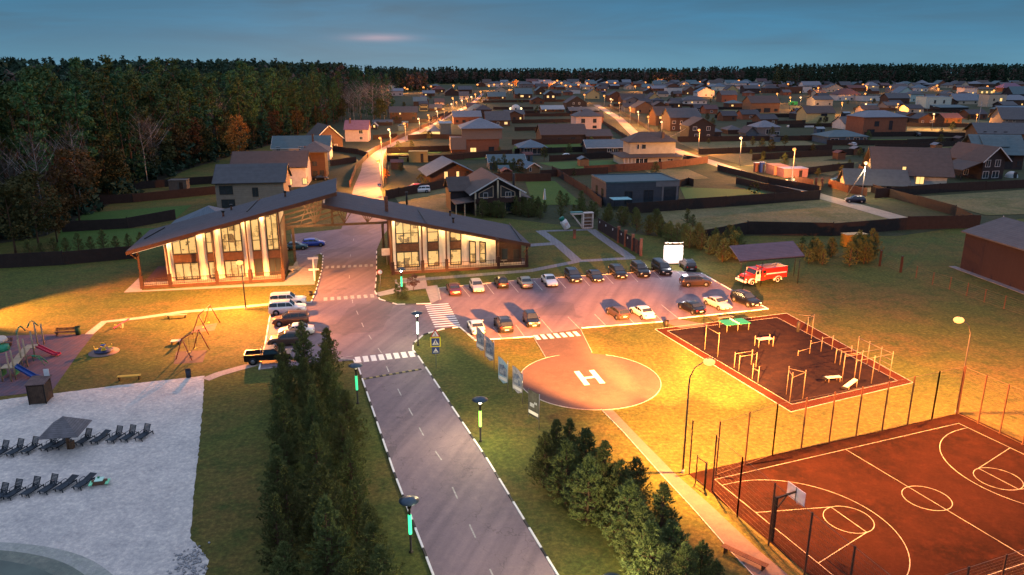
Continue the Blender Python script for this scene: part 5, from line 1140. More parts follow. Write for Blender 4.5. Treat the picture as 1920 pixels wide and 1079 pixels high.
# loungers
M_lo = mat('lounger_plastic', (.022, .032, .042), .45); M_lob = mat('lounger_slats', (.03, .045, .06), .5)
lg = 'dark loungers standing on the sand'
def lounger(px, py, rz, flat, label):
    t = thing('sun_lounger', label, 'sun lounger', G(px, py), rz, lg)
    b = MB()
    for k in range(9): b.box((0, -.95 + k * .135, .34 + (.05 if k < 2 else 0)), (.56, .10, .04))
    b.build('seat', M_lob, t)
    b = MB(); an = R(14) if flat else R(62)
    for k in range(8): b.box((0, .26 + .11 * k * math.cos(an), .36 + .11 * k * math.sin(an)), (.56, .085, .035), rx=an)
    for s in (-1, 1): b.bar((s * .29, .2, .36), (s * .29, .2 + .85 * math.cos(an), .36 + .85 * math.sin(an)), .05)
    b.build('backrest', M_lo, t)
    b = MB(); [b.bar((s * .32, -1.05, .33), (s * .32, .75, .33), .05, .09) for s in (-1, 1)]; b.build('frame', M_lo, t)
    for s in (-1, 1):
        for y_ in (-.85, .65): b = MB(); b.bar((s * .33, y_, .33), (s * .35, y_ + .05, 0), .07); b.build('leg', M_lo, t)
        b = MB(); b.tube([(s * .36, -.2, .34), (s * .37, -.1, .58), (s * .37, .35, .58), (s * .36, .5, .34)], .028, 5); b.build('armrest', M_lo, t)
Lr = R(-14)
rows = [(34, 849, 0, 'front'), (62, 845, 0, ''), (97, 839, 0, ''), (118, 836, 1, ''), (162, 829, 0, ''), (190, 826, 1, ''), (220, 824, 0, ''), (245, 822, 0, ''), (272, 820, 0, ''), (6, 852, 0, '')]
n1_ = ['second lounger from the left in the upper row, backrest up', 'third lounger from the left in the upper row, left of the parasol roof', 'lounger with raised back right under the parasol roof', 'lounger with lowered back beside the parasol post', 'lounger directly right of the parasol, backrest up', 'lounger with half folded back between upright ones in the upper row', 'third upright lounger from the right end of the upper row', 'second upright lounger from the right end of the upper row', 'last lounger at the right end of the upper row', 'lounger cut by the left edge in the upper row']
for (x, y, fl, _), l in zip(rows, n1_): lounger(x, y, Lr, fl, l)
n2_ = ['lounger cut by the left edge in the lower row', 'second lounger from the left in the lower row', 'solid backed lounger, third from the left in the lower row', 'solid backed lounger, fourth from the left in the lower row', 'lounger with half folded back in the lower row', 'last lounger in the lower row, beside the mint green chair']
for (x, y, fl), l in zip([(4, 935, 0), (30, 928, 0), (64, 923, 0), (97, 918, 0), (126, 914, 1), (160, 910, 1)], n2_): lounger(x, y, Lr, fl, l)
t = thing('play_table', 'mint green small picnic table with two benches on the sand', 'picnic table', G(188, 910), R(14)); Mg_ = mat('mint_plastic', (.25, .80, .45), .5)
b = MB(); b.box((0, 0, .55), (.65, .65, .06)); b.build('table_top', mat('mint_pale', (.55, .85, .68), .5), t)
for s in (-1, 1): b = MB(); b.box((s * .62, -.1, .32), (.25, .8, .07)); b.build('seat', Mg_, t)
b = MB(); b.box((0, 0, .28), (1.2, .1, .5)); b.build('frame', mat('table_brown', (.2, .1, .06), .6), t); b = MB(); b.lathe([(.09, .58), (.09, .7), (0, .7)], (-.1, .2, 0), 10); b.build('cup', M_gp, t)
# big garden sculptures behind the car park
t = thing('bottle_sculpture', 'tilted giant white bottle with green cap standing on the lawn', 'sculpture', G(1058, 431), R(10)); t.scale = (.66, .66, .66)
Mt = Matrix.Rotation(R(-32), 3, 'Y')
b = MB(); b.lathe([(0, 0), (1.1, 0), (1.15, .1), (1.15, 2.5), (1.0, 2.9), (.7, 3.0)], n=20)
b.v = [tuple(Mt @ Vector(v) + Vector((1.0, 0, .5))) for v in b.v]; b.build('bottle_body', mat('bottle_white', (.66, .64, .64), .5), t)
b = MB(); b.lathe([(.72, 3.0), (.85, 3.05), (.85, 3.9), (.7, 4.1), (0, 4.1)], n=18); b.v = [tuple(Mt @ Vector(v) + Vector((1.0, 0, .5))) for v in b.v]; b.build('cap', mat('cap_green', (.01, .16, .11), .5), t)
b = MB(); [b.box((.1 + .15 * k, -1.19, 1.3 + .28 * k), (1.1, .03, .09)) for k in range(3)]; b.v = [tuple(Mt @ Vector(v) + Vector((1.0, 0, .5))) for v in b.v]; b.build('label_print', mat('print_red', (.45, .15, .15), .6), t)
t = thing('staircase_sculpture', 'pale frame sculpture with shelves and a slanting triangular side', 'sculpture', G(1101, 428), R(12)); Mp_ = mat('sculpture_cream', (.60, .50, .45), .7)
b = MB(); w_ = 3.3; hh = 5.3; t.scale = (.62, .62, .62)
b.box((-w_ / 2, 0, hh / 2), (.45, 1.8, hh)); b.box((w_ / 2, 0, hh / 2), (.4, 1.8, hh)); b.box((0, 0, .2), (w_, 1.8, .4)); b.box((0, 0, hh), (w_ + .6, 1.9, .3)); b.build('frame', Mp_, t)
b = MB(); b.box((0, .8, hh / 2), (w_, .1, hh)); b.build('back_panel', mat('sculpture_brown', (.30, .19, .14), .7), t)
for k in range(3): b = MB(); b.box((0, 0, 1.3 + k * 1.15), (w_ - .3, 1.6, .14)); b.build('shelf', Mp_, t)
b = MB(); b.bar((-w_ / 2 - .1, -.2, .3), (-5.6, -.2, hh - .2), .6, .42); b.bar((-w_ / 2, -.2, hh - .1), (-5.9, -.2, hh - .1), 1.6, .5); b.build('slanted_side', Mp_, t)
b = MB(); b.box((-3.9, 0, hh + .35), (4.2, 1.8, .25)); b.build('teal_top', mat('sculpture_teal', (.08, .22, .20), .6), t)
t = thing('brick_pillar', 'short brick pillar standing alone on the garden lawn', 'pillar', G(1077, 447)); b = MB(); b.box((0, 0, .85), (.55, .55, 1.7)); b.build('shaft', MATS['brick_red'], t); b = MB(); b.box((0, 0, 1.74), (.7, .7, .1)); b.build('cap', M_fascia, t)
t = thing('parasol', 'closed white garden parasol on the lawn of the log house', 'parasol', G(1021, 381)); b = MB(); b.tube([(0, 0, 0), (0, 0, 3.6)], .05); b.build('pole', M_dark, t); b = MB(); b.lathe([(.4, .9), (.35, 1.5), (.12, 3.5), (0, 3.6)], n=10); b.build('canopy', mat('canopy_white', (.55, .56, .52), .8), t)
# shelter over the fire engine
t = thing('tiled_shelter', 'purple grey tiled lean-to roof on thin posts over the fire engine', 'shelter', G(1437, 536), R(16))
o = t.location; Rm = Matrix.Rotation(-R(16), 3, 'Z')
def PT(px, py, z_): return Rm @ (G(px, py, z_) - Vector((o.x, o.y, 0)))
qs = [PT(1387, 489.5, 4.0), PT(1509, 480, 4.0), PT(1487, 452, 5.4), PT(1368, 461, 5.4)]
b = MB(); b.slab(qs, .14); b.build('roof', mat('purple_tiles', (.12, .09, .12), .7, .2, 1., bands=(1, .42, .75), bump=.3), t)
for i, (x, y) in enumerate(((1393, 543), (1495, 532), (1425, 538), (1488, 517), (1388, 525))):
    q = Rm @ (G(x, y) - o); b = MB(); b.tube([(q.x, q.y, 0), (q.x, q.y, 4.0)], .06, 6); b.build('post', M_dark, t)
b = MB(); b.tube([tuple(qs[0] - Vector((0, 0, .18))), tuple(qs[1] - Vector((0, 0, .18)))], .06, 6); b.build('eave_beam', M_dark, t)
# yellow generator box
t = thing('generator_box', 'orange yellow container box with a small green lamp behind the shrubs', 'container', G(1599, 462), R(12)); b = MB(); b.box((0, 0, 1.25), (4.4, 1.9, 2.3)); b.build('body', mat('container_orange', (.48, .22, .02), .6), t)
b = MB(); b.box((0, 0, 2.44), (4.5, 2.0, .08)); b.build('roof', mat('container_top', (.5, .30, .12), .6), t)
b = MB(); b.sphere((1.1, -1.02, 1.6), .1, 8); b.build('indicator', emat('green_led', (.25, 1., .1), 3.), t); b = MB(); b.box((-1.2, -.97, 1.3), (1.2, .04, 1.6)); b.build('door', mat('container_door', (.40, .18, .02), .6), t)
# wall of brick pillars and panels
wp = [(1120, 412), (1133, 438), (1147, 448)]
t = thing('panel_fence', 'dark panel fence with brick pillars along the garden path', 'fence', G(1121, 432), 0); o = t.location
A_ = G(1121, 432); B_ = G(1201, 480); d = B_ - A_; n = 7
for k in range(n): a_, c_ = d * (k / n), d * ((k + 1) / n); b = MB(); b.bar((a_.x, a_.y, 1.35), (c_.x, c_.y, 1.35), .08, 2.5); b.build('panel', mat('fence_panel_dark', (.05, .03, .028), .8, .3, 2., bands=(1, .15, .6)), t)
for k in (3.6, 4.7, 5.8, 7.0): q = d * (k / n); b = MB(); b.box((q.x, q.y, 1.55), (.5, .5, 3.1)); b.box((q.x, q.y, 3.14), (.62, .62, .12)); b.build('pillar', MATS['brick_red'], t)
for k in (.4, 1.5, 2.7, 4.1, 5.1): q = d * (k / n) + Vector((-.12, -.1, 0)); b = MB(); b.box((q.x, q.y, 2.0), (.1, .3, .35)); b.build('plate', M_sw, t)
# bushes of the small island get built with the trees
# ================================================================== HOUSES
RC = dict(grey=(.085, .088, .095), dark=(.055, .052, .058), brown=(.085, .065, .058), teal=(.085, .135, .15), blue=(.10, .15, .19), red=(.12, .05, .045), purple=(.20, .11, .16), light=(.17, .19, .22), metal=(.24, .29, .32), maroon=(.10, .055, .055))
WC = dict(white=(.55, .52, .48), beige=(.27, .23, .18), brown=(.10, .055, .035), dark=(.04, .033, .033), brick=(.22, .09, .05), yellow=(.42, .36, .17), grey=(.15, .15, .155), pink=(.50, .40, .36), wood=(.26, .14, .07), mint=(.38, .50, .46), blue=(.07, .11, .15), cream=(.46, .40, .30), straw=(.38, .27, .09), slate=(.06, .07, .085))
def roofmat(k): return mat('roof_' + k, RC[k], .75, .2, .9, bump=.25, bands=(2, .16, .45))
def wallmat(k): return mat('wall_' + k, WC[k], .85, .18, .9, bump=.15, bands=(2, .24, .45) if k in ('beige', 'brown', 'dark', 'wood', 'slate', 'blue') else None)
HG = 'houses of the village'; HC = []
def window_part(t, face, u, z_, w_, h_, W_, D_, lit, trim, near):
    """face f/l/r ; u measured along that face from its centre"""
    y0, rz, c = {'f': (0, 0, lambda u, o: (u, -o)), 'l': (0, 0, lambda u, o: (-W_ / 2 - o, u)), 'r': (0, 0, lambda u, o: (W_ / 2 + o, u))}[face]
    b = MB(); o = .05
    def bx(uu, zz, du, dz, off, dep):
        x, y = c(uu, off); b.box((x, y, zz), (du, dep, dz) if face == 'f' else (dep, du, dz))
    fw = .10 if near else .14
    bx(u, z_ + h_ / 2 + fw / 2, w_ + 2 * fw, fw, .03, .10); bx(u, z_ - h_ / 2 - fw / 2, w_ + 2 * fw, fw, .03, .12)
    for s in (-1, 1): bx(u + s * (w_ / 2 + fw / 2), z_, fw, h_, .03, .10)
    if w_ > .9: bx(u, z_, .07, h_, .03, .08)
    f = b.build('window', trim, t)
    b = MB(); bx(u, z_, w_, h_, .012, .02); b.build('pane', lit, f)
def house(xl, xr, yb, ye, yr, kind, dep, wall, roof, label, wins=(), rz=8, over=.55, trim='w', chim=None, cat='house', name='house', group=HG, auto=True, hr=None, extra=None):
    c = G((xl + xr) / 2, yb); sc = ppm(c.y); W_ = (xr - xl) / sc / max(.75, math.cos(R(rz))); 
    he = min(max(1.9, ZT(c.y, ye)), 9.5); yy = c.y + dep / 2 if kind != 'gy' else c.y
    hrr = hr or max(he + .5, min(ZT(yy, yr), he + 6.5))
    HC.append((c.x, c.y + dep / 2, max(W_, dep) * .6)); t = thing(name, label, cat, c, R(rz), group); near = c.y < 330; far = c.y > 480
    wm_, rm_ = wallmat(wall), roofmat(roof); x, D_ = W_ / 2, dep; oo = over
    b = MB()
    if kind == 'gx': b.add([(-x, 0, 0), (-x, D_, 0), (-x, D_, he), (-x, D_ / 2, hrr), (-x, 0, he), (x, 0, 0), (x, D_, 0), (x, D_, he), (x, D_ / 2, hrr), (x, 0, he)], [(0, 4, 3, 2, 1), (5, 6, 7, 8, 9), (0, 5, 9, 4), (1, 2, 7, 6)])
    elif kind == 'gy': b.add([(-x, 0, 0), (x, 0, 0), (x, 0, he), (0, 0, hrr), (-x, 0, he), (-x, D_, 0), (x, D_, 0), (x, D_, he), (0, D_, hrr), (-x, D_, he)], [(0, 1, 2, 3, 4), (9, 8, 7, 6, 5), (0, 4, 9, 5), (1, 6, 7, 2)])
    elif kind == 'flat': b.box((0, D_ / 2, he / 2), (W_, D_, he))
    else: b.box((0, D_ / 2, he / 2), (W_, D_, he))
    b.build('wall', wm_, t)
    b = MB()
    if kind == 'gx':
        s = (hrr - he) / (D_ / 2); zl = he - s * oo
        b.slab([(-x - oo, -oo, zl + .12), (x + oo, -oo, zl + .12), (x + oo, D_ / 2, hrr + .12), (-x - oo, D_ / 2, hrr + .12)], .2); b.slab([(x + oo, D_ + oo, zl + .12), (-x - oo, D_ + oo, zl + .12), (-x - oo, D_ / 2 + .01, hrr + .12), (x + oo, D_ / 2 + .01, hrr + .12)], .2)
    elif kind == 'gy':
        s = (hrr - he) / x; zl = he - s * oo
        b.slab([(-x - oo, -oo, zl + .12), (0, -oo, hrr + .12), (0, D_ + oo, hrr + .12), (-x - oo, D_ + oo, zl + .12)], .2); b.slab([(.01, -oo, hrr + .12), (x + oo, -oo, zl + .12), (x + oo, D_ + oo, zl + .12), (.01, D_ + oo, hrr + .12)], .2)
    elif kind == 'hip': hipmesh(b, -x - oo, x + oo, -oo, D_ + oo, he + .1, hrr)
    elif kind == 'shed': b.slab([(-x - oo, -oo, he + .15), (x + oo, -oo, he + .15), (x + oo, D_ + oo, hrr + .15), (-x - oo, D_ + oo, hrr + .15)], .2)
    elif kind == 'flat':
        b.box((0, D_ / 2, he + .02), (W_ - .3, D_ - .3, .08))
        for s in (-1, 1): b.box((s * (x - .02), D_ / 2, he + .12), (.26, D_ + .12, .36)); b.box((0, D_ / 2 + s * (D_ / 2 - .02), he + .125), (W_ - .3, .26, .35))
    r_ = b.build('roof', rm_, t)
    if near and kind in ('gx', 'gy') and not far:
        b = MB(); tz = .1
        if kind == 'gy':
            for s in (-1, 1): b.bar((s * (x + oo), -oo - .04, zl + .02), (0, -oo - .04, hrr + .02), .06, .26)
        else:
            b.bar((-x - oo, -oo - .04, zl + .02), (x + oo, -oo - .04, zl + .02), .07, .2)
            for s in (-1, 1): b.bar((s * (x + oo + .03), -oo, zl + .02), (s * (x + oo + .03), D_ / 2, hrr + .02), .06, .26)
        b.build('verge_board', M_wtrim if trim == 'w' else M_dtrim, r_)
    tm = M_wtrim if trim == 'w' else M_dtrim
    LIT = {0: M_shop, 1: M_lit, 2: M_litp}
    for w in wins:
        face, u, z_, w_, h_ = w[:5]; lit = w[5] if len(w) > 5 else 0
        window_part(t, face, u, z_, w_, h_, W_, D_, LIT[lit], tm, near)
    if auto and len(wins) < 2 and kind != 'shed':
        n = max(1, int(W_ / (3.6 if not far else 5))); st = 2 if he > 4.6 else 1
        for k in range(n):
            if random.random() < .2: continue
            u = lerp(-x, x, (k + .5) / n)
            if any(w[0] == 'f' and abs(w[1] - u) < w[3] / 2 + 1.2 for w in wins): continue
            for s_ in range(st if not far else 1): window_part(t, 'f', u, 1.6 + 2.8 * s_, random.choice([.9, 1.2, 1.6]), 1.2, W_, D_, M_lit if random.random() < .13 else M_shop, tm, near)
    if chim:
        for cx, cy, ch in chim: b = MB(); b.box((cx, cy, ch / 2 + 1.5), (.6, .6, ch - 3)); b.box((cx, cy, ch + .05), (.72, .72, .1)); b.build('chimney', mat('chimney_brown', (.12, .07, .05), .8), r_)
    return t, W_, he, hrr
def addroof_hip(t, x0, x1, y0, y1, ze, zr, col): b = MB(); hipmesh(b, x0, x1, y0, y1, ze, zr); return b.build('roof', roofmat(col), t)
# --- detailed houses near the gatehouse
house(411, 533, 392, 341, 308, 'gx', 11, 'beige', 'grey', 'beige board house with two large dark windows behind the left gatehouse wing', [('f', -5.4, 4.6, 2.9, 1.9), ('f', -5.2, 1.4, 2.9, 1.8), ('f', 1.2, 4.0, 1.2, 2.0)], trim='d')
house(441, 573, 352, 313, 284, 'gx', 12, 'white', 'brown', 'white plastered house with dark brown roof and warm lit windows behind the beige board house', [('f', 9.5, 1.6, 1.1, 1.6, 1), ('f', 5.4, 1.5, 1.2, 1.6, 1), ('r', 3, 1.6, .9, 1.5, 1)], trim='d')
house(573, 611, 335, 285, 265, 'hip', 9, 'brown', 'grey', 'dark brown shingled house with hipped roof and a white satellite dish', [('f', 2.0, 1.5, 1.2, 1.8)], trim='d', chim=[(-2.6, 1, 9.4)], over=1.6)
house(515, 617, 302, 277, 255, 'gx', 12, 'white', 'teal', 'long grey green roofed white house with brown chimney left of the street', [('f', 7, 3.5, 1, 1)], chim=[(4, 3, 9)])
house(597, 641, 283, 259, 236, 'gy', 16, 'brown', 'brown', 'brown timber gable house with two roof windows facing the pink roofed house', [('f', -1.5, 4.6, 1.2, 1.5), ('f', -1, 1.8, 1.2, 1.8), ('f', 2.5, 1.6, 1.0, 1.6)], rz=28)
house(648, 690, 266, 242, 226, 'gx', 9, 'pink', 'purple', 'tall beige house with a purple pink metal roof beside the left village street', [('f', 2, 4.2, 1.6, 1.4), ('f', 2, 1.5, 1.2, 1.2)], rz=2, chim=[(-3, 3, 10)])
# log house
t, W_, he, hrr = house(890, 974, 402, 357, 333, 'gy', 16, 'dark', 'brown', 'large dark log house with big pale framed gable windows behind the right gatehouse wing', [('f', 0, 1.6, .5, .5)], rz=14, over=1.3)
Mpt = mat('pale_window_trim', (.62, .44, .30), .6)
for s in (-1, 1):
    b = MB(); pts = [(s * .9, 4.0), (s * 4.2, 4.0), (s * 4.2, 5.0), (s * .9, 6.6)]
    for (u0, z0_), (u1, z1_) in zip(pts, pts[1:] + pts[:1]): b.bar((u0, -.08, z0_), (u1, -.08, z1_), .1, .16)
    f = b.build('window', Mpt, t); b = MB(); b.add([(u, -.045, z_) for u, z_ in pts], [(0, 1, 2, 3) if s > 0 else (3, 2, 1, 0)]); b.build('pane', M_shop, f)
    b = MB(); b.box((s * 3.0, -.08, .1 + 1.4), (2.3, .1, 2.4)); f = b.build('window', Mpt, t); b = MB(); b.box((s * 3.0, -.14, 1.5), (2.05, .02, 2.15)); b.build('pane', M_shop, f)
    b = MB(); b.tube([(s * 5.2, -1.0, 0), (s * 5.2, -1.0, he - .2)], .2, 8); b.build('column', mat('log_pale', (.5, .40, .26), .7), t)
b = MB(); b.tube([(0, -1.0, 3.0), (0, -1.0, hrr - .5)], .22, 8); b.build('column', MATS['log_pale'], t)
b = MB(); b.box((0, -.7, 3.0), (W_, 1.3, .2)); b.box((0, -1.3, 3.5), (W_, .08, .9)); b.build('balcony', M_rail, t)
b = MB(); b.slab([(-W_ / 2 - 5, 5, he - .6), (-W_ / 2 + .5, 5, he - .6), (-W_ / 2 + .5, 9, hrr - .8), (-W_ / 2 - 5, 9, hrr - .8)], .2); b.slab([(-W_ / 2 + .5, 13, he - .6), (-W_ / 2 - 5, 13, he - .6), (-W_ / 2 - 5, 9.01, hrr - .8), (-W_ / 2 + .5, 9.01, hrr - .8)], .2); b.build('side_roof', roofmat('brown'), t)
b = MB(); b.box((-W_ / 2 - 2.2, 9, (he - .6) / 2), (4.6, 7, he - .8)); b.build('side_wall', wallmat('dark'), t)
b = MB(); b.slab([(-W_ / 2 - 4.6, -1.0, 2.9), (-W_ / 2 - .1, -1.0, 3.4), (-W_ / 2 - .1, 5, 3.5), (-W_ / 2 - 4.6, 5, 3.0)], .15); b.build('porch_roof', roofmat('brown'), t)
b = MB(); b.slab([(W_ / 2 + .1, 0, 4.0), (W_ / 2 + 3.0, 0, 3.4), (W_ / 2 + 3.0, 8, 3.4), (W_ / 2 + .1, 8, 4.0)], .15); b.build('porch_roof', roofmat('brown'), t)
for x_ in (-W_ / 2 - 4.3, -W_ / 2 - 2.3, W_ / 2 + 2.7): b = MB(); b.box((x_, -.6 if x_ < 0 else .3, 1.4), (.2, .2, 2.9)); b.build('porch_post', MATS['log_pale'], t)
b = MB(); b.tube([(W_ / 2 - .6, 3, 3), (W_ / 2 - .6, 3, hrr + .3)], .3, 8); b.build('chimney', M_dark, t)
t, W_, he, hrr = house(808, 889, 341, 325, 304, 'gy', 14, 'brown', 'blue', 'brown cottage with pale blue gable roof and two lit windows', [('f', -1.9, 2.0, 1.0, 2.0, 1), ('f', 1.6, 2.1, .8, 1.7, 1), ('f', 4.6, 2.4, .7, .9)], rz=16, over=1.2, trim='d')
t, W_, he, hrr = house(872, 936, 288, 240, 221, 'hip', 13, 'brick', 'light', 'brown two storey house with plain upper floor and wide hipped roof', [('f', -3.4, 1.4, 2.2, 1.5, 1), ('f', 3.6, 1.4, 2.0, 2.0)], over=1.6, trim='d')
b = MB(); b.box((0, -.25, he - 2.1), (W_ + 2.2, .5, 4.0)); b.build('upper_cladding', wallmat('grey') if 0 else mat('taupe_cladding', (.20, .155, .125), .85, .1), t)
b = MB(); b.box((-W_ / 2 - 2.5, 2.3, 3.9), (6.0, 6, 4.6)); b.build('side_block', MATS['taupe_cladding'], t); b = MB(); b.box((-W_ / 2 - 2.5, 2.6, 1.0), (5.0, 5, 1.9)); b.build('side_base', wallmat('brick'), t)
house(803, 827, 257, 247, 236, 'hip', 7, 'yellow', 'light', 'small garden pavilion lit yellow inside near the left village street', [('f', 0, 1.6, 5.0, 1.7, 1)], cat='pavilion', name='pavilion')
house(826, 846, 257, 232, 229, 'shed', 7, 'blue', 'metal', 'narrow blue metal clad shed behind the lit pavilion', cat='shed', name='shed', auto=False)
house(851, 902, 233, 219, 208, 'gx', 13, 'brick', 'light', 'long grey metal roofed brick house near the left village street', trim='d')
house(912, 956, 237, 225, 209, 'gx', 12, 'brown', 'grey', 'grey roofed brown house behind the wide hipped roof')
house(885, 918, 215, 207, 197, 'gy', 14, 'brown', 'teal', 'white edged gable house with teal roof right of the left village street', rz=18)
house(893, 922, 220, 206, 196, 'hip', 11, 'dark', 'dark', 'dark hipped roof behind the white edged gable house')
house(977, 1021, 292, 277, 262, 'hip', 10, 'slate', 'blue', 'teal hipped garden house with tall glass front and white deck', [('f', -2.2, 1.6, 2.2, 2.0), ('f', 1.6, 1.6, 3.4, 2.0)], over=1.1)
house(918, 984, 318, 303, 290, 'gx', 8, 'blue', 'teal', 'low teal roofed bungalow with white edge behind young pines', [('f', 3.5, 1.5, 1.4, 1.6)])
house(988, 1012, 325, 316, 306, 'gy', 7, 'wood', 'blue', 'tiny teal roofed garden cabin beside the sloping fence', rz=22, cat='cabin', name='cabin', auto=False, wins=[('f', -1, 1.3, .6, 1.2)])
house(1015, 1100, 268, 252, 233, 'gx', 14, 'dark', 'brown', 'very long low brown house in the middle of the village, left half', [('f', -2, 1.5, 1.6, 1.2), ('f', 4, 1.5, 2.0, 1.6)], trim='d')
house(1100, 1147, 268, 255, 243, 'gx', 12, 'dark', 'brown', 'lower right wing of the very long low brown house', [('f', 0, 1.4, 1.4, 1.2)], trim='d')
house(1079, 1128, 243, 219, 204, 'hip', 12, 'pink', 'grey', 'two storey pale pink house with grey hipped roof and dark windows', [('f', -3.0, 4.4, 1.8, 1.9), ('f', 3.2, 4.4, 1.6, 1.8), ('f', 3.2, 1.2, 1.9, 1.2)], trim='d', chim=[(-3, 4, 9.5)])
house(1100, 1176, 289, 276, 262, 'gx', 9, 'dark', 'blue', 'low dark house with blue grey roof left of the white porch house', [('f', 1, 1.4, 1.6, 1.2, 0), ('f', 3.4, 1.4, 1.6, 1.2, 0)], trim='w')
# white house with porch
t, W_, he, hrr = house(1168, 1280, 311, 295, 279, 'hip', 13, 'cream', 'brown', 'white two storey house with brown hipped roofs and a columned porch', [('f', 2.4, 1.3, .9, 2.2), ('f', 6.0, 1.9, 1.8, .5), ('f', -4, 1.6, 4.2, 1.7)], over=1.1, hr=4.4)
w2 = (1239 - 1181) / ppm(t.location.y) + 5; z2 = ZT(t.location.y + 3, 266)
b = MB(); b.box((.6, 7, (z2 + 2.6) / 2), (W_ * .78, 8.5, z2 - 2.4)); b.build('upper_wall', wallmat('cream'), t); addroof_hip(t, .6 - W_ * .39 - 1, .6 + W_ * .39 + 1, 1.8, 12.2, z2, z2 + 3.0, 'brown')
for u, ww_ in ((-2.6, 1.5), (-4.6, .8)):
    b = MB(); b.box((u, 2.70, z2 - 1.6), (ww_, .1, 1.7)); f = b.build('window', M_wtrim, t); b = MB(); b.box((u, 2.63, z2 - 1.6), (ww_ - .2, .02, 1.5)); b.build('pane', M_shop, f)
b = MB(); b.box((4.4, 4, z2 + 1.9), (.8, .8, 2.2)); b.build('chimney', MATS['chimney_brown'], t)
for k in range(6): b = MB(); b.box((-W_ / 2 + .1 + k * 1.25 * (k < 4) + (k - 3) * 1.4 * (k >= 4) + (3.75 if k >= 4 else 0), -.8, 1.3), (.2, .2, 2.7)); b.build('porch_column', M_wtrim, t)
b = MB(); b.box((-W_ / 2 + 3, -.85, .75), (7, .06, .7)); b.build('porch_rail', M_wtrim, t)
# flat modern house
t, W_, he, hrr = house(1134, 1274, 386, 342, 320, 'flat', 13, 'slate', 'teal', 'modern flat roofed dark slate house with corner terrace', [('f', -3.6, 2.0, 1.8, 3.0), ('f', 1.5, 2.1, 2.2, 3.2), ('l', 3, 2.4, 1.4, 3.2), ('l', 8, 2.4, 1.4, 3.2)], rz=10, trim='d')
b = MB(); b.box((W_ / 2 - 2.4, -.03, 2.7), (3.2, .06, 3.2)); b.build('terrace_opening', M_shop, t)
for x_ in (W_ / 2 - 4.2, W_ / 2 - .5): b = MB(); b.box((x_, -.09, 2.6), (.4, .18, 4.6)); b.build('terrace_pillar', wallmat('grey'), t)
b = MB(); b.box((W_ / 2 - 3, -.06, he - .5), (6, .1, 1.4)); b.build('upper_panel', wallmat('grey'), t)
t = thing('garden_canopy', 'small turquoise flat canopy beside the slate house', 'canopy', G(1163, 392), R(10)); b = MB(); b.box((0, 0, 2.5), (4.6, 3.4, .12)); b.build('roof', mat('turquoise_sheet', (.30, .58, .62), .4), t)
for x_ in (-2, 2):
    for y_ in (-1.4, 1.4): b = MB(); b.box((x_, y_, 1.22), (.1, .1, 2.45)); b.build('post', M_dark, t)
# dark warehouse at the right edge
t = thing('warehouse', 'large plain dark brown warehouse with a grey roof at the right picture edge', 'warehouse', G(1800, 503)); Wm = mat('warehouse_sheet', (.030, .018, .019), .7, .1, 1., bands=(3, .25, .6))
q0 = G(1800, 503); e1 = (G(1920, 547) - q0).normalized(); e2 = Vector((-e1.y, e1.x, 0)); hh = ZT(q0.y, 434); L_ = 34; D_ = 14
def wp_(a, b_, z_): v = e1 * a + e2 * b_; return (v.x, v.y, z_)
b = MB(); b.add([wp_(0, 0, 0), wp_(L_, 0, 0), wp_(L_, D_, 0), wp_(0, D_, 0), wp_(0, 0, hh), wp_(L_, 0, hh), wp_(L_, D_, hh), wp_(0, D_, hh), wp_(0, D_ / 2, hh + 2.0), wp_(L_, D_ / 2, hh + 2.0)], [(0, 1, 5, 4), (2, 3, 7, 6), (3, 0, 4, 8, 7), (1, 2, 6, 9, 5)]); b.build('wall', Wm, t)
b = MB(); b.slab([wp_(-.6, -.5, hh - .05), wp_(L_ + .5, -.5, hh - .05), wp_(L_ + .5, D_ / 2, hh + 2.15), wp_(-.6, D_ / 2, hh + 2.15)], .2); b.slab([wp_(L_ + .5, D_ + .5, hh - .05), wp_(-.6, D_ + .5, hh - .05), wp_(-.6, D_ / 2 + .01, hh + 2.15), wp_(L_ + .5, D_ / 2 + .01, hh + 2.15)], .2); b.build('roof', roofmat('grey'), t)
b = MB(); b.slab([wp_(-1.2, -1.2, .05), wp_(L_, -1.2, .05), wp_(L_, -.02, .05), wp_(-1.2, -.02, .05)], .05); b.build('apron', M_pave, t)
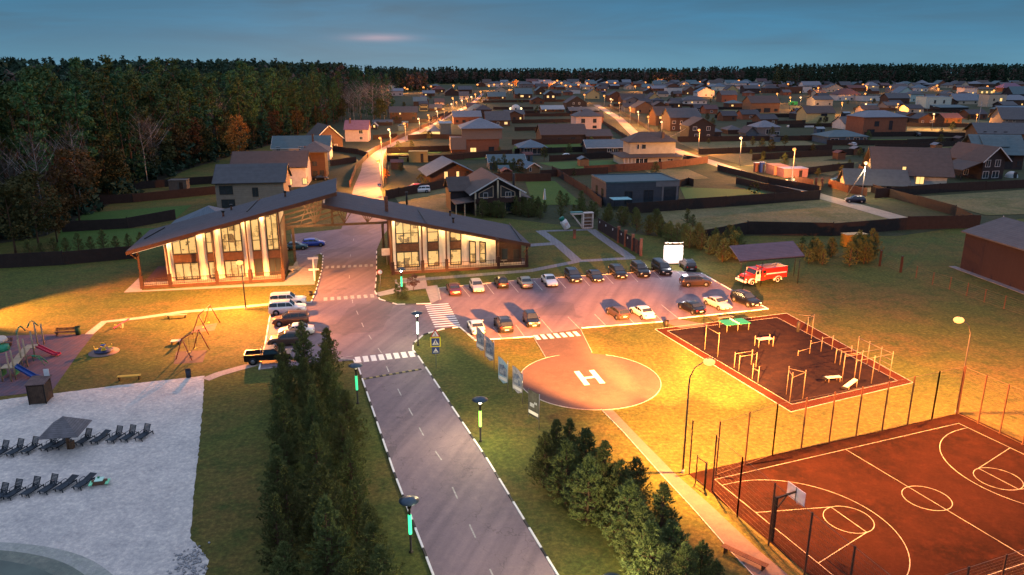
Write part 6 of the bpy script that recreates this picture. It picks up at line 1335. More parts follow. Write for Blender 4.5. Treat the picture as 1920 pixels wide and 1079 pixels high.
# houses of the middle distance (photo rows)
H2 = [
 (1062, 1100, 206, 193, 181, 'gy', 13, 'dark', 'dark', 'dark gabled house with four white windows left of the right village street', [('f', -2.3, 4.6, 1.1, 1.2), ('f', 2.0, 4.6, 1.1, 1.2), ('f', 3.2, 1.6, 1.1, 1.4), ('f', -3, 1.6, 1.1, 1.2)]),
 (1016, 1058, 211, 205, 198, 'gx', 11, 'brown', 'metal', 'low shed with pale metal roof left of the dark gabled house', []),
 (1068, 1124, 213, 208, 201, 'gx', 12, 'dark', 'grey', 'long low grey roof in front of the dark gabled house', []),
 (1255, 1312, 246, 220, 203, 'gx', 14, 'brown', 'grey', 'big brown house with large grey roof behind the right village street', [('f', 2, 1.6, 1.2, 2.2)]),
 (1229, 1262, 236, 216, 200, 'gx', 12, 'brown', 'brown', 'brown barn like house left of the big grey roof', []),
 (1290, 1340, 262, 236, 222, 'gy', 11, 'dark', 'brown', 'dark brown two storey house with white corner trim and white windows', [('f', -3.4, 4.9, 1.6, 1.5), ('f', 3.0, 4.9, 1.6, 1.5), ('f', 3.2, 1.6, 1.1, 1.1), ('f', -2.6, 1.3, 1.3, 2.2)]),
 (1364, 1390, 252, 244, 235, 'hip', 8, 'dark', 'grey', 'small dark gazebo with crossed white rails', []),
 (1418, 1462, 256, 239, 226, 'hip', 10, 'grey', 'light', 'grey summer house with white framed windows and hipped roof', [('f', 0, 2.2, 2.4, 2.2), ('f', 4.2, 1.4, 2.6, 1.4)]),
 (1398, 1420, 257, 249, 239, 'gy', 8, 'blue', 'dark', 'small gabled annex left of the grey summer house', []),
 (1331, 1352, 259, 248, 243, 'shed', 7, 'dark', 'grey', 'dark porch annex with white railing right of the two storey house', []),
 (1406, 1462, 212, 193, 180, 'gx', 14, 'wood', 'brown', 'timber house with broad brown roof and glazed central gable', [('f', 1.5, 1.8, 4.4, 2.6), ('f', 8, 1.8, 2.2, 1.6), ('f', -5, 1.6, 3.5, 2.2)]),
 (1510, 1566, 229, 212, 199, 'gx', 12, 'yellow', 'brown', 'pale yellow house with dark brown roof and front balcony', [('f', 0, 1.5, 1.3, 2.0), ('f', 4, 1.5, 1.3, 2.0), ('f', 2, 4.4, 3.6, 1.8)]),
 (1614, 1700, 253, 220, 207, 'hip', 15, 'brick', 'light', 'large orange brick house with wide grey hipped roof', [('f', -4.4, 5.2, 2.2, 2.2), ('f', 3, 4.5, 1.6, 4.0), ('f', -7, 1.4, 3.6, 2.2)]),
 (1582, 1612, 243, 232, 219, 'gx', 12, 'white', 'grey', 'small white annex lit warm left of the orange brick house', [('f', 0, 1.5, 2.0, 1.8, 1)]),
 (1549, 1628, 270, 257, 244, 'hip', 13, 'blue', 'teal', 'low teal pavilion house with flat pyramid roof and glazed front', [('f', 0, 1.4, 1.4, 2.1), ('f', 4, 1.4, 2.4, 2.1), ('f', 8, 1.4, 1.4, 2.1), ('f', -6, 1.4, 3.4, 1.8)]),
 (1280, 1326, 196, 189, 180, 'hip', 13, 'white', 'grey', 'long white bungalow with three dark windows and grey hipped roof', []),
 (1213, 1240, 194, 186, 175, 'gy', 12, 'yellow', 'dark', 'gabled house with brightly lit yellow porch', [('f', 0, 1.6, 5.4, 1.8, 1)]),
 (1165, 1210, 193, 186, 176, 'gx', 12, 'brown', 'brown', 'wide brown roofed house right of the street lamps', []),
 (1190, 1228, 213, 202, 191, 'gy', 14, 'wood', 'brown', 'low timber garage with broad shallow gable', []),
 (1142, 1168, 191, 179, 172, 'gy', 12, 'brown', 'dark', 'brown gabled house behind the row of street lamps', []),
 (1100, 1124, 186, 176, 168, 'gy', 12, 'yellow', 'grey', 'olive yellow gabled house at the end of the bright road', []),
 (1250, 1279, 178, 165, 161, 'flat', 10, 'white', 'grey', 'white cubic flat roofed house left of the blue roof', [('f', -3, 2, 1.2, 2.6), ('f', 4, 3.6, 2, 1.2)]),
 (1307, 1340, 182, 173, 164, 'gy', 12, 'white', 'blue', 'white gabled house with bright blue side roof', []),
 (1352, 1382, 192, 178, 170, 'gx', 12, 'brick', 'grey', 'orange brick house with grey roof beside the timber house', []),
 (1526, 1562, 199, 187, 180, 'gx', 13, 'cream', 'grey', 'cream hall with dark grey roof left of the white hall', []),
 (1568, 1614, 189, 178, 166, 'hip', 14, 'white', 'maroon', 'long white hall with maroon hipped roof', []),
 (1614, 1662, 190, 180, 178, 'flat', 12, 'white', 'grey', 'low white flat building with brick base', []),
 (1663, 1706, 195, 184, 175, 'gx', 12, 'brown', 'grey', 'dark brown house with white door frames and grey roof', []),
 (1706, 1732, 191, 177, 170, 'hip', 12, 'mint', 'grey', 'pale grey green two storey house next to the mint cube', []),
 (1732, 1784, 204, 182, 178, 'flat', 12, 'mint', 'metal', 'mint coloured flat roofed two storey house', [('f', -3, 5, 1.3, 2.2), ('f', 4.5, 5, 1.2, 2.2), ('f', -5.5, 1.6, 2.4, 2.2)]),
 (1760, 1818, 207, 203, 198, 'shed', 11, 'dark', 'teal', 'long low dark shed with teal roof in front of the mint house', []),
 (1788, 1836, 196, 188, 176, 'gx', 12, 'cream', 'light', 'cream house with blue grey roof and small front gable', []),
 (1850, 1886, 201, 174, 168, 'flat', 11, 'cream', 'dark', 'tall modern cream house with lit upper window', [('f', -3, 5.5, 1, 1.6), ('f', 3, 5.2, 2, 3, 1), ('f', -2, 1.6, 1.6, 1.2, 1)]),
 (1885, 1935, 200, 188, 178, 'hip', 13, 'brown', 'light', 'low brown house with pale hipped roof at the right edge', []),
 (1628, 1664, 203, 200, 196, 'shed', 10, 'dark', 'teal', 'low teal shed roof behind the brick house', []),
 (1670, 1712, 174, 167, 157, 'hip', 13, 'grey', 'grey', 'large grey hipped roof in the back row right of centre', []),
 (1683, 1715, 182, 174, 163, 'gy', 13, 'mint', 'blue', 'white edged gable with long blue roof in the back rows', []),
 (1716, 1740, 172, 165, 159, 'hip', 12, 'white', 'blue', 'blue hipped roof behind the long blue gable', []),
 (1806, 1832, 178, 165, 161, 'hip', 12, 'white', 'maroon', 'white house with two lit ground floor windows in the right back row', [('f', -3, 1.6, 2, 2, 1), ('f', 3, 1.6, 2, 2, 1)]),
 (1832, 1868, 176, 168, 163, 'hip', 13, 'yellow', 'brown', 'long yellow lit facade in the right back row', [('f', -6, 1.6, 2.4, 2.2, 1), ('f', 0, 1.6, 2.4, 2.2, 1), ('f', 6, 1.6, 2.4, 2.2, 1)]),
 (1878, 1920, 172, 165, 156, 'hip', 14, 'brown', 'purple', 'broad purple grey hipped roof far right', []),
 (1895, 1960, 186, 176, 160, 'gx', 14, 'dark', 'teal', 'large plain grey green roof at the far right edge', []),
 (1550, 1582, 173, 165, 158, 'gy', 12, 'cream', 'grey', 'cream gabled house below the dark forest', []),
 (1590, 1625, 172, 165, 160, 'gx', 12, 'brown', 'red', 'long low reddish roof below the dark forest', []),
 (1625, 1648, 170, 161, 154, 'hip', 12, 'cream', 'light', 'pale house with warm lit upper storey below the forest', [('f', 0, 4.6, 2.6, 1.2, 1)]),
 (1505, 1540, 170, 160, 153, 'gx', 13, 'white', 'light', 'pale two storey house with stepped roofs in the back row', []),
 (1470, 1505, 176, 164, 162, 'flat', 12, 'brown', 'brown', 'brown flat house with pale window bands', []),
 (1500, 1522, 174, 163, 158, 'flat', 10, 'white', 'grey', 'white boxy house with dark upper band', []),
 (1434, 1462, 175, 166, 160, 'hip', 12, 'brown', 'dark', 'dark hipped roof right of the bright star lamp', []),
 (1395, 1425, 176, 166, 160, 'gx', 12, 'dark', 'grey', 'grey roofed house below the bright star lamp', []),
 (1362, 1384, 173, 168, 160, 'gy', 12, 'yellow', 'dark', 'dark edged yellow gable with a lit lamp', []),
 (1340, 1362, 170, 163, 156, 'hip', 12, 'mint', 'blue', 'teal hipped roof house left of the yellow gable', []),
 (1375, 1400, 164, 156, 152, 'hip', 12, 'white', 'blue', 'pale house with low blue roof behind the yellow gable', []),
 (1284, 1304, 178, 170, 163, 'gy', 12, 'brick', 'brown', 'orange lit gable with arched window right of the white cube', []),
 (1222, 1250, 171, 166, 161, 'gx', 13, 'brown', 'light', 'wide pale blue roof left of the white cube', []),
 (1080, 1098, 166, 158, 153, 'flat', 10, 'white', 'light', 'small bright white box house near the middle of the back row', []),
 (1056, 1074, 165, 158, 154, 'hip', 11, 'cream', 'teal', 'teal roofed house left of the small white box house', []),
 (1066, 1088, 176, 168, 162, 'hip', 12, 'white', 'brown', 'white house with dark hipped roof in the central back rows', []),
 (1022, 1042, 188, 177, 170, 'gy', 12, 'dark', 'teal', 'dark gabled house with two lit windows near the centre', [('f', -2.4, 3, 1.8, 1.8, 1), ('f', 2.6, 3, 1.8, 1.8, 1)]),
 (1005, 1022, 178, 170, 163, 'gy', 12, 'brown', 'teal', 'narrow teal gable left of the lit gabled house', []),
 (966, 998, 185, 176, 166, 'gx', 12, 'brown', 'teal', 'teal roofed house with very bright lit upper windows', [('f', -2, 2.2, 3.6, 1.6, 1)]),
 (915, 948, 187, 181, 173, 'gx', 12, 'brown', 'teal', 'teal roofed house with round fronted gable at the street end', []),
 (930, 950, 175, 169, 163, 'gy', 12, 'cream', 'grey', 'pale gable above the round fronted house', []),
 (918, 932, 163, 157, 153, 'hip', 12, 'white', 'grey', 'white gabled house near the end of the left street', []),
 (975, 1000, 165, 158, 154, 'hip', 12, 'grey', 'grey', 'grey roof of the far central row', []),
 (860, 885, 176, 168, 162, 'gx', 12, 'brown', 'grey', 'grey roof left of the far street end', []),
 (862, 879, 187, 180, 172, 'gx', 10, 'white', 'grey', 'small pale house below the yellow glowing lamp', []),
 (835, 860, 180, 174, 165, 'gy', 12, 'dark', 'dark', 'dark gabled house left of the yellow glowing lamp', []),
 (812, 834, 174, 168, 161, 'hip', 12, 'brown', 'red', 'reddish roof behind the left lamps', []),
 (793, 815, 181, 175, 170, 'gx', 11, 'brown', 'light', 'pale roof between two lamps left of the street', []),
 (722, 756, 180, 171, 166, 'gx', 12, 'pink', 'light', 'pink lit house with pale metal roof at the forest edge', []),
 (721, 748, 172, 165, 160, 'gy', 12, 'mint', 'teal', 'teal roofed house behind the pink lit house', []),
 (776, 800, 199, 190, 182, 'gx', 11, 'dark', 'teal', 'teal roof with a bright white gable end left of the street', []),
 (784, 804, 196, 187, 181, 'gy', 11, 'brown', 'grey', 'grey gabled house right behind the bright white gable end', []),
 (787, 802, 209, 196, 190, 'gx', 10, 'yellow', 'dark', 'narrow yellow and black house with balcony left of the street', [('f', 0, 4.4, 5, 1.6), ('f', 0, 1.6, 5, 1.6)]),
 (806, 828, 208, 203, 196, 'gx', 10, 'brown', 'grey', 'low grey roof right of the yellow and black house', []),
 (815, 833, 197, 192, 185, 'gx', 10, 'pink', 'brown', 'small house with orange lit gable left of the street', []),
 (732, 782, 227, 211, 200, 'gx', 15, 'brown', 'brown', 'large dark brown lodge with central gable left of the street', []),
 (700, 735, 236, 230, 225, 'gx', 12, 'dark', 'grey', 'long low dark outbuilding left of the lodge', []),
 (697, 707, 243, 237, 231, 'gy', 9, 'dark', 'light', 'small shed with pale roof beside the pink roofed house', []),
 (905, 916, 192, 188, 187, 'flat', 8, 'cream', 'light', 'bright flat canopy lit white right of the left street', []),
]
for h_ in H2:
    house(*h_[:10], h_[10] or (), trim='w' if h_[7] in ('dark', 'brown', 'grey', 'blue') and h_[10] else 'd')
# big timber houses on the right
t, W_, he, hrr = house(1648, 1765, 352, 322, 277, 'gx', 15, 'white', 'brown', 'large chalet with huge plain brown roof and glowing windows on the right', [('f', -2.2, 4.2, .9, 3.0, 1), ('f', 2.2, 2.4, 2.0, 2.6, 1), ('l', 4, 4.6, 1.4, 2.0), ('l', 8, 4.8, 1.2, 2.2), ('l', 11.5, 4.6, 2.0, 1.3, 1)], rz=-14, over=1.5, trim='d')
b = MB(); b.box((-W_ / 2 - 1.2, 8, 3.2), (2.4, 14, .2)); b.box((-W_ / 2 - 2.3, 8, 3.8), (.1, 14, 1.0)); b.build('balcony', M_rail, t)
b = MB(); b.box((1.0, 1.5, 10.2), (.2, .2, .2)); b.build('vent', M_dark, t)
t, W_, he, hrr = house(1592, 1694, 361, 345, 318, 'gx', 10, 'cream', 'grey', 'small cream hall with dark tiled roof beside the slanted pole', [('f', -3.5, 1.5, 1.0, 1.2), ('f', 3, 1.5, 1.0, 1.2)], rz=-12, over=.8, trim='d')
t, W_, he, hrr = house(1836, 1882, 337, 297, 276, 'gy', 14, 'dark', 'brown', 'dark log house with arched white upper windows and brown roof', [('f', -2.2, 4.8, 1.5, 1.9), ('f', 1.2, 4.8, 1.6, 1.9), ('f', -2.4, 1.5, 1.9, 1.9), ('f', 1.0, 1.5, 2.2, 1.9), ('l', 6, 1.6, 1.6, 1.6)], rz=12, over=1.2)
b = MB(); b.slab([(-W_ / 2 - 7.5, -.5, 3.2), (-W_ / 2, -.5, he - .6), (-W_ / 2, 9, he - .6), (-W_ / 2 - 7.5, 9, 3.2)], .2); b.build('porch_roof', roofmat('brown'), t)
for y_ in (0, 8.5): b = MB(); b.box((-W_ / 2 - 7, y_, 1.6), (.25, .25, 3.1)); b.build('porch_post', M_dtrim, t)
t, W_, he, hrr = house(1832, 1912, 318, 286, 253, 'gx', 14, 'dark', 'teal', 'large dark house with turquoise metal roof and a wide dormer', [('f', 6, 2, 1.4, 1.4)], rz=-8, over=1.2, trim='d')
b = MB(); b.slab([(-5, 1.5, he + 1.7), (3, 1.5, he + 1.7), (3, 6.5, hrr + .1), (-5, 6.5, hrr + .1)], .15); b.box((-1, 2.2, he + 1.0), (6.6, .2, 1.0)); b.build('dormer', roofmat('teal'), t)
house(1838, 1925, 270, 249, 231, 'gx', 15, 'wood', 'grey', 'long grey roofed timber house with orange lit gable end on the right', [('f', 3, 2, 1.4, 1.4)], rz=-10, over=1.2, trim='d')
house(1880, 1960, 243, 222, 202, 'gx', 14, 'grey', 'grey', 'grey roofed house with dark truss gable near the right edge', [('f', 0, 2, 1.4, 1.4)], rz=-6, over=1.0)
house(1885, 1950, 219, 207, 200, 'shed', 12, 'grey', 'blue', 'pale blue flat sloping roof near the right edge', rz=0)
# sheds, boxes and small things
def boxthing(name, label, cat, xl, xr, yb, yt, dep, m, roofm=None, rz=8, door=True):
    c = G((xl + xr) / 2, yb); W_ = (xr - xl) / ppm(c.y); h = max(.8, ZT(c.y, yt)); t = thing(name, label, cat, c, R(rz))
    b = MB(); b.box((0, dep / 2, h / 2), (W_, dep, h)); b.build('wall', m, t); b = MB(); b.box((0, dep / 2, h + .06), (W_ + .25, dep + .25, .1)); b.build('roof', roofm or m, t)
    if door: b = MB(); b.box((W_ * .2, -.03, h * .42), (min(1.0, W_ * .4), .06, h * .8)); b.build('door', M_dtrim, t)
    return t
boxthing('straw_clad_shed', 'box shaped shed clad in straw yellow boards beside the bright lawn', 'shed', 767, 802, 305, 285, 3.5, wallmat('straw'), None, 4)
boxthing('straw_clad_box', 'smaller straw yellow box left of the straw coloured shed', 'shed', 748, 763, 304, 297, 2.5, wallmat('straw'), None, 4, False)
boxthing('pink_shed', 'taller salmon pink shed by the lit roadside', 'shed', 1450, 1478, 329, 312, 6, mat('shed_pink', (.50, .24, .16), .8, .2), None, 6)
boxthing('pink_shed', 'lower salmon pink shed with pale roof right of the taller one', 'shed', 1468, 1515, 333, 317, 5, mat('shed_rose', (.46, .22, .19), .8, .2), mat('shed_top', (.5, .45, .5), .6), 6)
boxthing('portable_toilet', 'brown portable toilet with white top beside the lit road', 'portable toilet', 1415, 1425, 323, 306, 1.3, mat('cabin_brown', (.22, .09, .06), .7), M_sw)
boxthing('portable_toilet', 'blue portable toilet right of the brown one', 'portable toilet', 1426, 1433, 324, 305, 1.2, mat('cabin_blue', (.02, .07, .32), .6), M_sw)
boxthing('green_container', 'bright green container between two orange lamps', 'container', 1481, 1495, 197, 191, 4, mat('container_green', (.03, .42, .10), .6), None, 0, False)
boxthing('pale_kiosk', 'small pale green kiosk on the dark plots right of centre', 'kiosk', 1325, 1346, 211, 202, 5, mat('kiosk_green', (.42, .46, .34), .7), None, 0)
boxthing('play_bin', 'weathered grey board shed at the foot of the forest', 'shed', 318, 350, 357, 339, 3, mat('old_grey_boards', (.11, .11, .10), .9, .3, 1., bands=(0, .2, .6)), None, 6)
for x, y, r_, l in ((967, 207, 10, 'white glowing dome tent on a dark plot in the middle of the village'), (1746 + 150, 333, 11, 'pale polycarbonate dome greenhouse beside the dark log house')):
    c = G(x, y); r = r_ / ppm(c.y); t = thing('dome_tent', l, 'dome', c); b = MB(); b.lathe([(r * math.cos(R(a)), r * 1.05 * math.sin(R(a))) for a in range(0, 91, 10)], n=20); b.build('shell', mat('dome_shell', (.38, .42, .42), .5), t); b = MB(); b.box((0, -r * .95, .9), (.9, .3, 1.8)); b.build('door', M_dtrim, t)
    if x == 967: b = MB(); [b.sphere((s * r * 1.0, -.6, 1.2), .8, 8) for s in (-1, 1)]; b.build('lamp', emat('dome_lamp', (1., .75, .35), 3.), t)
for x, y, w_, l in ((1546 - 60, 239, 9, 'left one of two long white plastic covered beds'), (1512, 239, 12, 'right one of two long white plastic covered beds')):
    c = G(x, y); t = thing('covered_bed', l, 'garden bed', c, R(2)); b = MB(); W_ = 2 * w_ / ppm(c.y); b.box((0, 0, .5), (W_, 3, .9)); b.build('cover', mat('plastic_cover', (.55, .6, .6), .5), t); b = MB(); b.box((0, 0, .03), (W_ + .3, 3.3, .06)); b.build('edge', M_rail, t)
t = thing('brick_gate_pillar', 'pair of brick pillars holding the wooden drive gate', 'gate', G(1535, 350), R(-30))
for s in (-.8, .8): b = MB(); b.box((s, 0, 1.2), (.6, .6, 2.4)); b.build('pillar', MATS['brick_red'], t)
point('wall_light', G(1474, 345, 0) + Vector((0, -1, 1.6)), (1., .75, .4), 900, .2, .5); point('wall_light', G(1488, 343, 0) + Vector((0, -1, 1.6)), (1., .75, .4), 900, .2, .5)
t = thing('globe_lights', 'two very bright low wall lights at the roadside sheds', 'lights', G(1474, 347)); o = t.location
for x, y in ((1474, 347), (1488, 345)): q = G(x, y) - o; b = MB(); b.sphere((q.x, q.y, 1.2), .35, 8); b.build('globe', M_bulbw, t)
b = MB(); b.box((1.3, .5, .5), (3.4, .2, 1.0)); b.build('base', M_conc, t)
# --- plank fences: base rows read from the photo
FM = mat('fence_planks', (.036, .024, .020), .85, .3, 1.2, bands=(3, .12, .55)); FM2 = mat('fence_planks_red', (.13, .055, .032), .85, .3, 1.2, bands=(3, .12, .5))
def fence(pts, label, h=2.1, m=FM, seg=14., name='plank_fence', g='dark plank fences between the plots'):
    P = [G(*p) if not isinstance(p, Vector) else p for p in pts]; o = P[0].copy(); t = thing(name, label, 'fence', o, 0, g)
    for a, c in zip(P, P[1:]):
        L = (c - a).length; n = max(1, min(12, round(L / seg)))
        for k in range(n):
            q0, q1 = a + (c - a) * (k / n) - o, a + (c - a) * ((k + 1) / n) - o; dh = random.uniform(-.13, .1); b = MB(); b.bar((q0.x, q0.y, (h + dh) / 2), (q1.x, q1.y, (h + dh) / 2), .08, h + dh); b.build('fence_panel', m, t)
            b = MB(); b.box((q0.x, q0.y, h / 2 + .1), (.16, .16, h + .2)); b.build('post', m, t)
    return t
FL = [
 ([(-60, 507), (120, 497), (262, 484)], 'nearest dark fence on the left, ending at the gatehouse porch', 2.4),
 ([(118, 436), (240, 429), (330, 412)], 'second dark fence on the left, behind the small pines', 2.3),
 ([(120, 388), (250, 380), (408, 364)], 'third dark fence on the left, in front of the grey board shed', 2.2),
 ([(230, 358), (320, 350), (408, 344)], 'farthest dark fence on the left at the foot of the forest', 2.2),
 ([(620, 312), (668, 305)], 'dark fence behind the beige gable houses', 2.),
 ([(656, 352), (668, 318), (690, 296), (703, 285), (722, 275)], 'reddish fence rising along the left side of the village street', 1.8),
 ([(722, 275), (745, 262), (800, 238), (850, 212)], 'thin reddish fence along the far left side of the village street', 1.7),
 ([(622, 283), (640, 286), (672, 290), (690, 297)], 'fence in front of the brown gable house', 2.),
 ([(724, 375), (748, 370), (842, 352)], 'dark fence beside the first street lamp, behind the parked cars', 2.4),
 ([(722, 345), (726, 310), (724, 290)], 'dark fence along the right side of the village street', 2.0),
 ([(726, 288), (850, 284), (872, 284)], 'dark fence behind the bright green lawn', 2.4),
 ([(727, 303), (768, 303)], 'short fence beside the straw coloured shed', 2.0),
 ([(802, 303), (870, 299), (960, 292)], 'fence in front of the wide hipped brown house', 2.2),
 ([(765, 263), (800, 260), (872, 262)], 'dark fence around the lit garden pavilion', 2.2),
 ([(872, 340), (960, 340), (1033, 340)], 'dark fence behind the log house garden', 2.3),
 ([(1035, 325), (1100, 365), (1128, 390)], 'long sloping dark fence between the log house lawn and the slate house', 2.2),
 ([(1013, 333), (1140, 326)], 'fence behind the slate house meadow', 2.2),
 ([(1175, 402), (1360, 388), (1536, 375)], 'long dark fence in front of the slate house', 2.5),
 ([(1536, 375), (1542, 345)], 'short end of the long dark fence at the road', 2.3),
 ([(1265, 353), (1290, 347), (1300, 350)], 'short dark fence beside the slate house', 2.),
 ([(1300, 460), (1400, 440), (1560, 443), (1700, 431), (1835, 428)], 'long dark fence between meadow and lawn, behind the fire engine', 2.7),
 ([(1835, 428), (1790, 405), (1720, 385), (1630, 360)], 'dark fence running back along the village road', 2.3),
 ([(1640, 372), (1760, 362), (1930, 352)], 'dark fence behind the big chalet meadow', 2.4),
 ([(1030, 303), (1160, 296), (1165, 292)], 'fence in front of the low blue grey house', 2.2),
 ([(1095, 326), (1240, 318), (1327, 306)], 'reddish brown fence in front of the white porch house', 2.4),
 ([(1282, 297), (1327, 306)], 'low open rail fence right of the white porch house', 1.2),
 ([(960, 272), (1090, 270)], 'dark fence in front of the very long low house', 2.2),
 ([(965, 290), (1100, 285)], 'dark fence behind the teal garden house', 2.2),
 ([(1270, 267), (1400, 265), (1550, 264)], 'dark fence below the two storey house with white trim', 2.3),
 ([(1310, 290), (1470, 284), (1560, 282)], 'dark fence across the upper meadow', 2.2),
 ([(1410, 302), (1500, 296), (1620, 290)], 'dark fence across the middle meadow', 2.3),
 ([(1500, 330), (1560, 322), (1600, 318)], 'dark fence behind the pink sheds', 2.3),
 ([(1488, 345), (1524, 352)], 'reddish plank gate wing right of the globe lights', 2.2),
 ([(1553, 350), (1590, 362), (1625, 368)], 'reddish plank fence beside the small cream hall', 2.2),
 ([(1550, 273), (1700, 272), (1800, 268)], 'dark fence in front of the teal pavilion house', 2.2),
 ([(1620, 257), (1720, 256), (1830, 258)], 'dark fence in front of the orange brick house', 2.2),
 ([(1640, 282), (1790, 275)], 'dark fence behind the large chalet', 2.2),
 ([(1640, 298), (1800, 290)], 'dark fence beside the chalet roof', 2.2),
 ([(1480, 240), (1580, 238), (1600, 238)], 'dark fence below the yellow house', 2.2),
 ([(1340, 222), (1410, 221), (1510, 220)], 'dark fence below the timber house with glazed gable', 2.2),
 ([(1400, 236), (1510, 232)], 'dark fence right of the grey summer house', 2.0),
 ([(1700, 238), (1840, 240)], 'dark fence across the far right meadow', 2.2),
 ([(1700, 218), (1850, 222)], 'dark fence below the mint house', 2.2),
 ([(965, 246), (1015, 245), (1075, 243)], 'upper dark fence in the central dark plots', 2.0),
 ([(960, 232), (1012, 231), (1070, 230)], 'middle dark fence in the central dark plots', 2.0),
 ([(975, 219), (1075, 218)], 'lower dark fence in the central dark plots', 2.0),
 ([(960, 213), (1012, 213)], 'dark fence left of the low metal shed', 2.),
 ([(1130, 232), (1175, 262)], 'dark fence along the left side of the right street', 1.8),
 ([(1240, 262), (1210, 240), (1160, 210), (1140, 200)], 'dark fence along the right side of the right street', 1.8),
 ([(1345, 320), (1440, 345), (1535, 362)], 'dark post and plank fence along the lit road', 1.9),
 ([(1380, 345), (1500, 372)], 'dark garden fence left of the lit road bend', 1.9),
 ([(700, 262), (745, 258)], 'dark fence left of the far street bend', 2.),
 ([(740, 232), (800, 230), (840, 214)], 'dark fence below the brown lodge', 2.),
 ([(925, 206), (1000, 206)], 'dark fence right of the teal roofed house', 2.),
 ([(905, 193), (1000, 192), (1060, 191)], 'far dark fence below the lit upper windows', 2.),
 ([(1150, 200), (1280, 200), (1330, 201)], 'far dark fence beside the white vans', 2.),
 ([(1600, 207), (1700, 208), (1800, 212)], 'far dark fence behind the brick house', 2.),
 ([(1385, 212), (1410, 207), (1300, 205)], 'far dark fence left of the timber house', 2.),
]
for pts, l, h in FL: fence(pts, l, h, FM2 if 'reddish' in l else FM)
# tiny far roofs filling the back rows
kinds = ['gx', 'hip', 'gy', 'gx']; rcs = ['grey', 'dark', 'brown', 'teal', 'light', 'maroon']; wcs = ['brown', 'white', 'cream', 'dark', 'brick']
spots = []
for row, y in enumerate((163, 160, 168)):
    x = 735 + row * 11
    while x < 1915:
        x += random.uniform(20, 34)
        if y < 164 and x < 900: continue
        if y == 168 and (x < 1010 or x > 1560): continue
        spots.append((x, y + random.uniform(-1.2, 1.2) - (0 if x < 1450 else -2)))
for i, (x, y) in enumerate(spots):
    w_ = random.uniform(14, 24); k = random.choice(kinds); rc = random.choice(rcs); wc = random.choice(wcs); kn = {'gx': 'long', 'gy': 'gabled', 'hip': 'hipped'}[k]
    house(x - w_ / 2, x + w_ / 2, y, y - random.uniform(4.5, 7), y - random.uniform(9, 12), k, 12, wc, rc, f'tiny distant house with {kn} {rc} roof at the foot of the forest', auto=True, group='tiny distant houses in the back rows', trim='d')
# ================================================================== TREES
def leafmat(name, c1, c2, rand=.5):
    m = mat(name, c1, .8, .4, .9, col2=c2, rand=rand, spec=.1); bs = m.node_tree.nodes['Principled BSDF']; return m
M_pineF = leafmat('forest_needles', (.075, .125, .042), (.048, .088, .034)); M_pineN = leafmat('young_needles', (.135, .145, .046), (.08, .10, .036), .35)
M_spr = leafmat('spruce_needles', (.045, .105, .046), (.03, .075, .036)); M_aut = leafmat('autumn_leaves', (.12, .065, .022), (.08, .045, .018), .3)
M_yell = leafmat('olive_leaves', (.075, .072, .024), (.045, .048, .018), .3); M_or = leafmat('orange_leaves', (.42, .17, .035), (.30, .11, .025), .1)
M_twig = mat('bare_twigs', (.12, .095, .08), .9, .3, 1., rand=.4); M_bark = mat('pine_bark', (.13, .075, .045), .9, .4, 1.5); M_birch = mat('birch_bark', (.42, .40, .37), .9, .5, 1.2, col2=(.12, .11, .10))
def trimesh(name, V, m):
    n = len(V) // 3; me = bpy.data.meshes.new(name); me.vertices.add(3 * n); me.vertices.foreach_set('co', V.astype(np.float32).ravel())
    me.loops.add(3 * n); me.loops.foreach_set('vertex_index', np.arange(3 * n, dtype=np.int32)); me.polygons.add(n)
    me.polygons.foreach_set('loop_start', np.arange(0, 3 * n, 3, dtype=np.int32)); me.polygons.foreach_set('loop_total', np.full(n, 3, dtype=np.int32))
    me.materials.append(m); me.update(calc_edges=True); return me
def rand_tris(C_, size, up=.3):
    """one small triangle at every centre, loosely facing outwards/up"""
    n = len(C_); a = rng.normal(size=(n, 3)); a /= np.linalg.norm(a, axis=1)[:, None]; b_ = rng.normal(size=(n, 3)); b_[:, 2] *= .6; b_ -= (b_ * a).sum(1)[:, None] * a; b_ /= np.linalg.norm(b_, axis=1)[:, None]
    s = size * rng.uniform(.6, 1.4, size=(n, 1)); V = np.empty((n, 3, 3)); V[:, 0] = C_ + a * s; V[:, 1] = C_ - a * s * .5 + b_ * s * .8; V[:, 2] = C_ - a * s * .5 - b_ * s * .8
    return V.reshape(-1, 3)
def clumps(centers, radii, per, size, flat=.7):
    n = len(centers); d = rng.normal(size=(n, per, 3)); d /= np.linalg.norm(d, axis=2)[:, :, None]; d *= rng.uniform(.45, 1, size=(n, per, 1)); d[:, :, 2] *= flat
    return rand_tris((centers[:, None, :] + d * radii[:, None, None]).reshape(-1, 3), size)
def crown_pts(h, base, rad, n, shape):
    c = []
    while len(c) < n:
        t = rng.random(); z_ = base + (h - base) * t
        if shape == 'pine': r = rad * (1 - (abs(t - .35) / .65) ** 2.2) ** .8 if t > .35 else rad * (.6 + t)
        elif shape == 'spruce': r = rad * (1 - t) ** .85 + .15
        else: r = rad * math.sin(math.pi * min(.97, t * .85 + .12)) ** .7
        a = rng.random() * 6.283; q = r * math.sqrt(rng.random()) ** .6
        c.append((q * math.cos(a), q * math.sin(a), z_))
    return np.array(c)
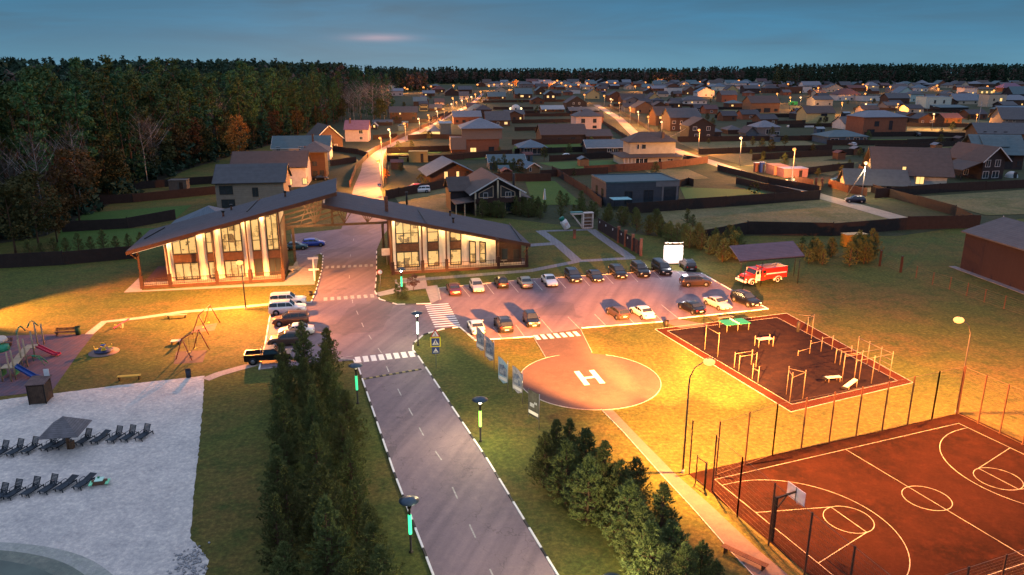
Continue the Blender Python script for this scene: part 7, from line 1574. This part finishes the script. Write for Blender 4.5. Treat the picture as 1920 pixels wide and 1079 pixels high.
def trunk_mesh(h, r, m, limbs=0, seed=0, name='trunk', lz=.5):
    b = MB(); rnd = random.Random(seed); pts = [(rnd.uniform(-.02, .02) * h * k / 4, rnd.uniform(-.02, .02) * h * k / 4, h * k / 4) for k in range(5)]; b.tube(pts, [r, r * .8, r * .6, r * .4, r * .12], 6)
    for k in range(limbs):
        z0_ = h * rnd.uniform(lz, .92); a = rnd.uniform(0, 6.28); L = (h - z0_) * rnd.uniform(.5, 1.0) + h * .05; p = Vector((0, 0, z0_)); e = p + Vector((math.cos(a) * L * .7, math.sin(a) * L * .7, L * .8)); mid = p.lerp(e, .5) + Vector((0, 0, -.1 * L))
        b.tube([p, mid, e], [r * .35, r * .22, r * .06], 4)
        for j in range(3): s = mid.lerp(e, rnd.random()); a2 = a + rnd.uniform(-1.2, 1.2); b.tube([s, s + Vector((math.cos(a2) * L * .3, math.sin(a2) * L * .3, L * .35))], [r * .12, r * .03], 3)
    return b.mesh(name, m)
def forest_kind(kind, h):
    if kind == 'pine': c = crown_pts(h, h * .42, h * .105, 46, 'pine'); return trimesh('crown', clumps(c, rng.uniform(.8, 1.5, 46), 34, .34), M_pineF), trunk_mesh(h * .93, .26, M_bark, 3, 1)
    if kind == 'spruce': c = crown_pts(h, h * .12, h * .15, 60, 'spruce'); return trimesh('crown', clumps(c, rng.uniform(.6, 1.2, 60), 26, .34), M_spr), trunk_mesh(h * .95, .22, M_bark)
    if kind in ('autumn', 'olive', 'orange'): c = crown_pts(h, h * .25, h * .28, 60, 'round'); return trimesh('crown', clumps(c, rng.uniform(.8, 1.6, 60), 34, .28), {'autumn': M_aut, 'olive': M_yell, 'orange': M_or}[kind]), trunk_mesh(h * .8, .2, M_bark, 6, 2)
    if kind == 'bare': c = crown_pts(h, h * .35, h * .16, 70, 'round'); return trimesh('crown', twigs(c, h), M_twig), trunk_mesh(h * .97, .17, M_birch, 12, 3)
def twigs(c, h):
    out = []
    d = rng.normal(size=(len(c) * 9, 3)); d[:, 2] = np.abs(d[:, 2]) + .5; d /= np.linalg.norm(d, axis=1)[:, None]; p = np.repeat(c, 9, 0) + rng.normal(size=(len(c) * 9, 3)) * .6; s = np.cross(d, rng.normal(size=d.shape)); s /= np.linalg.norm(s, axis=1)[:, None]
    L = rng.uniform(.8, 1.8, size=(len(p), 1)); V = np.empty((len(p), 3, 3)); V[:, 0] = p - s * .035; V[:, 1] = p + s * .035; V[:, 2] = p + d * L; return V.reshape(-1, 3)
LIB = {}
for kind, hs in (('pine', (26, 28, 30, 27)), ('spruce', (24, 27)), ('autumn', (12, 15)), ('olive', (12, 14)), ('orange', (15,)), ('bare', (17, 20))): LIB[kind] = [forest_kind(kind, h) + (h,) for h in hs]
GL = {'pine': ('tall dark pine in the dense forest on the left', 'pines of the left forest'), 'spruce': ('narrow dark spruce in the dense forest on the left', 'spruces of the left forest'), 'autumn': ('rusty brown autumn tree at the edge of the left forest', 'autumn trees at the forest edge'),
      'olive': ('olive green leafy tree at the edge of the left forest', 'olive trees at the forest edge'), 'bare': ('bare pale birch in front of the dark forest', 'bare birches of the forest edge'), 'orange': ('bright orange autumn tree standing before the forest behind the houses', None)}
def tree(kind, x, y, sc=1., label=None, group=None, i=None):
    cm, tm, h = LIB[kind][i if i is not None else random.randrange(len(LIB[kind]))]; l, g = GL[kind]
    nm = {'pine': 'pine_tree', 'spruce': 'spruce_tree', 'autumn': 'autumn_tree', 'olive': 'leafy_tree', 'bare': 'bare_birch', 'orange': 'autumn_tree'}[kind]
    t = thing(nm, label or l, 'tree', (x, y, 0), random.uniform(0, 6.28), None if label and not group else (group or g)); t.scale = (sc * random.uniform(.9, 1.15), sc * random.uniform(.9, 1.15), sc)
    link('trunk', tm, t); link('crown', cm, t); return t
# left forest edge in plan
EDGE = [(-175, 95), (-112, 128), (-96, 150), (-100, 178), (-104, 205), (-108, 250), (-106, 300), (-103, 345), (-112, 420), (-112, 470), (-128, 560), (-140, 700), (-190, 900)]
EDGE = [(x_, y_) for x_, y_ in EDGE]
def edge_x(y):
    for (a, u), (c, v) in zip(EDGE, EDGE[1:]):
        if u <= y <= v: return lerp(a, c, (y - u) / (v - u))
    return EDGE[-1][0]
cand = []
y = 98.
while y < 900:
    ex = edge_x(y); dd = 0
    for k in range(14):
        x = ex - dd - random.uniform(0, 3)
        if x > -.78 * (y + 20) - 30: cand.append((x, y + random.uniform(-2.5, 2.5), k))
        dd += 5.5 if k < 5 else 9
    y += 5.2 if y < 300 else 7.5 if y < 500 else 11
ind = [c for c in cand if c[2] < (4 if c[1] < 430 else 2) and c[1] < 520][:290]
rest = [c for c in cand if c not in ind]
for x, y, k in ind:
    if k == 0: kd = random.choice(['olive', 'olive', 'olive', 'bare', 'spruce', 'autumn', 'pine', 'pine'])
    elif k == 1: kd = random.choice(['pine', 'pine', 'spruce', 'bare', 'olive', 'pine'])
    else: kd = random.choice(['pine', 'pine', 'pine', 'spruce'])
    tree(kd, x, y, random.uniform(.9, 1.15) * (1 if k < 2 or kd == 'bare' else 1.08))
def far_mass(name, spots, label, m_list):
    """one mesh of many low detail trees"""
    Vs = {0: [], 1: []}; trunks = MB()
    for x, y, h, kd in spots:
        t = kd; n = 16; tt = rng.random(n)
        if t == 0: z_ = h * (.30 + .70 * tt); r = h * .13 * (1 - tt) ** .7 + .3
        elif t == 1: z_ = h * (.12 + .85 * tt); r = h * .17 * np.sin(np.pi * np.clip(tt * .8 + .15, 0, 1)) + .4
        else: z_ = h * tt; r = h * .5 * (1 - tt * .6)
        a = rng.random(n) * 6.28; q = r * np.sqrt(rng.random(n)); c = np.stack([x + q * np.cos(a), y + q * np.sin(a), z_], 1)
        Vs[1 if t == 1 else 0].append(clumps(c, np.full(n, 1.2), 7, (.75 if x * x + y * y < 250000 else 1.15)))
    mats = []; allV = []; idx = []
    for k in (0, 1):
        if Vs[k]: v = np.concatenate(Vs[k]); allV.append(v); idx.append(np.full(len(v) // 3, len(mats), dtype=np.int32)); mats.append(m_list[k])
    me = trimesh(name, np.concatenate(allV), mats[0])
    for m in mats[1:]: me.materials.append(m)
    me.polygons.foreach_set('material_index', np.concatenate(idx)); me.update()
    o = link(name, me); tag(o, label, 'forest', kind='stuff'); return o
M_far = leafmat('far_needles', (.036, .068, .040), (.024, .046, .028), 0.); M_farb = leafmat('far_brown_wood', (.13, .09, .072), (.09, .066, .054), 0.)
far_mass('left_forest', [(x, y, random.uniform(27, 34) if k > 0 else random.uniform(16, 26), 0 if random.random() < (.85 if k > 1 else .5) else 1) for x, y, k in rest] + [(x + random.uniform(-2, 3), y, random.uniform(5, 9), 2) for x, y, k in cand if k < 3] + [(edge_x(y) - random.uniform(40, 200), y, random.uniform(29, 36), 0) for y in np.linspace(140, 700, 500)] + [(random.uniform(-420, -150), y, random.uniform(30, 36), 0) for y in np.linspace(250, 700, 500)], 'deep mass of dark pines filling the forest behind the left edge trees', (M_far, M_farb))
sp = []
for i in range(2900):
    u = rng.random(); px = lerp(600, 2000, u); base = G(px, lerp(158, 153, rng.random()) if px < 1450 else lerp(164, 157, rng.random()) )
    if px > 1450: base = G(px, lerp(167, 160, min(1, (px - 1450) / 300)) - 7 * rng.random())
    if px < 800: base = G(px, lerp(172, 158, rng.random()))
    kd = 0 if rng.random() < (.75 if px > 1400 or px < 760 else .35) else 1
    hm = 1.3 if px > 1450 else 1.12 if px < 860 or px > 1300 else 1.; sp.append((base.x, base.y, (random.uniform(19, 25) if kd == 0 else random.uniform(16, 20)) * hm, kd))
for i in range(900): px = lerp(-200, 2200, rng.random()); b_ = G(px, 151 - 6 * rng.random()); sp.append((b_.x, b_.y, random.uniform(18, 23) * (1.3 if px > 1450 or px < 700 else 1), 0))
for x_, y_, h_, k_ in list(sp[:2900:2]): sp.append((x_, y_ - 6, random.uniform(5, 9), 2))
far_mass('far_forest', sp, 'distant belt of forest closing the horizon behind the village', (M_far, M_farb))
o = sheet('forest_floor', [Vector((x_ + 2, y_, 0)) for x_, y_ in EDGE] + [Vector((-900, 900, 0)), Vector((-900, 95, 0))], mat('forest_litter', (.03, .028, .014), .95, .4, .5, coords='World'), .02, False)
for i in range(64):
    u = rng.random(); px = lerp(462, 645, u); py = lerp(283, 226, u) + random.uniform(-14, 3); p = G(px, py)
    tree(random.choice(['pine', 'pine', 'spruce', 'olive', 'autumn', 'bare', 'spruce']), p.x, p.y, random.uniform(.7, 1.) * (.8 if py > 262 else 1))
# bare birch wood beside the left street
for i in range(46):
    px = random.uniform(640, 735); py = lerp(232, 196, rng.random()); p = G(px, py)
    if p.x > -60: continue
    tree(random.choice(['bare', 'bare', 'bare', 'spruce', 'olive']), p.x, p.y, random.uniform(.9, 1.2), None if 0 else None, None)
tree('orange', *G(452, 305)[:2], 1.05, 'bright orange autumn tree between the dark forest and the long roofs')
tree('bare', *G(278, 352)[:2], 1.0, 'white trunked birch standing alone at the fence corner before the forest', i=1)
tree('bare', *G(88, 440)[:2], 1.1, 'tall forked white birch at the left forest edge', i=0)
tree('autumn', *G(150, 420)[:2], 1.1, 'large rusty tree spreading over the left forest edge', i=1); tree('olive', *G(222, 372)[:2], .95, 'yellow green rounded tree left of the white trunked birch', i=0)
tree('olive', *G(75, 470)[:2], 1.0, 'big olive brown tree at the lower left forest edge', i=1); tree('olive', *G(30, 478)[:2], 1.05, 'dark leafy tree at the lower left picture edge', i=0); tree('autumn', *G(108, 455)[:2], .85, 'bushy brown tree hanging over the second fence', i=0)
# ---- young pines with needle tufts (near)
def young_pine(h, seed, rad=.30, dens=1.):
    rs = np.random.default_rng(seed); P = []; D = []; L = []
    z_ = h * .06; wood = MB(); wood.tube([(0, 0, 0), (rs.normal() * .03, rs.normal() * .03, h * .5), (0, 0, h)], [.035 * h ** .7, .022 * h ** .7, .008], 6)
    while z_ < h * .97:
        t = z_ / h; R_ = h * rad * (1 - t) ** .85 * (1 + .22 * math.sin(t * 26 + seed)) * (.55 + .45 * min(1, t / .18)) + .12; nb = int((7 + rs.integers(0, 4)) * dens)
        for k in range(nb):
            a = rs.random() * 6.283; r = R_ * rs.uniform(.7, 1.15); el = .25 + .65 * t; d = np.array([math.cos(a), math.sin(a), el]); d /= np.linalg.norm(d); s = np.array([0, 0, z_]); e = s + d * r; e[2] += r * r * .05
            if r > .5: wood.tube([tuple(s), tuple(e)], [.012 * h ** .5, .006], 3, False)
            m = max(2, int(r / .16))
            for j in range(m):
                f = (.25 + .75 * (j + rs.random()) / m); p = s + (e - s) * f + rs.normal(size=3) * .05 * (1 + r * .5)
                dd = d * .8 + rs.normal(size=3) * .35; dd[2] += .5; P.append(p); D.append(dd / np.linalg.norm(dd)); L.append(rs.uniform(.13, .22))
            if rs.random() < .8: P.append(e); D.append(np.array([d[0] * .3, d[1] * .3, 1.])); L.append(.26)
        z_ += h * .035 + .05
    for j in range(4): P.append(np.array([0, 0, h * (.94 + .02 * j)])); D.append(np.array([0, 0, 1.])); L.append(.3)
    P, D, L = np.array(P), np.array(D), np.array(L); D /= np.linalg.norm(D, axis=1)[:, None]; nb = 9; n = len(P)
    r1 = rs.normal(size=(n, nb, 3)); dv = D[:, None, :] * .75 + r1 * .42; dv /= np.linalg.norm(dv, axis=2)[:, :, None]; sd = np.cross(dv, rs.normal(size=dv.shape)); sd /= np.linalg.norm(sd, axis=2)[:, :, None]
    st = P[:, None, :] + D[:, None, :] * (rs.random((n, nb, 1)) * .10); ln_ = L[:, None, None] * rs.uniform(.7, 1.2, (n, nb, 1)) * (h / 6) ** .4
    V = np.empty((n, nb, 3, 3)); w_ = .030 * (h / 6) ** .4; V[:, :, 0] = st - sd * w_; V[:, :, 1] = st + sd * w_; V[:, :, 2] = st + dv * ln_
    return trimesh('crown', V.reshape(-1, 3), M_pineN), wood.mesh('trunk', M_bark), h
YP = [young_pine(6.2, 11, .27, 1.3), young_pine(5.2, 12, .31, 1.3), young_pine(6.8, 13, .25, 1.25), young_pine(4.6, 14, .33, 1.3)]
SP = [young_pine(3.2, 21, .38, .7), young_pine(2.6, 22, .42, .7)]
def ypine(x, y, i, sc, label, group, lib=None, wd=1.):
    cm, tm, h = (lib or YP)[i]; t = thing('young_pine', label, 'pine', (x, y, 0), random.uniform(0, 6.28), group); s = sc * random.uniform(.9, 1.1); t.scale = (s * wd, s * wd, sc)
    link('trunk', tm, t); link('crown', cm, t); return t
rd = (pL[2] - pL[0]).normalized(); rn = Vector((-rd.y, rd.x, 0))     # along the road away, and to its left
if rn.x > 0: rn = -rn
hl = 'young pines in the double hedge left of the main road'
k = 0
cnt = [0, 0, 0]; rn2 = ['%s hedge pine from the far end in the row beside the road kerb', '%s hedge pine from the far end in the row beside the grass strip', '%s hedge pine from the far end in the middle hedge row']
for row, off, s0 in ((0, 3.6, 2.0), (1, 8.6, 1.5), (2, 6.1, -2.)):
    s = s0
    while s > -47:
        p = pL[2] + rd * (s - 5.0) + rn * (off + (1.2 if row == 1 else .4) * max(0, -s) / 47 + random.uniform(-.45, .45))
        i = random.randrange(4); sc = random.uniform(.74, 1.16) * (1.1 if i in (1, 3) else 1) * (.9 if row == 1 else 1)
        cnt[row] += 1; ypine(p.x, p.y, i, sc, rn2[row] % ORD[cnt[row] - 1], hl, None, 1.0); s -= random.uniform(2.5, 3.7)
ypine(*G(574, 722)[:2], 2, 1.04, 'tallest pine tip at the far end of the left hedge, overlapping the parked white sedan', hl)
for n_, (x, y, i, sc) in enumerate([(1042, 900, 0, .78), (1020, 915, 1, .85), (1066, 888, 2, .66), (1095, 925, 1, .98), (1060, 945, 3, 1.05), (1130, 960, 0, .86), (1100, 985, 3, 1.1), (1160, 985, 1, .92), (1190, 955, 3, .85), (1175, 1030, 3, 1.05), (1235, 1062, 2, .84), (1200, 1075, 1, .9), (1255, 1110, 3, 1.0), (1215, 1130, 0, .85), (1310, 1120, 3, .8), (1280, 1150, 1, .85), (1335, 1160, 1, .7), (1240, 1190, 0, .8), (1365, 1190, 3, .75)]):
    ypine(*G(x, y)[:2], i, sc * 1.12, '%s pine of the right roadside clump, counted from far to near' % ORD[n_], 'pines in the clump right of the main road', None, 1.12)
# shrubs and small pines behind the car park
bl = 'low pines in the belt behind the car park'
for i in range(64):
    u = rng.random(); px = lerp(975, 1300, u) if i % 2 else lerp(1190, 1390, u); base = lerp(402, 430, u) if i % 2 else lerp(440, 497, u * .8)
    p = G(px, base + random.uniform(-9, 6))
    if 1025 < px < 1125 and i % 2: p = G(px, 408 + random.uniform(-5, 5))
    ypine(p.x, p.y, i % 2, random.uniform(1.0, 1.45), 'low bushy pine in the belt behind the car park', bl, SP)
for i in range(26): p = G(random.uniform(900, 1010), random.uniform(396, 412)); ypine(p.x, p.y, i % 2, random.uniform(.9, 1.35), 'low bushy pine in front of the log house', 'low pines in front of the log house', SP)
for i in range(12): p = G(random.uniform(1330, 1385), random.uniform(455, 500)); ypine(p.x, p.y, i % 2, random.uniform(1.0, 1.3), 'low bushy pine left of the tiled shelter', bl, SP)
for i in range(22): px = random.uniform(1500, 1560) if i % 2 else random.uniform(1585, 1645); p = G(px, random.uniform(470, 500)); ypine(p.x, p.y, i % 2, random.uniform(1.0, 1.35), 'low bushy pine beside the orange container', 'low pines around the orange container', SP)
for i in range(10): p = G(30 + i * 24, 492 - i * 2 + random.uniform(-3, 3)); ypine(p.x, p.y + 4, i % 2, random.uniform(.9, 1.2), 'small pine behind the nearest dark fence on the left', 'small pines behind the left fence', SP)
for x, y, s in ((925, 322, 1.5), (935, 325, 1.4), (945, 320, 1.6), (955, 326, 1.2), (963, 322, 1.3)): ypine(*G(x, y)[:2], 0, s, 'bushy pine in front of the low teal roofed bungalow', 'pines by the teal bungalow', SP)
for x, y, s in ((1050, 385, 1.3), (1062, 388, 1.2), (1090, 390, 1.5)): ypine(*G(x, y)[:2], 1, s, 'small pine at the foot of the long sloping fence', 'small pines at the sloping fence', SP)
# small ornamental trees
def small_tree(px, py, h, rad, m, label, n=30, per=40, size=.09, base=.35, name='small_tree'):
    c = crown_pts(h, h * base, rad, n, 'round'); t = thing(name, label, 'tree', G(px, py)); link('trunk', trunk_mesh(h * .8, .06, M_bark, 5, 5), t); link('crown', trimesh('crown', clumps(c, rng.uniform(.2, .4, n), per, size), m), t)
small_tree(775, 546, 2.6, 1.0, leafmat('reddish_leaves', (.16, .07, .05), (.10, .05, .04), 0), 'small round reddish tree on the paved island by the gatehouse')
small_tree(724, 345, 4.2, 1.0, M_or, 'slim orange tree beside the first village street lamp', 30, 40, .14)
small_tree(791, 348, 3.2, 1.4, M_yell, 'round olive shrub tree in the garden of the blue roofed cottage', 30, 40, .14, .1); small_tree(1560 - 146, 363, 3.0, 1.7, M_yell, 'olive shrub at the bend of the lit road', 30, 40, .14, .1)
def shrub(px, py, h, rad, label, name='shrub'):
    n = 26; t_ = rng.random(n); a = rng.random(n) * 6.28; r = rad * np.sqrt(rng.random(n)) * (1 - t_ * .5); c = np.stack([r * np.cos(a), r * np.sin(a), h * (.12 + .8 * t_)], 1)
    o = link(name, trimesh(name, clumps(c, np.full(n, rad * .5), 60, .06), M_pineN), None, G(px, py)); tag(o, label, 'shrub')
shrub(744, 557, 2.2, .4, 'slim columnar thuja at the island corner'); shrub(748, 547, 2.1, .35, 'second slim thuja behind the corner one'); shrub(757, 546, 1.2, .6, 'low wide shrub beside the slim thujas'); shrub(756, 560, 1.0, .95, 'rounded dark shrub in front of the thujas')

# garden clutter of the plots, kept off houses and roads
def seg_d(p, a, c): d = c - a; u = max(0, min(1, (p - a).dot(d) / d.dot(d))); return (p - a - d * u).length
RD = [[G(*q) for q in l] for l in (((692, 340), (705, 285), (742, 262), (800, 238), (850, 212), (905, 176)), ((1118, 197), (1194, 255), (1288, 290), (1410, 331), (1540, 369), (1697, 413)))]
def free(p, m): return all((p.x - x) ** 2 + (p.y - y) ** 2 > (r + m) ** 2 for x, y, r in HC) and all(seg_d(p, a, c) > 6 + m for l in RD for a, c in zip(l, l[1:]))
n = 0; tries = 0
while n < 75 and tries < 6000:
    tries += 1; px = random.uniform(745, 1915); py = lerp(166, 236, rng.random() ** 1.3); p = G(px, py)
    if px < 880 and py > 200 or not free(p + Vector((0, 6, 0)), 5.5): continue
    n += 1; w_ = random.uniform(8, 12) * ppm(p.y); rc = random.choice(['dark', 'dark', 'grey', 'brown', 'teal', 'maroon']); wc = random.choice(['dark', 'brown', 'brown', 'grey', 'cream', 'brick']); k = random.choice(kinds)
    house(px - w_ / 2, px + w_ / 2, py, py - 3.4 * ppm(p.y), py - 6. * ppm(p.y), k, random.uniform(8, 11), wc, rc, f'small {wc} house with {({"gx": "long", "gy": "gabled", "hip": "hipped"})[k]} {rc} roof on a middle distance plot', group='small houses filling the middle distance', trim='w' if n % 3 == 0 else 'd')
n = 0; tries = 0; SH = [(random.choice(list(RC)), random.choice(['brown', 'dark', 'grey', 'wood', 'blue'])) for _ in range(30)]
while n < 150 and tries < 4000:
    tries += 1; px = random.uniform(700, 1910); py = lerp(176, 335, rng.random() ** 1.2); p = G(px, py)
    if not free(p, 2): continue
    HC.append((p.x, p.y, 2.5)); n += 1
    if n % 5 == 0:
        rc, wc = SH[(n // 5) % 30]; W_ = random.uniform(3, 5); c = thing('garden_shed', f'small {wc} garden shed with {rc} roof standing on a village plot', 'shed', p, R(8 + random.choice((0, 90))), 'small sheds on the village plots'); h = 2.3
        b = MB(); b.box((0, 0, h / 2), (W_, 3, h)); b.build('wall', wallmat(wc), c); b = MB(); b.slab([(-W_ / 2 - .2, -1.8, h + .02), (W_ / 2 + .2, -1.8, h + .02), (W_ / 2 + .2, 0, h + .9), (-W_ / 2 - .2, 0, h + .9)], .1); b.slab([(W_ / 2 + .2, 1.8, h + .02), (-W_ / 2 - .2, 1.8, h + .02), (-W_ / 2 - .2, .01, h + .9), (W_ / 2 + .2, .01, h + .9)], .1); b.build('roof', roofmat(rc), c); b = MB(); b.box((.3, -1.53, 1), (.8, .06, 1.9)); b.build('door', M_dtrim, c)
    elif n % 5 == 1:
        cm, tm, h = LIB['olive'][0]; t = thing('garden_tree', 'small leafy garden tree on a village plot', 'tree', p, random.uniform(0, 6), 'small trees on the village plots'); s_ = random.uniform(.25, .5); t.scale = (s_, s_, s_); link('trunk', tm, t); link('crown', cm, t)
    else: ypine(p.x, p.y, n % 2, random.uniform(.6, 1.5), 'small conifer planted on a village plot', 'small conifers on the village plots', SP, 1.2)
for i, (px, py) in enumerate(((868, 268), (930, 243), (1065, 296), (1350, 262), (1490, 232), (1598, 274), (1718, 256), (1400, 222))):
    p = G(px, py)
    if free(p, 1): car(px, py, random.choice((10, 100, 190)), random.choice(('suv', 'sedan', 'hatch')), random.choice(('silver', 'white', 'darkgrey', 'black')), 'car parked on a village plot in the %s place from the left' % ORD[i], 'cars parked on the village plots', z=.05)
